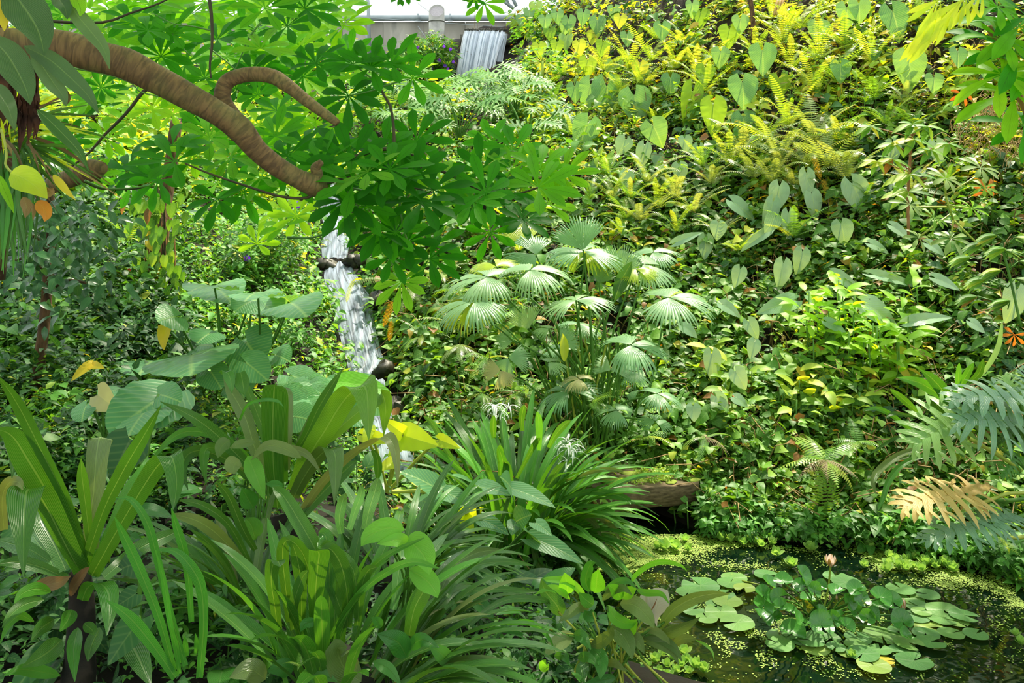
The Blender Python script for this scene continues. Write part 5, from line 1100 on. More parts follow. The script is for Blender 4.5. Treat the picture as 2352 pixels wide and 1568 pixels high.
    for pts, w, m in [(((0, 1030), (200, 830), (420, 740), (640, 720), (790, 600)), 0, None)][:0] + [(((400, 1480), (500, 1320), (640, 1240), (850, 1222), (1020, 1250)), 44, M_STRAPD), (((380, 1560), (560, 1440), (800, 1420), (1060, 1440)), 40, M_STRAPD), (((350, 1440), (420, 1300), (520, 1200), (640, 1150), (790, 1135)), 60, M_BRONZE), (((560, 1680), (700, 1560), (860, 1490), (1100, 1500), (1130, 1560)), 42, M_STRAPD)]:
        blade_part(r4, m, Z3(*pts), w / 3.137 * 1.15, 2.5, 2.9, W_STRAP, .3, n=16)
    g = thing('fresh_green_blades', 'tuft of upright fresh light green blades at the lower left', 'grass', at(410, 1540, 2.1))
    for pts, w in [(((870, 1500), (800, 1250), (700, 1000), (620, 830), (575, 735)), 50), (((930, 1480), (850, 1200), (790, 950), (740, 770), (660, 650), (580, 640)), 40), (((960, 1260), (945, 1050), (920, 900), (880, 770), (860, 690)), 42), (((1000, 1540), (1020, 1300), (1010, 1100), (960, 990), (880, 910), (790, 900)), 55), (((880, 1540), (760, 1370), (650, 1240), (530, 1150)), 62), (((900, 1470), (850, 1250), (820, 1050), (780, 900)), 28), (((940, 1430), (930, 1380), (925, 1330)), 26), (((980, 1420), (985, 1370), (980, 1320)), 22), (((900, 1520), (880, 1380), (850, 1280)), 28)]:
        blade_part(g, M_GRASS, Z0(*pts), w / 2.183, 2.15, 2.05, W_BASE, .35, n=16)
foreground_clumps()
# ------------------------------------------------------------------ broad leaves: elephant ears, peace lilies, arrow leaves
def leafy(root, me, bpx, tpx, wscale, Y0, Y1, base=None, face=.5, lab=None, stalk=M_STEM, sr=.006, name='leaf', bendmid=.5, up=None):
    """blade from its stalk joint (px) to its tip (px); face leans the blade to the viewer"""
    a = at(*bpx, Y0); b = at(*tpx, Y1); ax = b - a; L_ = np.linalg.norm(ax)
    n_ = np.array(up) if up is not None else nrm((0, -math.sin(face * PI / 2), math.cos(face * PI / 2)))
    M = frame(ax, n_); M = M * np.array((wscale, 1, 1))[None]
    o = inst(name, me, root, M, a, L_, lab)
    if base is not None:
        m = a * .5 + np.asarray(base) * .5 + np.array(((a[0] - base[0]) * .15, 0, .06))
        part('stalk', tube(smooth_path([base, m, a + (0, 0, -.003)], 10), np.linspace(sr * 1.3, sr, 10), 6, False), stalk, root)
    return o
ME = {}
def hm(key, mat, **kw):
    if key not in ME: ME[key] = mesh(mat.name, heart(**kw), mat)
    return ME[key]
TARO = lambda k: hm(('taro', k), M_TARO, wf=W_ROUND, L=1, w=1.25, lobe=.55, n=14, k=4, fold=.08 + .04 * k, bend=.42, rip=.045, rf=4, sinus=.09, cup=.2)
TAROY = lambda: hm('taroy', M_LIME, L=1, w=.95, lobe=.35, n=12, k=4, fold=.12, bend=.5, rip=.05, rf=4, sinus=.1)
PH = lambda k: hm(('ph', k), M_PHILO, L=1, w=.78, lobe=.34, n=14, k=3, fold=.12, bend=.35 + .2 * k, rip=.06 + .03 * k, rf=5, sinus=.12, wf=W_ARROW)
PHG = lambda k: hm(('phg', k), M_PHILOG, L=1, w=.72, lobe=.26, n=14, k=3, fold=.1, bend=.3 + .2 * k, rip=.03, rf=4, sinus=.12, wf=W_HEART)
PHS = lambda k: hm(('phs', k), M_SUNNY, L=1, w=.78, lobe=.34, n=14, k=3, fold=.12, bend=.35, rip=.07, rf=5, sinus=.12, wf=W_ARROW)
def taros():
    Z5 = Zc(0, 450, 2.851)
    gb = at(500, 930, 5.95); root = thing('elephant_ear', 'elephant ear clump with big round blue green leaves left of the stream', 'plant', gb)
    q = np.random.default_rng(3)
    T = [((1255,1040),(1240,1108),1.5,.35),((1615,960),(1700,1075),1.15,.75),((1000,1080),(900,1120),1.4,.4),((1610,1090),(1740,1180),.95,.5),((1405,590),(1250,560),.9,.2),((1410,600),(1500,635),.9,.25),((1150,790),(1040,800),1.2,.7),((1640,690),(1540,735),1.1,.6),((1655,680),(1800,715),.8,.3),((1690,640),(1600,620),.9,.4),((1900,700),(1990,725),1.0,.35),((1890,690),(1820,605),.6,.3),((1370,900),(1290,940),1.2,.6),((1300,980),(1390,960),1.2,.5),((1800,1040),(1880,1060),1.1,.5),((1380,1150),(1440,1240),1.0,.5),((1560,1240),(1590,1300),1.4,.5),((1480,1010),(1540,1000),.9,.4)]
    for i, (b, t, ws, face) in enumerate(T):
        bp, tp = Z5(b, t); Y = 5.0 + .35 * (i % 3)
        leafy(root, TARO(i % 3), bp, tp, ws * (1.25 if face > .5 else .95), Y, Y - (.30 if face < .5 else .12), gb + (q.normal(0, .2), q.normal(0, .1), 0), face, sr=.007)
    leafy(root, hm('tarodying', M_YEL, L=1, w=.6, lobe=.3, n=12, k=3, fold=.5, bend=.8, rip=.15), *Z5((1090, 860), (1050, 990)), 1.0, 5.1, 5.0, gb, .9, 'yellowing hanging leaf')
    r2 = thing('elephant_ear', 'elephant ear with one huge mottled leaf behind the left crinum', 'plant', at(330, 1060, 3.6))
    b2 = at(330, 1080, 3.7)
    leafy(r2, TARO(1), *Z5((1050, 1320), (740, 1500)), .85, 3.9, 3.6, b2, .75, 'huge mottled leaf', sr=.011); leafy(r2, TARO(0), *Z5((960, 1400), (830, 1520)), 1.0, 3.8, 3.6, b2, .6, sr=.011)
    leafy(r2, TARO(2), *Z5((1040, 1300), (1160, 1320)), .8, 3.9, 3.8, b2, .5, sr=.01)
    r3 = thing('elephant_ear', 'small elephant ear with a pale blotched round leaf, left of the huge mottled leaf', 'plant', at(230, 1000, 4.2)); b3 = at(240, 1010, 4.3)
    leafy(r3, hm('tp', M_FANP, L=1, w=.8, lobe=.3, n=12, k=3, fold=.1, bend=.4), *Z5((640, 1300), (740, 1390)), 1.1, 4.2, 4.1, b3, .9, 'pale blotched leaf'); leafy(r3, TARO(0), *Z5((565, 1370), (520, 1460)), 1.1, 4.2, 4.1, b3, .9)
    leafy(r3, TARO(1), *Z5((760, 1270), (650, 1290)), 1.1, 4.3, 4.2, b3, .4); leafy(r3, TARO(2), *Z5((800, 1290), (860, 1300)), 1.2, 4.3, 4.2, b3, .4)
    r4 = thing('fallen_yellow_leaf', 'big curled yellow leaf lying on the left undergrowth', 'leaf', at(195, 865, 4.7))
    leafy(r4, hm('bigyel', M_YEL, L=1, w=.45, lobe=.2, n=12, k=3, fold=.3, bend=.5, rip=.15), *Z5((600, 1100), (455, 1195)), 1.0, 4.75, 4.65, None, .7); leafy(r4, hm('bigyel', M_YEL), *Z5((590, 1110), (670, 1110)), 1.2, 4.75, 4.7, None, .5)
    # low field of elephant ears under the cascade
    r5 = thing('elephant_ear_patch', 'low patch of ruffled elephant ears behind the tall crinum, left of the lower stream', 'plant', at(780, 960, 5.3))
    for i in range(46):
        px = q.uniform(640, 860); py = q.uniform(862, 960); Y = 5.0 + (960 - py) / 100 * .9; a = q.uniform(-PI, 0) if i % 3 else q.uniform(-.6, .3); r = q.uniform(34, 58)
        b = (px, py); t = (px + r * math.cos(a), py + abs(r * math.sin(a)) * .5 + 6)
        g0 = at(px, py + 60, Y + .05); leafy(r5, TARO(i % 3), b, t, 1.0, Y, Y - .08, g0, q.uniform(.25, .6), sr=.006)
    leafy(r5, hm('tb', M_SPATHG, L=1, w=.5, lobe=.1, n=12, k=3, fold=.15, bend=.4), (770, 878), (897, 884), 1.0, 5.3, 5.2, at(780, 940, 5.3), .4, 'long bright green leaf crossing the stream')
    # sunlit ones, the sun put into a lime yellow colour
    r6 = thing('sunlit_elephant_ear', 'sunlit lime yellow elephant ear between the tall crinum and the spider lily', 'plant', at(880, 1090, 4.3)); b6 = at(890, 1130, 4.4)
    for b, t, w in [((927, 1000), (1000, 1020), 1.1), ((925, 995), (885, 965), .8), ((840, 1000), (905, 1012), .6), ((850, 985), (835, 1020), .8), ((922, 1020), (895, 1040), 1.0), ((1010, 1010), (1050, 1025), .8), ((1060, 1190), (1085, 1225), 1.3), ((1070, 1180), (1050, 1165), 1.0), ((905, 1060), (870, 1075), .9), ((1080, 1185), (1100, 1170), .9)]:
        leafy(r6, TAROY(), b, t, w * .7, 4.3, 4.2, b6, .75, sr=.007, stalk=M_STEMY)
    r7 = thing('arrow_taro', 'taro with dark arrow leaves spread flat in front of the spider lily', 'plant', at(1120, 1290, 3.9)); b7 = at(1110, 1330, 4.0)
    for b, t, w, f in [((1094, 1117), (1045, 1077), .8, .15), ((1094, 1117), (1170, 1124), .8, .2), ((1174, 1121), (1160, 1092), 1.4, .5), ((1175, 1122), (1278, 1150), .62, .2), ((1185, 1198), (1212, 1180), 1.3, .6), ((1185, 1198), (1175, 1222), 1.0, .3), ((1226, 1237), (1343, 1282), .55, .35), ((1226, 1237), (1190, 1192), .7, .2), ((1110, 1195), (1168, 1218), .7, .3), ((1020, 1130), (1088, 1155), .8, .25), ((1015, 1130), (930, 1070), .9, .3), ((960, 1150), (1010, 1150), 1.0, .2), ((1230, 1200), (1266, 1222), .8, .3)]:
        leafy(r7, hm('taroflat', M_TARO, L=1, w=.72, lobe=.25, n=12, k=3, fold=.12, bend=.35, rip=.02), b, t, w * 1.1, 3.9, 3.8, b7, f, sr=.008, stalk=M_STEM)
taros()
def peace_lilies():
    root = thing('peace_lily', 'leafy peace lily rising from the near pond bank in front of the lily pads', 'plant', at(1400, 1560, 2.95)); q = np.random.default_rng(4)
    b = at(1400, 1570, 3.0)
    lm = lambda key, mat, w, fold, bend: ME.setdefault(('pl', key), mesh(mat.name, leaf(1, w, W_LANCE, 12, 3, fold, bend, 1.2, rip=.02, rf=3), mat))
    S_ = lambda pts, w, m=M_SPATH, side=None, roll=0, lab=None, Y0=2.9, Y1=2.8: blade_part(root, m, Z4(*pts), w / 3.92, Y0, Y1, W_LANCE, .15, side, roll, 3, 14, lab, rip=.03)
    S_(((740, 840), (700, 740), (600, 620), (560, 500)), 150, M_STRAPD); S_(((800, 640), (790, 540), (770, 450)), 150, M_SPATHG); S_(((1050, 630), (1060, 520), (1075, 420)), 165, M_SPATHG, lab='bright cupped leaf with a dark round shadow'); S_(((1000, 620), (960, 520), (1000, 380), (1050, 360)), 100, M_SPATH)
    S_(((1000, 760), (900, 600), (780, 520), (620, 510), (580, 500)), 70, M_SPATHG); S_(((820, 690), (730, 610), (620, 590), (500, 650)), 70, M_SPATHG); S_(((1280, 690), (1230, 610), (1160, 560)), 120, M_SPATHG); S_(((1290, 680), (1360, 620), (1420, 590)), 100, M_SPATHG); S_(((1030, 740), (960, 690), (900, 630)), 120, M_STRAP)
    S_(((1110, 620), (1250, 530), (1350, 530), (1420, 590)), 60, M_SPATH); S_(((1110, 700), (1200, 610), (1300, 590), (1380, 650)), 80, M_SPATHB); S_(((1420, 600), (1500, 630), (1640, 640), (1715, 730)), 60, M_SPATHG); S_(((1380, 590), (1400, 480), (1550, 370), (1700, 350), (1830, 390), (1875, 440)), 70, M_SPATHG, (0, -.5, 1), 0, 'long arching lime leaf reaching up')
    S_(((1270, 730), (1400, 740), (1520, 850), (1580, 950)), 160, M_SPATHB); S_(((1160, 740), (1230, 860), (1350, 910), (1430, 870)), 110, M_SPATHG); S_(((1330, 1000), (1380, 930), (1430, 900)), 120, M_SPATHG)
    S_(((1180, 930), (1280, 1000), (1350, 1100), (1380, 1230)), 170, M_SPATHB); S_(((1360, 1010), (1430, 1060), (1490, 1180)), 110, M_SPATHB); S_(((1630, 960), (1730, 800), (1900, 690), (2100, 640), (2260, 640)), 150, M_SPATHB, (0, -.4, 1), 0, 'long pale bronze leaf arching over the pads'); S_(((1600, 1000), (1700, 990), (1850, 930), (1990, 850)), 150, M_SPATHB, (0, -.6, 1))
    S_(((1740, 1110), (1820, 1050), (1900, 1040), (1960, 1050)), 80, M_SPATHB); S_(((1950, 1055), (2040, 1100), (2100, 1160), (2120, 1240)), 26, M_SPATHG); S_(((1450, 1040), (1600, 1080), (1740, 1160), (1800, 1280)), 90, M_SPATHB); S_(((1480, 1020), (1640, 1050), (1760, 1130), (1830, 1250)), 90, M_SPATHB); S_(((1480, 980), (1580, 970), (1680, 1040), (1720, 1100)), 70, M_SPATHB)
    S_(((1010, 1110), (1100, 1070), (1180, 1000), (1200, 930)), 110, M_SPATHB); S_(((850, 1000), (760, 1050), (660, 1120), (590, 1200)), 140, M_SPATHB); S_(((850, 1010), (930, 1030), (1010, 1140)), 110, M_SPATH); S_(((1000, 1130), (1080, 1200), (1100, 1300), (1090, 1410)), 150, M_SPATH)
    S_(((890, 1220), (980, 1210), (1080, 1290)), 90, M_SPATH); S_(((680, 1200), (760, 1200), (825, 1290)), 80, M_SPATH); S_(((620, 1330), (580, 1280), (600, 1230)), 90, M_SPATHG); S_(((1130, 1260), (1230, 1270), (1330, 1340)), 70, M_SPATHB); S_(((960, 1250), (930, 1350), (960, 1450)), 120, M_STRAPD); S_(((1230, 1390), (1100, 1420), (960, 1440)), 90, M_SPATH)
    S_(((250, 920), (400, 890), (530, 930), (640, 1050), (690, 1170)), 60, M_GRASS, (0, 0, 1)); S_(((40, 970), (200, 960), (380, 1010), (460, 1100)), 50, M_SPATH); S_(((600, 1380), (520, 1370), (430, 1410)), 60, M_SPATH); S_(((990, 780), (900, 760), (800, 830), (720, 890)), 90, M_SPATHB); S_(((1060, 850), (980, 830), (950, 790)), 110, M_SPATH)
    for i in range(30):
        x, y = Z4((q.uniform(650, 1700), q.uniform(700, 1150)))[0]; part('stalk', tube(smooth_path([b + (q.normal(0, .14), q.normal(0, .06), -.06), at(x * .5 + 1400 * .5, 1480, 2.92), at(x, y, 2.88)], 8), .0042, 5, False), M_STEMY if i % 2 else M_STEM, root)
    sp = thing('grey_spathe', 'large pale grey withered curled leaf standing on the bank behind the peace lily', 'leaf', at(1500, 1450, 3.1))
    blade_part(sp, leaf_mat('withered_grey', [(0, 'b8b0a0'), (1, 'd0c8b8')], .7, .25, tcol=(1.2, 1.1, .9), veins=(8, .5), vein_col=.05), Z4((1600, 930), (1590, 820), (1620, 700), (1700, 610)), 52, 3.1, 3.1, W_OBOV, .12, k=3, name='right_half')
    blade_part(sp, MATS['withered_grey'], Z4((1570, 920), (1530, 840), (1510, 740), (1540, 650), (1620, 620)), 44, 3.12, 3.12, W_LANCE, .1, k=3, name='left_half')
    blade_part(sp, M_STEMR, Z4((1545, 800), (1580, 740), (1600, 685)), 3, 3.05, 3.05, W_LANCE, .2, name='midrib')
    # ribbed leaves in the shaded foreground
    r2 = thing('ribbed_leaf_plant', 'plant with pale ribbed oval leaves between the two crinums', 'plant', at(570, 1200, 3.0))
    for pts, w, m in [(((60, 350), (20, 380), (0, 440)), 70, M_SPATHB), (((110, 450), (80, 480), (85, 520)), 100, M_SPATHB), (((150, 430), (190, 520), (235, 650)), 90, M_SPATHG), (((180, 690), (150, 640), (120, 590)), 90, M_SPATH), (((420, 440), (330, 390), (240, 380), (170, 450)), 60, M_SPATHB), (((190, 360), (110, 370), (60, 390)), 45, M_SPATHB), (((330, 580), (280, 570), (240, 570)), 40, M_SPATH), (((190, 850), (170, 780), (140, 740)), 100, M_SPATH)]:
        blade_part(r2, m, Z2(*pts), w / 2.183, 2.95, 2.9, W_LANCE, .12, k=3, n=12, rip=.03)
    for i in range(8): part('stalk', tube(smooth_path([at(575 + 3 * i, 1240, 3.0), at(560 + 8 * i, 1130, 3.0), at(540 + q.uniform(-10, 60), 1040 + q.uniform(0, 80), 2.95)], 8), .004, 5, False), M_STEM, r2)
    r3 = thing('fresh_peace_lily', 'peace lily with light green ribbed leaves right of the glossy foreground clump', 'plant', at(930, 1420, 2.8)); b3 = at(930, 1440, 2.8)
    for b_, t_, w, m in [((728, 892), (685, 840), 0, 0)][:0] + [(((900, 790), (840, 800), (760, 840), (690, 850)), 100, M_SPATHG), (((870, 760), (920, 770), (935, 800)), 70, M_SPATHG), (((940, 850), (990, 870), (1040, 930), (1060, 1020)), 150, M_SPATHG), (((960, 1000), (1020, 1040), (1080, 1090), (1100, 1140)), 110, M_SPATHG), (((960, 870), (860, 870), (800, 850)), 70, M_SPATHG)] and []: pass
    for pts, w, m in [(((935, 800), (850, 790), (760, 830), (720, 880)), 105, M_SPATHG), (((940, 850), (990, 880), (1040, 940), (1062, 1025)), 150, M_SPATHG), (((960, 1000), (1030, 1040), (1080, 1090), (1102, 1140)), 110, M_SPATHG), (((960, 870), (900, 850), (800, 870)), 70, M_SPATHG), (((700, 1290), (620, 1300), (560, 1290)), 0, M_SPATH)][:4] + [(((950, 1440), (900, 1360), (800, 1320)), 110, M_SPATH), (((960, 1400), (1020, 1350), (1110, 1390)), 70, M_SPATH), (((720, 1560), (640, 1500), (600, 1400), (650, 1390)), 150, M_SPATHB), (((820, 1290), (800, 1260), (770, 1240)), 50, M_SPATH), (((780, 1460), (860, 1500), (920, 1580)), 60, M_SPATH), (((500, 1260), (440, 1270), (415, 1310)), 50, M_SPATH), (((380, 1500), (320, 1490), (250, 1510)), 90, M_SPATH), (((240, 1550), (160, 1500), (60, 1540)), 110, M_SPATHB), (((400, 1560), (500, 1520), (600, 1560)), 80, M_SPATH), (((1180, 1480), (1120, 1420), (1060, 1380)), 80, M_SPATH)]:
        blade_part(r3, m, Z2(*pts), w / 2.183, 2.35, 2.3, W_LANCE, .12, k=3, n=12, rip=.03)
    for i in range(7): part('stalk', tube(smooth_path([b3 + (q.normal(0, .05), 0, -.1), at(930 + 4 * i, 1350, 2.5), at(900 + 12 * i, 1260 + 12 * i, 2.35)], 8), .004, 5, False), M_STEM, r3)
    r4 = thing('shade_philodendron', 'dark heart leaved climber hanging below the left crinum', 'plant', at(110, 1500, 2.2))
    q2 = np.random.default_rng(6)
    leafy(r4, hm('dk', M_BLUE, L=1, w=.85, lobe=.25, n=12, k=3, fold=.12, bend=.4), *Z0((680, 1120), (560, 1200)), 1.0, 2.35, 2.3, at(300, 1480, 2.4), .9); leafy(r4, hm('dk', M_BLUE), *Z0((700, 1250), (535, 1470)), .8, 2.3, 2.2, at(300, 1520, 2.35), .9, 'largest dull dark leaf'); leafy(r4, hm('dk', M_BLUE), *Z0((700, 960), (590, 1000)), 1.6, 2.5, 2.45, at(320, 1450, 2.5), .8)
    leafy(r4, hm('dk', M_BLUE), (300, 1010), (250, 1100), 1.3, 2.8, 2.75, at(300, 1200, 2.9), .9)
    for pts, w, m in [(((255, 1110), (180, 1095), (110, 1120), (70, 1170)), 60, M_STRAP), (((220, 1150), (130, 1170), (60, 1220), (10, 1290)), 60, M_STRAPD), (((360, 1200), (340, 1250), (300, 1310)), 70, M_STRAP), (((270, 1250), (210, 1290), (155, 1360)), 70, M_STRAPD), (((390, 1290), (370, 1400), (375, 1560)), 66, M_STRAP), (((310, 1350), (230, 1420), (110, 1490)), 100, M_STRAPD), (((170, 1260), (100, 1230), (40, 1280), (0, 1370)), 40, M_STRAP), (((420, 1270), (460, 1300), (470, 1330)), 50, M_STRAPD), (((300, 1530), (200, 1510), (100, 1500), (20, 1530)), 60, M_SPATH), (((500, 1290), (460, 1380), (440, 1460)), 70, M_STRAPD)]:
        blade_part(r4, m, Z0(*pts), w / 2.183 * 1.05, 2.25, 2.1, W_LANCE, .2, k=2, n=12)
peace_lilies()
# tangle of broad shaded leaves under the foreground plants, each one a leaf of a creeping plant
def creeping():
    q = np.random.default_rng(44)
    spots = [(60, 1450), (180, 1540), (300, 1440), (420, 1350), (520, 1540), (500, 1240), (250, 1250), (60, 1250), (1000, 1440), (1100, 1540), (1200, 1460), (1250, 1330), (1020, 1250), (820, 1120), (480, 1150), (700, 1060), (1330, 1440), (1280, 1540), (930, 1530), (640, 1530), (1050, 1340), (1150, 1390)]
    for i, (px, py) in enumerate(spots):
        g = ground(px, py + 30); 
        root = thing('creeping_arum', 'low dark leaved arum in the shade of the foreground straps', 'plant', g, 'shaded arums on the near bank')
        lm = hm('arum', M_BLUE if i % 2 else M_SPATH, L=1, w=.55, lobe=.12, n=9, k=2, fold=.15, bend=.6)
        lm = hm(('arum', i % 2), M_BLUE if i % 2 else M_SPATH, L=1, w=.55, lobe=.12, n=9, k=2, fold=.15, bend=.6)
        for k in range(8):
            a = q.uniform(0, 2 * PI); el = q.uniform(-.5, .7); p = g + np.array((math.cos(a) * q.uniform(.02, .16), math.sin(a) * .12, q.uniform(.02, .22)))
            yv = np.array((math.cos(a), math.sin(a) * .8 - .3, math.sin(el))); inst('leaf', lm, root, frame(yv, (q.normal(0, .2), -.4, 1)), p, q.uniform(.09, .17))
            part('stalk', tube([g, p], .003, 4, False), M_STEM, root)
creeping()

# ---- arrow leaved philodendrons climbing the right slope: joint px, tip px, width px
ARROW = [(1394,204,1399,284,58),(1457,223,1469,284,60),(1590,217,1579,298,40),(1356,198,1345,255,40),(1315,178,1316,240,30),(1350,287,1328,343,52),(1292,277,1277,314,46),(1500,290,1522,333,54),(1573,318,1578,344,26),(1436,322,1423,352,36),(1480,338,1472,384,28),(1638,245,1641,308,48),(1705,191,1711,244,58),(1675,70,1675,107,46),(1751,118,1755,166,56),(1707,271,1716,314,48),(1511,357,1511,382,26),(1605,341,1606,384,26),(1440,398,1437,426,28),(1684,465,1730,499,36),
 (1790,430,1785,480,38),(1852,400,1855,452,30),(1865,448,1876,499,32),(1958,425,1992,492,52),(2088,137,2093,202,62),(1973,10,1977,48,56),(2050,29,2072,88,52),(1945,20,1948,62,40),(1970,92,1973,152,52),(2145,180,2150,212,50),(1790,183,1792,222,54),(1780,500,1762,529,30),(1811,492,1813,540,28),(1932,515,1943,557,48),(1843,580,1834,624,32),(1799,607,1792,659,34),(1920,632,1977,667,30),(2010,632,2108,652,24),(1990,702,2062,742,54),(2092,737,2180,720,26),(1820,692,1752,712,36),(2335,670,2322,736,48),
 (1621,548,1620,590,30),(1650,515,1649,547,38),(1553,555,1604,532,20),(1690,470,1732,497,34),(1775,468,1761,529,30),(1761,534,1709,567,20),(1635,815,1638,870,34),(1690,855,1712,891,34),(1733,787,1726,820,26),(1645,912,1670,942,30),(1688,913,1715,929,24),(1592,934,1595,964,32),(1320,200,1322,232,30),(1410,150,1412,190,36),(1350,140,1352,172,34),(1238,105,1240,130,26),(1300,85,1300,113,26),(1252,42,1254,66,24),(1280,100,1278,124,24),(1372,48,1374,80,30),(1385,100,1382,126,26),(1306,45,1308,72,26),(1215,25,1217,45,20),(1230,12,1233,38,24),(1340,30,1338,56,24),(1425,40,1423,62,24),(1610,30,1612,60,30),(1590,10,1592,38,24),(1655,120,1654,152,34),(1700,45,1702,75,30),(1300,55,1296,78,22),(1262,70,1264,92,22),(1410,20,1412,44,24),(1220,60,1222,82,20),(1240,140,1244,160,22),(1330,100,1334,124,24),(1362,78,1360,100,22),(1280,30,1282,52,22),(1196,40,1198,60,18),(1440,80,1442,104,24),
 (1930,150,1934,186,40),(1880,60,1884,100,40),(2200,120,2204,150,36),(2262,150,2268,178,34),(1560,380,1566,412,30),(1540,180,1542,214,34),(1620,160,1618,194,36),(1470,150,1470,180,34),(1520,60,1522,90,30),(2050,520,2090,545,26),(2000,560,2040,575,24),(1700,620,1690,655,28),(1660,700,1700,722,26),(1720,740,1740,775,28),(1860,680,1900,700,28),(2150,640,2200,660,28),(2230,740,2260,760,26),(2130,560,2170,580,26),(2050,330,2056,370,30),(2150,330,2160,372,34),(1570,750,1600,770,24),(1900,740,1940,760,26)]
def arrow_plants():
    q = np.random.default_rng(8); cells = {}
    for a in ARROW: cells.setdefault((int(a[0] // 95), int(a[1] // 95)), []).append(a)
    GRP = 'arrow leaved philodendrons scattered over the right slope'
    cnt = 0
    for (cx, cy), ls in sorted(cells.items()):
        mx = sum(l[0] for l in ls) / len(ls); my = sum(l[1] for l in ls) / len(ls)
        g = ground(mx, my + 45, 4.0); n = len(ls)
        big = max(l[4] for l in ls)
        look = ('one' if n == 1 else 'two' if n == 2 else 'three' if n == 3 else 'several')
        where = ('near the waterfall' if mx < 1450 and my < 200 else 'in the top ferns' if my < 160 else 'in the large leaf row' if my < 320 and mx < 1760 else 'among sword ferns' if my < 400 else 'mid slope' if my < 680 else 'low on the slope')
        root = thing('arrow_philodendron', f"{look} {'large' if big > 44 else 'slender' if big < 30 else 'medium'} arrow leaf{'' if n == 1 else 's'} {where}".replace('leafs', 'leaves'), 'philodendron', g, GRP)
        for (bx, by, tx, ty, w) in ls:
            Yl = g[1] - .42 - .12 * q.random() if my > 160 else g[1] - .6
            L_ = math.hypot(tx - bx, ty - by); grey = by > 300
            me = (PHG if grey else (PHS if q.random() < .3 and by < 260 else PH))(cnt % 2); cnt += 1
            ws = w / (L_ * (.72 if grey else .78)) * 1.05
            vert = abs(ty - by) / L_
            cxm, cym = bx, by - (ty - by) * .05; tx, ty = cxm + (tx - cxm) * 1.2, cym + (ty - cym) * 1.15; leafy(root, me, (cxm, cym), (tx, ty), min(ws, 1.4), Yl, Yl - .05, g, .95 if vert > .6 else .6, stalk=M_STEM if cnt % 4 else M_STEMR, sr=.007)
arrow_plants()

# ---- sword ferns and friends
FR = {}
def frond_mesh(kind, v):
    if (kind, v) not in FR:
        mat = {'green': M_FERN, 'sunny': M_FERNY, 'pale': M_FERNW, 'dead': M_FERND, 'yellow': M_FERNO, 'tree': M_FERN}[kind]
        w, n, b = {'green': (.22, 22, 1.0), 'sunny': (.20, 22, .9), 'pale': (.22, 24, 1.1), 'dead': (.36, 17, 1.1), 'yellow': (.3, 20, .5), 'tree': (.46, 17, 1.0)}[kind]
        FR[kind, v] = mesh(mat.name, fern(1, w, n, b * (1 + .3 * (v - 1)), .35 if kind != 'dead' else .8, W_FROND if kind in ('tree', 'dead') else None), mat)
    return FR[kind, v]
def fern_plant(px, py, Lpx, n, kind, seed, label, group=None, spread=(.3, 1.3), az=(0, 2 * PI), Y=None, name='sword_fern', extra=None):
    q = np.random.default_rng(seed); g = ground(px, py, 3.5) if Y is None else at(px, py, Y)
    g = g - (0, .30, 0) + (0, 0, .20) if Y is None else g
    root = thing(name, label, 'fern', g, group); L_ = Lpx / F * g[1]
    for k in range(n):
        a = az[0] + (az[1] - az[0]) * (k + q.uniform(-.3, .3)) / n; el = q.uniform(*spread)
        kd = kind if extra is None or k % 4 else extra
        inst('frond', frond_mesh(kd, k % 3), root, rotz(a) @ rotx(el) @ roty(q.uniform(-.3, .3)), g + np.array((0, 0, .02)), L_ * q.uniform(.75, 1.15), 'withered brown frond' if kd == 'dead' and kind != 'dead' else None)
    return root
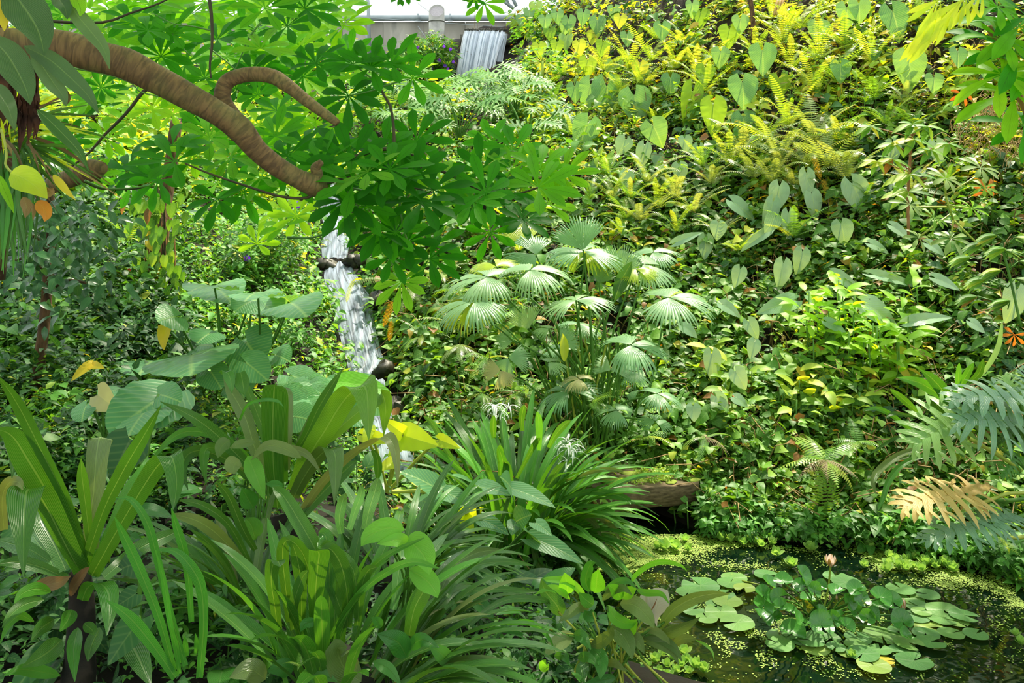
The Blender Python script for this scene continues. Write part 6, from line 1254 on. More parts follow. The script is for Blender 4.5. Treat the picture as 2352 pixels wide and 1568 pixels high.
def ferns():
    q = np.random.default_rng(12)
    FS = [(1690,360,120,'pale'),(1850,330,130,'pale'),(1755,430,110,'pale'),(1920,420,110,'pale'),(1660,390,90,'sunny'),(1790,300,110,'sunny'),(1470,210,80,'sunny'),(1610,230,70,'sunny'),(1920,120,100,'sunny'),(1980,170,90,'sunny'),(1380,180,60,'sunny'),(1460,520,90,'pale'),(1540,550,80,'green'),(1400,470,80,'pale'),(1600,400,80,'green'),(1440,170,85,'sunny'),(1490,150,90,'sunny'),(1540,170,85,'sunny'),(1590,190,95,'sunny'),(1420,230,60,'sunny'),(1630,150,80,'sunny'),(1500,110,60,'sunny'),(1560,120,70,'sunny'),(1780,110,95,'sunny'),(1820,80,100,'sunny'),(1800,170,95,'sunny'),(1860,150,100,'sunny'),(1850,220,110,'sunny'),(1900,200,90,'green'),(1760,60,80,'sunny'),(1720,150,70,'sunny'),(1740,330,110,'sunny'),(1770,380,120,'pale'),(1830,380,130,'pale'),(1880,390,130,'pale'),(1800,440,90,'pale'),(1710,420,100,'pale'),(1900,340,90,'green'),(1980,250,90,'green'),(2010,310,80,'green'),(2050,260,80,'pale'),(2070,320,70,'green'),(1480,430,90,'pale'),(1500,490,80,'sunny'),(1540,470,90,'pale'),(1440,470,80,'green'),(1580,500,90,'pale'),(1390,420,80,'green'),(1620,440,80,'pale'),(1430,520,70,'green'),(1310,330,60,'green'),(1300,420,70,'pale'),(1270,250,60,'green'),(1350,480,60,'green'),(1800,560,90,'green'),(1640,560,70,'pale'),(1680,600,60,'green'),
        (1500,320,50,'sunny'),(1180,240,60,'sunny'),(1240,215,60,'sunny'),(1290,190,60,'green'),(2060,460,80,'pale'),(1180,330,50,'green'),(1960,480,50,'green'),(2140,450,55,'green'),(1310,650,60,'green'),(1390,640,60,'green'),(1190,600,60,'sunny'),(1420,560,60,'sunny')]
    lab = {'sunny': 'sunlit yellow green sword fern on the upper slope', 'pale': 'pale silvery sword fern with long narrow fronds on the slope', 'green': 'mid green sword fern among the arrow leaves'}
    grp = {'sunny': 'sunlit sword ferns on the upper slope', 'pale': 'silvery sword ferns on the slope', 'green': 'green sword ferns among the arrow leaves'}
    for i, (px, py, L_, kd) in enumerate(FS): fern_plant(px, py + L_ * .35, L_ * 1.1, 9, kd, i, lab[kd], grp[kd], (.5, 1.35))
    mid = [(1010,690,85,'pale'),(960,720,90,'pale'),(1060,730,85,'green'),(1110,770,80,'green'),(1150,700,80,'green'),(980,830,70,'green'),(1060,850,90,'pale'),(1120,880,80,'green'),(1190,960,70,'green'),(1110,960,70,'green'),(1040,800,90,'pale'),(1250,940,70,'green'),(930,560,50,'green'),(1060,560,60,'green'),(860,560,45,'green'),(980,520,50,'green')]
    for i, (px, py, L_, kd) in enumerate(mid): fern_plant(px, py - 15, L_ * 1.05, 8, kd, 100 + i, 'drooping fern spilling down the cut bank right of the stream', 'drooping ferns on the stream bank', (-.3, .9), (PI * .5, PI * 1.5) if i % 2 else (0, 2 * PI))
    fern_plant(845, 646, 0, 0, 'pale', 1, 'x', Y=8.0) if False else None
    r = thing('stream_fern', 'pale fern frond arching left across the cascade', 'fern', at(890, 640, 8.2))
    inst('frond', frond_mesh('pale', 1), r, frame((-1, -.1, .22), (0.1, -.6, .8)), at(892, 645, 8.1), .46); inst('frond', frond_mesh('green', 0), r, frame((-.35, -.1, -.95), (0, -1, .2)), at(812, 640, 8.0), .26)
    r = thing('yellow_fern', 'dead yellow orange fern frond hanging beside the cascade', 'fern', at(905, 690, 7.6))
    inst('frond', frond_mesh('yellow', 0), r, frame((-.35, -.1, -.9), (0, -1, .3)), at(902, 690, 7.6), .26); inst('frond', frond_mesh('yellow', 1), r, frame((-.1, -.1, -.9), (.2, -1, .3)), at(900, 735, 7.5), .2)
    for i, (px, py, ln) in enumerate([(1868, 375, 60), (1890, 430, 60)]):
        r = thing('yellow_fern', ['bright yellow dying fern frond beside the pale sword ferns', 'bright yellow curled frond below its twin among arrow leaves'][i], 'fern', at(px, py, 8.7)); inst('frond', frond_mesh('yellow', i), r, frame((.3, -.1, -.9), (0, -1, .3)), at(px, py - 20, 8.6), ln / F * 8.6)
    tf = fern_plant(1893, 1062, 118, 12, 'tree', 7, 'shaggy fern with two withered brown fronds hanging above the pond', None, (-.5, .75), Y=5.55, name='tree_fern')
    for a, l in ((-.95, .30), (-.2, .28), (.5, .27)): inst('frond', frond_mesh('dead', 0), tf, frame((a, -.75, .05), (0, -.35, 1)), at(1893, 1055, 5.5), l, 'withered brown frond')
    for a, l in ((.05, .42), (-.25, .36), (.35, .34)): inst('frond', frond_mesh('tree', 1), tf, frame((a, -.3, -.9), (0, -1, .1)), at(1893, 1070, 5.5), l)
    part('trunk', tube([at(1893, 1240, 5.6), at(1895, 1150, 5.6), at(1893, 1060, 5.58)], [.06, .05, .035], 10), plain_mat('fern_trunk', '1c140c', '3c2a18', 25, .95, 1, dist=.01), tf)
    fern_plant(1970, 1020, 80, 7, 'tree', 8, 'light green fern above and right of the shaggy fern', None, (-.1, .8), Y=5.8, name='bank_fern')
    fern_plant(1360, 930, 70, 6, 'tree', 9, 'small fern tucked among the palm stalks', None, (-.2, .8), (PI, 2.2 * PI), Y=6.0, name='bank_fern')
    fern_plant(1480, 1010, 78, 6, 'tree', 10, 'dark fern arching over the far end of the plank bridge', None, (-.3, .6), Y=6.2, name='bank_fern')
    fern_plant(1620, 1010, 80, 7, 'green', 11, 'grey green fern drooping right of the plank bridge', None, (-.4, .6), Y=5.9, name='bank_fern', extra='dead')
    fern_plant(2230, 1180, 75, 6, 'tree', 12, 'light fern below the ochre lacy leaf', None, (-.5, .5), Y=4.9, name='bank_fern')
    fern_plant(2290, 1240, 70, 5, 'tree', 13, 'bright fern dipping to the pond at the right edge', None, (-.5, .4), Y=4.7, name='bank_fern')
    r = thing('hanging_fern_frond', 'single dark frond hanging straight down to the pond below the shaggy fern', 'fern', at(1800, 1160, 5.4)); inst('frond', frond_mesh('tree', 2), r, frame((.02, -.05, -1), (0, -1, .1)), at(1802, 1170, 5.45), .30)
    fern_plant(690, 1545, 40, 4, 'tree', 14, 'tiny fern at the bottom edge', None, (.2, 1), Y=2.1, name='bank_fern')
    fern_plant(290, 560, 110, 7, 'green', 15, 'pale fern on the left bank beside the vine covered trunk', None, (.3, 1.2), Y=7.2, name='bank_fern')
    # feathery juvenile fern on the left crinum
ferns()
def lacy_philodendron():
    root = thing('lacy_philodendron', 'large philodendron with deeply cut blue green leaves at the right edge above the pond', 'philodendron', at(2420, 1130, 4.9)); base = at(2440, 1120, 4.9)
    def lc(hub, tip, w, Y0, Y1, mat, n_, seed, lab=None, n=8, bend=.45):
        a = at(*Z7(hub)[0], Y0); b = at(*Z7(tip)[0], Y1); L_ = np.linalg.norm(b - a) * 1.02; me = mesh(mat.name, lacy(1, w, n, seed, bend), mat)
        inst('leaf', me, root, frame(b - a + (0, 0, .12 * L_), n_), a, L_, lab)
        part('stalk', tube(smooth_path([base, (a + base) / 2 + (0, 0, -.05), a], 10), .011, 7, False), M_STEM, root)
    lc((1870, 420), (1400, 400), .95, 4.6, 4.5, M_LACY, (0, -.6, .8), 1, 'blue green leaf with reddish edges')
    lc((1480, 370), (1030, 620), .85, 4.7, 4.6, M_LACYG, (.1, -.6, .8), 2, 'pale green leaf'); lc((2000, 250), (1330, 190), .6, 4.7, 4.6, M_LACY, (0, -.45, .9), 3)
    lc((1450, 1000), (930, 1070), .75, 4.5, 4.4, M_LACYO, (0, -.35, .95), 4, 'ochre yellow dying leaf'); lc((1400, 1010), (1700, 900), .9, 4.5, 4.6, M_LACYO, (0, -.35, .95), 14, 'ochre yellow right half of the dying leaf', 5)
    lc((1660, 1230), (1090, 1350), .55, 4.35, 4.3, M_LACY, (0, -.3, .95), 5, 'grey blue leaf nearest the water'); lc((1640, 1230), (1960, 1150), .7, 4.35, 4.5, M_LACY, (0, -.3, .95), 6)
    lc((1880, 240), (1750, 20), .95, 4.9, 5.0, M_LACYG, (-.2, -.9, .4), 7); lc((1950, 200), (2020, -20), .8, 4.9, 5.0, M_LACY, (.2, -.9, .4), 8)
    lc((1850, 450), (1700, 640), .8, 4.7, 4.7, M_STRAPD, (0, -1, .3), 9); lc((1850, 700), (1780, 880), .6, 4.6, 4.5, M_STRAP, (0, -1, .3), 10)
    for pts in (((1940, 980), (1780, 990), (1620, 1050), (1500, 1085)), ((1990, 1320), (1850, 1340), (1740, 1320), (1650, 1235)), ((1900, 800), (1700, 670), (1480, 540))):
        part('stalk', tube(smooth_path(pixpath(Z7(*pts), 4.6, 4.45), 12), .011, 7, False), M_STEMY, root)
lacy_philodendron()
def right_straps():
    root = thing('ginger_clump', 'broad bright green blades standing left of the lacy philodendron', 'plant', at(2180, 980, 5.3))
    for pts, w, m in [(((1310, 290), (1230, 190), (1110, 110), (1000, 75), (905, 58)), 75, M_STRAP), (((1310, 270), (1270, 160), (1180, 60), (1090, -10)), 85, M_STRAP), (((1110, 385), (1020, 290), (930, 210), (850, 150)), 48, M_BROAD), (((1090, 545), (980, 450), (850, 350), (740, 305), (640, 320)), 36, M_STRAP), (((1290, 400), (1240, 300), (1180, 230), (1125, 200)), 70, M_BROAD), (((1110, 380), (980, 360), (880, 345), (810, 385)), 28, M_BROAD), (((1340, 250), (1390, 120), (1400, 30), (1405, -60)), 40, M_STRAP), (((1200, 600), (1050, 630), (900, 690), (760, 800), (715, 880), (735, 990)), 44, M_BRONZE), (((1200, 680), (1060, 700), (930, 770), (840, 890), (800, 1010), (755, 1120)), 40, M_STRAP), (((1000, 690), (850, 740), (760, 830), (720, 900)), 26, M_BRONZE),
        (((1400, 150), (1450, 60), (1520, -60)), 50, M_STRAP), (((1480, 100), (1560, 30), (1600, -90)), 45, M_BROAD), (((1540, 80), (1640, -40), (1720, -200), (1750, -400)), 34, M_FAN), (((1300, 480), (1150, 510), (1000, 520), (860, 560), (660, 690)), 26, M_BROAD)]:
        blade_part(root, m, Z7(*pts), w / 3.484 * 1.2, 5.2, 5.0, W_LANCE if w > 60 else W_STRAP, .25, n=16)
right_straps()
# ------------------------------------------------------------------ trees, bushes and saplings around the slopes
def added_shade_canopy():
    """unseen leaf mass added above and beside the frame to shade the near ground"""
    q = np.random.default_rng(91); n = 5200
    x = q.uniform(-7, 7.5, n); y = q.uniform(-3.0, 10.4, n)
    hole = vnoise(x, y, 1.5, 92); edge = np.clip((10.2 - y - .2 * np.abs(x)) / 3.5, 0, 1)
    z = 5.4 + .27 * np.maximum(y - 2, 0) * 1.25 + q.uniform(0, 1.2, n)
    ok = (hole > np.where((x < .8) & (y < 5.5), .12, .30)) & (q.random(n) < edge)  # added leaves are denser over the near left, to deepen its shade
    x, y, z = x[ok], y[ok], z[ok]; m = len(x)
    pos = np.stack([x, y, z], -1)
    g = mass([sprig(700 + k, .34, 9, .6) for k in range(4)], pos, frame_batch(np.tile((0, 0, 1.), (m, 1)), 93, 1.2, .5), q.uniform(.17, .27, m), 94)
    solo('added_shade_canopy', g, M_UMB, 'unseen leaves added overhead to shade the near side of the pond', 'foliage', None, 'stuff', (0, 3, 5))
added_shade_canopy()
def thicket():  # unseen foliage put in to cut the ambient light on the foreground
    q = np.random.default_rng(95); n = 1000
    x = q.uniform(-8, 8, n); y = q.uniform(-4.2, -1.6, n); z = q.uniform(.3, 6.0, n); k = n // 3
    x[:k] = q.uniform(-6.5, -4.2, k); y[:k] = q.uniform(-2, 4.5, k)
    g = mass([sprig(720 + i, .4, 9, 1.5) for i in range(4)], np.stack([x, y, z], -1), frame_batch(np.tile((0, .5, .8), (n, 1)), 96, 1.0, .5), q.uniform(.16, .26, n), 97)
    solo('added_dimming_foliage', g, M_UNDER, 'unseen foliage added behind and beside the camera to dim the foreground', 'foliage', None, 'stuff', (0, -3, 3))
thicket()

def flower_bush(name_px, label, seed, regions, nf, leafn, mat=M_LEFT, size=.07, fl=M_PURP, flabel='purple flower'):
    q = np.random.default_rng(seed); px0, py0 = name_px
    g0 = ground(px0, py0, 3.0); root = thing('flowering_bush', label, 'bush', g0)
    P = []
    for (cx, cy, rx, ry, Y) in regions:
        k = leafn // len(regions); a = q.uniform(0, 2 * PI, k); r = np.sqrt(q.random(k)); px = cx + rx * r * np.cos(a); py = cy + ry * r * np.sin(a)
        yy = Y + q.uniform(-.35, .5, k) - .4 * (1 - r); P.append(np.stack([(px - 1176) / F * yy, yy, EYE - (py - HY) / F * yy], -1))
    P = np.concatenate(P)
    g = mass([sprig(seed * 7 + k, .42, 9, 2.0) for k in range(3)], P, frame_batch(np.tile((0, -.5, .8), (len(P), 1)), seed, .8, .5), size * q.uniform(.7, 1.3, len(P)), seed + 1)
    part('foliage', g, mat, root, kind='stuff')
    fm = cat([leaf(1, .8, W_OBOV, 4, 1, .1, -.2).tf(rotz(k * 2 * PI / 5) @ rotx(.35)) for k in range(5)]); me = mesh('flower', fm, fl)
    for i in range(nf):
        cx, cy, rx, ry, Y = regions[i % len(regions)]; a = q.uniform(0, 6.28); r = math.sqrt(q.random())
        p = at(cx + rx * r * math.cos(a), cy + ry * r * math.sin(a), Y - .55); inst('flower', me, root, frame((q.normal(), -.2, 1), (q.normal(0, .4), -1, .3)), p, 4.2 / F * Y * q.uniform(.8, 1.3), flabel if i == 0 else None)
    return root
flower_bush((690, 130), 'tall bush with small violet flowers at the top centre behind the umbrella leaves', 201, [(690, 90, 60, 60, 13), (660, 150, 45, 40, 12.5)], 22, 420, M_LEFT, .10)
flower_bush((990, 200), 'purple flowered bush at the foot of the concrete wall left of the waterfall', 202, [(985, 135, 62, 38, 19.2), (930, 180, 60, 40, 18.6), (870, 200, 60, 35, 18.4)], 34, 760, M_LEFT, .13)
flower_bush((600, 600), 'rounded bush with two deep purple flowers on the left stream bank', 203, [(620, 560, 90, 60, 8.6), (580, 600, 80, 50, 8.3)], 0, 420, M_LEFT, .07)
def lone_flowers():
    fm = cat([leaf(1, .8, W_OBOV, 4, 1, .1, -.2).tf(rotz(k * 2 * PI / 5) @ rotx(.35)) for k in range(5)]); me = mesh('flower', fm, M_PURP); mr = mesh('red_flower', fm, plain_mat('red_petal', 'c01010', 'd82020', 5, .5, 0))
    for px, py, m, lab, Y in ((613, 561, me, 'upper deep purple flower on the left stream bank', 7.9), (569, 592, me, 'lower deep purple flower on the left stream bank', 7.7), (298, 619, mr, 'tiny red flower on the left bank beside the vine covered trunk', 6.9), (684, 470, me, 'small purple flower above the cascade', 8.5)):
        o = put('flower', m, None, None, lab, 'flower', None, tuple(at(px, py, Y).tolist())); M = frame((.2, -.2, 1), (0, -1, .3)) * (10 / F * Y if m is me else 5 / F * Y)
        R = Matrix([list(map(float, r)) for r in M]).to_4x4(); R.translation = Vector(at(px, py, Y).tolist()); o.matrix_local = R
lone_flowers()

def vine_trunk():
    root = thing('vine_covered_trunk', 'brown tree trunk wrapped in hanging vines in the middle of the left bank', 'trunk', ground(360, 690, 4))
    bk = plain_mat('rough_trunk', '3a2a1a', '6a4c30', 9, .95, 1, (3, 3, 1), dist=.02)
    for nm, pts, r, Y in (('trunk', [(352, 720), (360, 620), (372, 520), (378, 470), (392, 380), (405, 280)], 17, 7.4), ):
        P = smooth_path(pixpath(pts, Y, Y + .5), 20); part(nm, tube(P, r / F * Y * np.linspace(1.25, .8, 20), 12), bk, root)
    q = np.random.default_rng(7)
    for i in range(16):
        x = q.uniform(340, 400); y0 = q.uniform(430, 520); P = smooth_path(pixpath([(x, y0), (x + q.uniform(-8, 8), y0 + 90), (x - 10 + q.uniform(-12, 12), y0 + 190)], 7.3, 7.2), 10); part('vine', tube(P, .006, 4, False), M_STEMD if i % 2 else M_STEMR, root)
    P = []
    n = 110; px = q.normal(365, 38, n); py = q.uniform(440, 700, n); Y = 7.15 + q.uniform(-.15, .1, n)
    pos = np.stack([(px - 1176) / F * Y, Y, EYE - (py - HY) / F * Y], -1)
    hl = heart(1, .62, .12, n=5, k=1, fold=.2, bend=.5)
    g = mass([hl], pos, np.stack([frame((q.normal(0, .4), -.3, -1), (q.normal(0, .3), -1, .3)) for _ in range(n)]), q.uniform(.09, .14, n), 8, 0)
    part('vine_leaves', g, M_UNDER, root, kind='stuff')
    r2 = thing('slim_tree', 'slim dark trunk standing among glossy leaves at the far left', 'trunk', ground(85, 900, 3))
    P = smooth_path(pixpath([(78, 930), (92, 820), (104, 720), (112, 600), (118, 500), (112, 380)], 5.0, 5.2), 20); part('trunk', tube(P, np.linspace(.038, .022, 20), 10), bk, r2)
    for i in range(5):
        a = (104 + 3 * i, 720 - 45 * i); b = (104 + q.uniform(-90, 110), 700 - 50 * i); part('branch', tube(smooth_path([at(*a, 5.1), at((a[0] + b[0]) / 2, min(a[1], b[1]) - 6, 5.0), at(*b, 4.95)], 8), .008, 5), bk, r2)
    n = 520; px = 110 + q.normal(0, 80, n); py = 560 + q.normal(0, 70, n); Y = 5.0 + q.uniform(-.5, .4, n); pos = np.stack([(px - 1176) / F * Y, Y, EYE - (py - HY) / F * Y], -1)
    g = mass([leaf(1, .45, W_LANCE, 4, 1, .2, .6)], pos, np.stack([frame((q.normal(0, 1), -.3 + q.normal(0, .5), -.5), (q.normal(0, .4), -.7, .8)) for _ in range(n)]), q.uniform(.07, .12, n), 8, 0)
    part('foliage', g, leaf_mat('glossy_dark_leaf', [(0, '244a30'), (1, '3c6a40')], .25, .2, bump=.1, spec=.6, vein_col=.1), r2, kind='stuff')
    r3 = thing('thin_tree', 'thin red brown trunk at the very top of the right slope', 'trunk', ground(1728, 80, 5)); P = smooth_path(pixpath([(1730, 90), (1729, 40), (1722, -10), (1716, -60)], 11.4, 11.6), 10); part('trunk', tube(P, .035, 8), bk, r3)
    r4 = thing('garden_stakes', 'bundle of pale wooden stakes leaning at the top of the right slope', 'stakes', ground(1784, 30, 5))
    for a, b in (((1778, 34), (1790, -20)), ((1783, 34), (1800, -20)), ((1790, 30), (1806, -20))): part('stake', tube([at(*a, 11.2), at(*b, 11.4)], .018, 6), plain_mat('pale_wood', 'b08850', 'c8a468', 10, .7, .2), r4)
vine_trunk()

def leaflets(root, me, hub, dirs, L_, Y, face=.5):
    for dx, dy in dirs:
        l = math.hypot(dx, dy); leafy(root, me, hub, (hub[0] + dx, hub[1] + dy), 1.0, Y, Y - .03, None, face)
def saplings():
    q = np.random.default_rng(77)
    SL = mesh('sapling_leaf', leaf(1, .36, W_LANCE, 8, 2, .15, .5), M_SUNNY); GL = mesh('sapling_leaf', leaf(1, .36, W_LANCE, 8, 2, .15, .5), M_UNDER)
    PL = [mesh('palmate_leaf', palmate(8, 1, .24, 2 * PI * .9, W_OBOV, .6, .1, 6, 1, .12, .2, s), m) for s, m in ((31, M_UMB), (32, M_FERNW), (33, M_SUNNY), (34, M_UMBY))]
    def pl(root, px, py, r, Y, v, tilt=.8, hd=0):
        n_ = nrm((q.uniform(-.3, .3), -math.cos(tilt), math.sin(tilt))); a = math.radians(hd); u = np.array((math.sin(a), .5, math.cos(a))); u = nrm(u - n_ * u.dot(n_)); inst('leaf', PL[v], root, frame(u, n_), at(px, py, Y), r / F * Y)
    # thin red stemmed sapling
    r = thing('red_stemmed_sapling', 'slender sapling with a straight reddish stem and sunlit whorled leaves on the right slope', 'sapling', ground(2088, 500, 4)); Y = 7.2
    part('stem', tube(smooth_path([at(2087, 540, Y), at(2086, 440, Y), at(2092, 350, Y), at(2096, 290, Y)], 12), .013, 7), M_STEMR, r)
    for hub, sp in (((2096, 285), 60), ((2100, 320), 75), ((2055, 330), 60), ((2050, 365), 65), ((2130, 290), 60), ((2092, 400), 85), ((2140, 345), 60), ((2015, 370), 55), ((2087, 440), 80), ((2180, 330), 50), ((2000, 290), 50)):
        if abs(hub[0] - 2092) > 15: part('twig', tube([at(2090, hub[1] + 25, Y), at(*hub, Y - .05)], .005, 5), M_STEMR, r)
        for k in range(6):
            a = k * PI / 3 + q.uniform(-.3, .3); leafy(r, SL if k % 2 else GL, hub, (hub[0] + sp * math.cos(a) * .8, hub[1] + sp * .42 * math.sin(a) + 8), .9, Y - .1, Y - .16, None, .35)
    # cassava like palmate plants
    r = thing('palmate_sapling', 'branching sapling with pale silvery palmate leaves in the middle right of the slope', 'sapling', ground(2260, 600, 4)); Y = 6.6
    for a, b in (((2260, 575), (2190, 505)), ((2190, 505), (2172, 450)), ((2190, 505), (2185, 545)), ((2185, 490), (2110, 545)), ((2175, 470), (2230, 480)), ((2175, 475), (2090, 475)), ((2172, 450), (2172, 415)), ((2172, 450), (2250, 400))): part('twig', tube([at(*a, Y), at(*b, Y)], .008, 5), M_STEMY, r)
    for px, py, rr, v, hd in ((2185, 548, 52, 1, 180), (2110, 545, 42, 1, 200), (2172, 410, 55, 1, 0), (2252, 385, 60, 1, 20), (2090, 470, 50, 1, -60), (2232, 478, 45, 3, 60), (2145, 500, 45, 2, 0), (2260, 430, 40, 2, 0)): pl(r, px, py, rr, Y - .1, v, .8, hd)
    # green palmate tree at the right edge
    r = thing('palmate_tree', 'small tree with hanging green palmate leaves at the top right edge', 'tree', ground(2400, 400, 3)); Y = 5.6
    part('trunk', tube(smooth_path([at(2390, 330, Y), at(2310, 150, Y), at(2285, 90, Y), at(2270, 60, Y)], 12), .022, 8), M_STEMR, r)
    for px, py, rr, hd in ((2340, 60, 150, -85), (2330, 120, 150, -105), (2360, 40, 120, -60), (2300, 170, 120, -110), (2330, 215, 140, -105), (2365, 150, 120, -90), (2290, 15, 90, -60), (2350, 290, 110, -120), (2300, 90, 110, -75)): pl(r, px, py, rr, Y - .1, 3 if px < 2345 and py != 120 else 0, .7, hd)
    r = thing('drooping_yellow_leaves', 'cluster of drooping sunlit yellow finger leaves hanging from the top right edge', 'branch', at(2210, -20, 5.0)); Y = 5.0
    part('twig', tube(smooth_path([at(2400, -60, Y), at(2280, -20, Y), at(2150, -5, Y)], 10), .012, 6), M_STEMR, r)
    YL = mesh('finger_leaf', leaf(1, .14, W_OBOV, 8, 1, .2, .6), M_LIME)  # lime colour stands for backlight in these hanging leaves
    for hub, tips in (((2150, 0), [(2105, 130), (2118, 80), (2132, 112), (2098, 40), (2100, 20), (2160, 90)]), ((2175, 20), [(2088, 128), (2110, 135), (2130, 95), (2150, 90), (2165, 95), (2190, 60)]), ((2210, -5), [(2165, 60), (2185, 55), (2215, 48), (2235, 50), (2258, 30), (2140, 40), (2200, 55)]), ((2250, -20), [(2210, 40), (2240, 45), (2265, 30)])):
        for k, t_ in enumerate(tips): leafy(r, YL, (hub[0] + k * 2, hub[1]), t_, 1.0, Y, Y - .1, None, .95)
    # papaya like tree by the waterfall
    r = thing('yellow_papaya', 'small sunlit yellow umbrella shaped tree right of the waterfall', 'tree', ground(1246, 200, 6)); Y = 13.5
    part('trunk', tube([at(1247, 185, Y), at(1246, 140, Y)], .025, 7), M_STEMY, r)
    for i, (dx, dy) in enumerate(((-30, -12), (-15, -30), (5, -33), (22, -27), (34, -14), (-42, 2), (44, 0), (-22, -4), (20, -6), (0, -16), (-35, 14), (38, 12))):
        part('stalk', tube([at(1246, 142, Y), at(1246 + dx, 142 + dy, Y)], .006, 4), M_STEMY, r); pl(r, 1246 + dx, 142 + dy, 17, Y - .1, 3, 1.2, 0)
    r = thing('sunlit_sapling', 'little plant with drooping yellow leaves in front of the waterfall foot', 'plant', ground(1100, 215, 6)); Y = 15.5
    for hub in ((1108, 160), (1092, 168), (1120, 170), (1100, 178)):
        for k in range(6):
            a = -PI / 2 + (k - 2.5) * .55; leafy(r, SL, hub, (hub[0] + 14 * math.cos(a), hub[1] + 15 + 6 * math.sin(a)), 1.0, Y, Y - .05, None, .8)
    part('stem', tube([at(1104, 205, Y), at(1105, 162, Y)], .02, 6), M_STEMY, r)
    # pinnate sapling at the right
    r = thing('tiered_sapling', 'tiered sapling with flat sprays of narrow bright leaves at the right edge', 'sapling', ground(2345, 790, 3)); Y = 5.7
    part('stem', tube(smooth_path([at(2345, 750, Y), at(2325, 660, Y), at(2308, 590, Y), at(2300, 560, Y)], 12), .010, 6), M_STEM, r)
    for hub, d in (((2310, 570), -1), ((2305, 575), 1), ((2260, 560), -1), ((2230, 590), -1), ((2300, 620), -1), ((2265, 640), -1), ((2330, 640), 1), ((2245, 680), -1), ((2320, 690), -1), ((2340, 600), 1), ((2290, 540), -1), ((2330, 545), 1)):
        part('twig', tube([at(2315, hub[1] + 20, Y), at(*hub, Y - .05)], .004, 4), M_STEM, r)
        for k in range(5):
            a = (k - 2) * .35 + (PI if d < 0 else 0); leafy(r, SL if k % 2 else GL, hub, (hub[0] + 52 * math.cos(a), hub[1] + 20 * math.sin(a) + 6), .62, Y - .05, Y - .12, None, .25)
    for i, (px, py, hd, lab) in enumerate(((2330, 768, 200, 'orange dead palmate leaf hanging at the right edge'), (2265, 440, 0, 'orange brown dead palmate leaf on the right slope'), (2210, 215, 180, 'large yellow brown dying leaf near the top right'))):
        me = mesh('dead_palmate', palmate(6, 1, .25, 2 * PI * .6, W_OBOV, .7, .1, 6, 1, .12, .3, 40 + i), M_ORANGE); Y = (5.5, 7, 7.8)[i]; rr = thing('dead_leaf', lab, 'leaf', at(px, py, Y)); inst('blade', me, rr, frame((math.sin(math.radians(hd)), 0, math.cos(math.radians(hd))), (0, -1, .3)), at(px, py, Y), 34 / F * Y)
saplings()

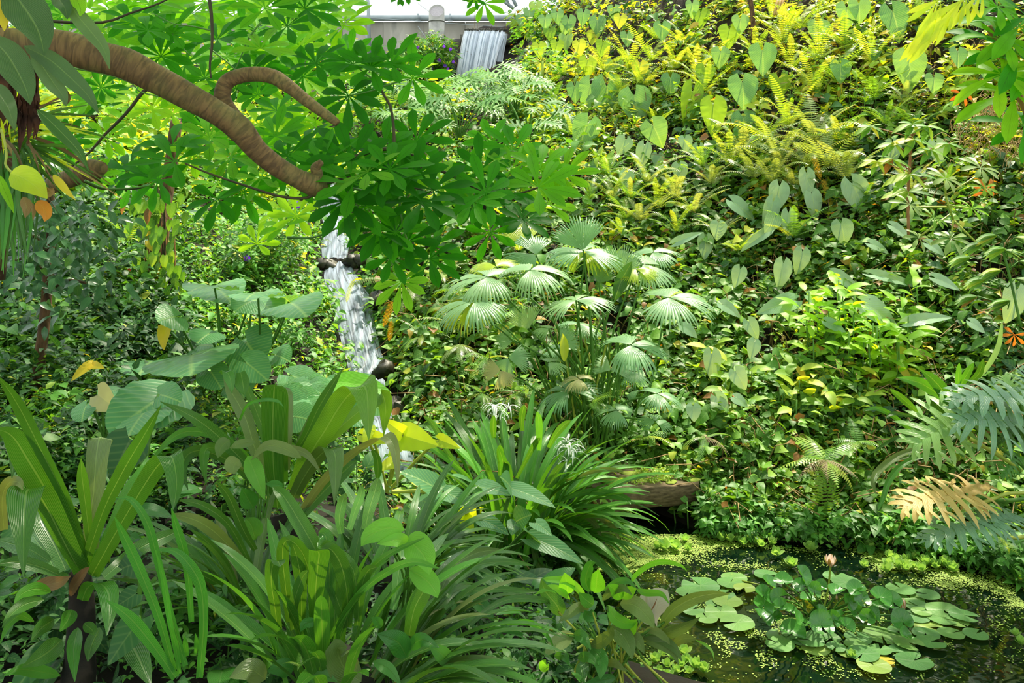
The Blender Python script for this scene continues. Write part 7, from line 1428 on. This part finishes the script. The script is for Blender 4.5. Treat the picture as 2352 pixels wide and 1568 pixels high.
# ---- leafy plants that stand out one by one from the undergrowth
def standouts():
    M_SUNPATCH = leaf_mat('sunpatch_leaf', [(0, '7cb02c'), (1, 'a4cc38')], .45, .5, veins=(8, .5), vein_col=.15)  # lime colour stands for sunlight on the glowing patch
    q = np.random.default_rng(300)
    LM = {k: [mesh('plant_leaf', leaf(1, w, W_LANCE, 7, 2, .15, b, 1.2, rip=.03, rf=3), m) for b in (.5, 1.0)] for k, (m, w) in {'lime': (M_SUNPATCH, .36), 'green': (M_UNDER, .46), 'sun': (M_SUNNY, .42), 'blue': (M_BLUE, .46), 'left': (M_LEFT, .40)}.items()}
    HL = {k: [mesh('plant_leaf', heart(1, .66, .15, n=7, k=2, fold=.15, bend=b), m) for b in (.4, .8)] for k, m in {'green': M_UNDER, 'blue': M_BLUE, 'left': M_LEFT, 'sun': M_SUNNY, 'lime': M_SUNPATCH}.items()}
    def plant(px, py, Lpx, n, kind, heartly, label, group, up=.5):
        g = ground(px, py, 3.0) + (0, -.14, .05); root = thing('leafy_plant', label, 'plant', g, group); L_ = Lpx / F * g[1]
        for k in range(n):
            a = k * 2.4 + q.uniform(-.4, .4); h = L_ * (.3 + 1.3 * k / n) * up * 2; p = g + np.array((math.cos(a) * L_ * .25, math.sin(a) * L_ * .25, h))
            el = q.uniform(-.2, 1.2) if not heartly else q.uniform(-.5, .6); yv = np.array((math.cos(a), math.sin(a) * .8 - .25, math.sin(el))); inst('leaf', (HL if heartly else LM)[kind][k % 2], root, frame(yv, (q.normal(0, .2), -.45, .9)), p, L_ * q.uniform(.75, 1.15))
        part('stem', tube([g - (0, 0, .1), g + np.array((q.normal(0, .02), 0, L_ * 1.4 * up * 2))], .006, 5), M_STEM, root)
    spots = []
    for cx, cy, sx, sy, n, L_, kind, hr, lab, grp in (
        (1960, 840, 140, 70, 34, 50, 'lime', 0, 'plant coloured lime for sunlight in the glowing patch low on the right slope', 'plants coloured lime for sunlight low on the right slope'),
        (1620, 800, 200, 120, 40, 30, 'green', 1, 'heart leaved green plant on the lower middle slope', 'heart leaved plants on the lower slope'),
        (1850, 930, 260, 70, 36, 42, 'lime' if False else 'sun', 0, 'drooping long leaved plant above the pond bank', 'long leaved plants above the pond bank'),
        (1380, 330, 90, 60, 12, 22, 'sun', 0, 'small sunlit plant beneath the hanging arrow leaves', 'sunlit plants beneath the hanging arrow leaves'),
        (1560, 240, 150, 70, 22, 24, 'sun', 0, 'yellow green upright plant between the large arrow leaves', 'upright yellow green plants among the arrow leaves'),
        (1900, 260, 120, 60, 14, 28, 'lime', 0, 'bright leafy shoot below the sunlit ferns', 'bright leafy shoots below the sunlit ferns'),
        (2150, 620, 150, 120, 20, 34, 'green', 1, 'broad leaved plant among the saplings on the right', 'broad leaved plants among the right hand saplings'),
        (960, 820, 70, 110, 22, 24, 'green', 1, 'heart leaved climber on the cut bank right of the cascade', 'heart leaved climbers on the cut bank'),
        (250, 700, 190, 130, 34, 30, 'left', 1, 'leafy shrub with drooping oval leaves on the left bank', 'oval leaved shrubs on the left bank'),
        (300, 560, 110, 60, 14, 34, 'left', 0, 'long leaved shrub beside the vine covered trunk', 'long leaved shrubs by the vine covered trunk'),
        (620, 760, 130, 110, 26, 26, 'left', 0, 'small green plant on the slope left of the cascade', 'small plants left of the cascade'),
        (90, 760, 80, 130, 16, 34, 'blue', 1, 'dark leaved shrub at the far left edge', 'dark leaved shrubs at the far left'),
        (1600, 1150, 60, 50, 9, 26, 'green', 1, 'leafy climber hanging beside the dark gap under the plank bridge', 'climbers beside the gap under the bridge'),
        (1440, 1180, 30, 30, 5, 28, 'blue', 1, 'dark arrow leaved creeper under the end of the plank', 'creepers under the plank'),
        (2280, 1120, 80, 60, 10, 34, 'green', 1, 'leafy climber behind the ochre lacy leaf', 'climbers behind the ochre lacy leaf'),
        (1680, 520, 160, 90, 22, 26, 'green', 1, 'oval leaved plant on the middle of the slope', 'oval leaved plants on the middle slope'),
        (1520, 640, 120, 80, 16, 28, 'green', 0, 'bright green plant right of the fan palm', 'bright green plants right of the fan palm')):
        for i in range(n):
            px = cx + q.uniform(-1, 1) * sx; py = cy + q.uniform(-1, 1) * sy
            if not off_stream(np.array([px]), np.array([py]), 0, 0)[0]: continue
            plant(px, py, L_ * q.uniform(.8, 1.25), int(q.integers(6, 9)), kind, hr and q.random() < .85, lab, grp, .5 + .3 * (kind == 'lime'))
standouts()
def far_lacy():
    q = np.random.default_rng(401); FL = leaf_mat('far_cut_leaf', [(0, '3f7430'), (.6, '578c3c'), (1, '74a44c')], .55, .35, veins=(6, .4), vein_col=.2, bump=.2, spec=.25)
    ml = [mesh('cut_leaf', lacy(1, .95, 7, 50 + k, .6, .09), m) for k, m in enumerate((FL, FL, M_LACYG))]
    for i, (cx, cy, n, lab) in enumerate(((900, 285, 11, 'cut leaved philodendron left of centre behind the umbrella leaves'), (1010, 250, 12, 'cut leaved philodendron below the purple flowered bush and waterfall'), (1145, 250, 10, 'bright cut leaved philodendron at the foot of the waterfall'), (1180, 270, 11, 'cut leaved philodendron left of the large hanging arrow leaves'), (1060, 310, 10, 'cut leaved philodendron with long bare stems above the umbrella leaves'), (950, 330, 9, 'grey green cut leaved philodendron behind the thin upright twig'), (1215, 335, 8, 'cut leaved philodendron right behind the umbrella leaf tips'))):
        g = ground(cx, cy + 20, 5.0) - (0, .5, 0); root = thing('cut_leaf_philodendron', lab, 'philodendron', g)
        for k in range(n):
            a = k * 2.4; p = g + np.array((math.cos(a) * q.uniform(.1, .45), math.sin(a) * .3, q.uniform(.35, .85)))
            inst('leaf', ml[k % 3], root, frame((math.cos(a), math.sin(a) * .7 - .2, q.uniform(-.3, .35)), (0, -.55, .85)), p, q.uniform(.32, .5) * g[1] / 12)
            part('stalk', tube(smooth_path([g, (g + p) / 2 + (0, 0, .08), p], 6), .012, 5, False), M_STEM, root)
far_lacy()
def dry_grass():
    q = np.random.default_rng(402); gs = []
    for (cx, cy, n) in ((2290, 250, 120), (2230, 320, 80), (2330, 330, 90)):
        for i in range(n):
            Y = 7.7 + q.uniform(-.25, .1); x = cx + q.normal(0, 35); y = cy + q.normal(0, 26); a = q.uniform(0, PI); l = q.uniform(14, 40)
            gs.append(tube(smooth_path([at(x, y, Y), at(x + l * math.cos(a) * .5, y - l * .3, Y - .05), at(x + l * math.cos(a), y + l * math.sin(a) * .6, Y - .03)], 5), .003, 3, False))
    solo('dry_grass_tangle', cat(gs), plain_mat('straw', 'a07c50', 'c8a878', 10, .8, .1), 'tangle of pale dry straw stems under the green leaves at the upper right edge', 'dry grass', None, 'stuff')
dry_grass()
# ------------------------------------------------------------------ labels: say where each look-alike stands
def name_the_lookalikes():
    LMK = [(1340,576,'top fan leaf'),(1537,683,'rightmost fan leaf'),(1480,1110,'plank bridge'),(1893,1060,'shaggy fern'),(1907,1289,'tall lily flower'),(2200,1140,'ochre lacy leaf'),(2030,720,'big grey arrow leaf'),(2092,400,'red stemmed sapling'),(2180,500,'palmate sapling'),(1110,130,'waterfall'),(1246,142,'yellow papaya'),(1394,240,'big hanging arrow leaf'),(1590,255,'long arrow leaf'),(1708,215,'broad sunlit arrow leaf'),(1728,30,'thin red trunk'),(770,570,'stream step'),(360,560,'vine covered trunk'),(110,650,'slim dark tree'),(560,790,'big elephant ear'),(190,1180,'left crinum'),(650,1000,'tall crinum'),(1180,1100,'spider lily'),(1400,1450,'peace lily'),(730,1350,'glossy foreground clump'),(1820,400,'silvery sword ferns'),(1950,830,'sunlit lime patch'),(2150,50,'drooping yellow leaves'),(1637,840,'dark hanging arrow leaf'),(840,840,'foot of the cascade'),(1885,1420,'lily leaves'),(2320,640,'tiered sapling'),(2090,170,'grey hanging leaf'),(1440,520,'fern filled hollow'),(2180,960,'ginger blades'),(1000,720,'drooping bank ferns'),(1560,1255,'duckweed drift')]
    by = {}
    for o in COL.objects:
        if o.parent is None and 'group' in o: by.setdefault((o['group'], o['label']), []).append(o)
    ords = ['first', 'second', 'third', 'fourth', 'fifth', 'sixth', 'seventh', 'eighth', 'ninth', 'tenth', 'eleventh', 'twelfth']
    CUT = [(' with ', ' on philodendron with ')][:0] + [(' on the upper slope', ''), (' with long narrow fronds on the slope', ''), (' among the arrow leaves', ''), (' in the near clump below the peace lily', ''), (' in the raft under the bridge plank', ''), (' drifting along the right pond bank', ''), (' in the shade of the foreground straps', ''), (' spilling down the cut bank right of the stream', ''), (' in the glowing patch low on the right slope', ''), (' on the lower middle slope', ''), (' above the pond bank', ''), (' beneath the hanging arrow leaves', ''), (' between the large arrow leaves', ''), (' below the sunlit ferns', ''), (' among the saplings on the right', ''), (' on the cut bank right of the cascade', ''), (' on the left bank', ''), (' beside the vine covered trunk', ''), (' on the slope left of the cascade', ''), (' at the far left edge', ''), (' hanging beside the dark gap under the plank bridge', ''), (' under the end of the plank', ''), (' behind the ochre lacy leaf', ''), (' on the middle of the slope', ''), (' right of the fan palm', ''),
      (' near the waterfall', ''), (' in the top ferns', ''), (' in the large leaf row', ''), (' among sword ferns', ''), (' mid slope', ''), (' low on the slope', '')]
    keyed = {}
    for (grp, lab), obs in by.items():
        base = lab
        for a, b in CUT: base = base.replace(a, b)
        for o in obs:
            p = o.location; Y = p.y; px = 1176 + p.x / Y * F; py = HY + (EYE - p.z) / Y * F
            l = min(LMK, key=lambda m: math.hypot(m[0] - px, m[1] - py)); dx, dy = px - l[0], py - l[1]
            d = 'beside' if math.hypot(dx, dy) < 22 else ('left of' if dx < 0 else 'right of') if abs(dx) > 2 * abs(dy) else ('above' if dy < 0 else 'below') if abs(dy) > 2 * abs(dx) else ('above-' if dy < 0 else 'below-') + ('left of' if dx < 0 else 'right of')
            keyed.setdefault((base, d, l[2]), []).append((px, o))
    for (base, d, l), obs in keyed.items():
        obs.sort(key=lambda t: t[0]); n = len(obs)
        for i, (px, o) in enumerate(obs):
            tail = '' if n == 1 else (', left one' if i == 0 else ', right one') if n == 2 else f', {ords[min(i, 11)]} from left'
            o['label'] = f'{base} {d} the {l}{tail}'
name_the_lookalikes()
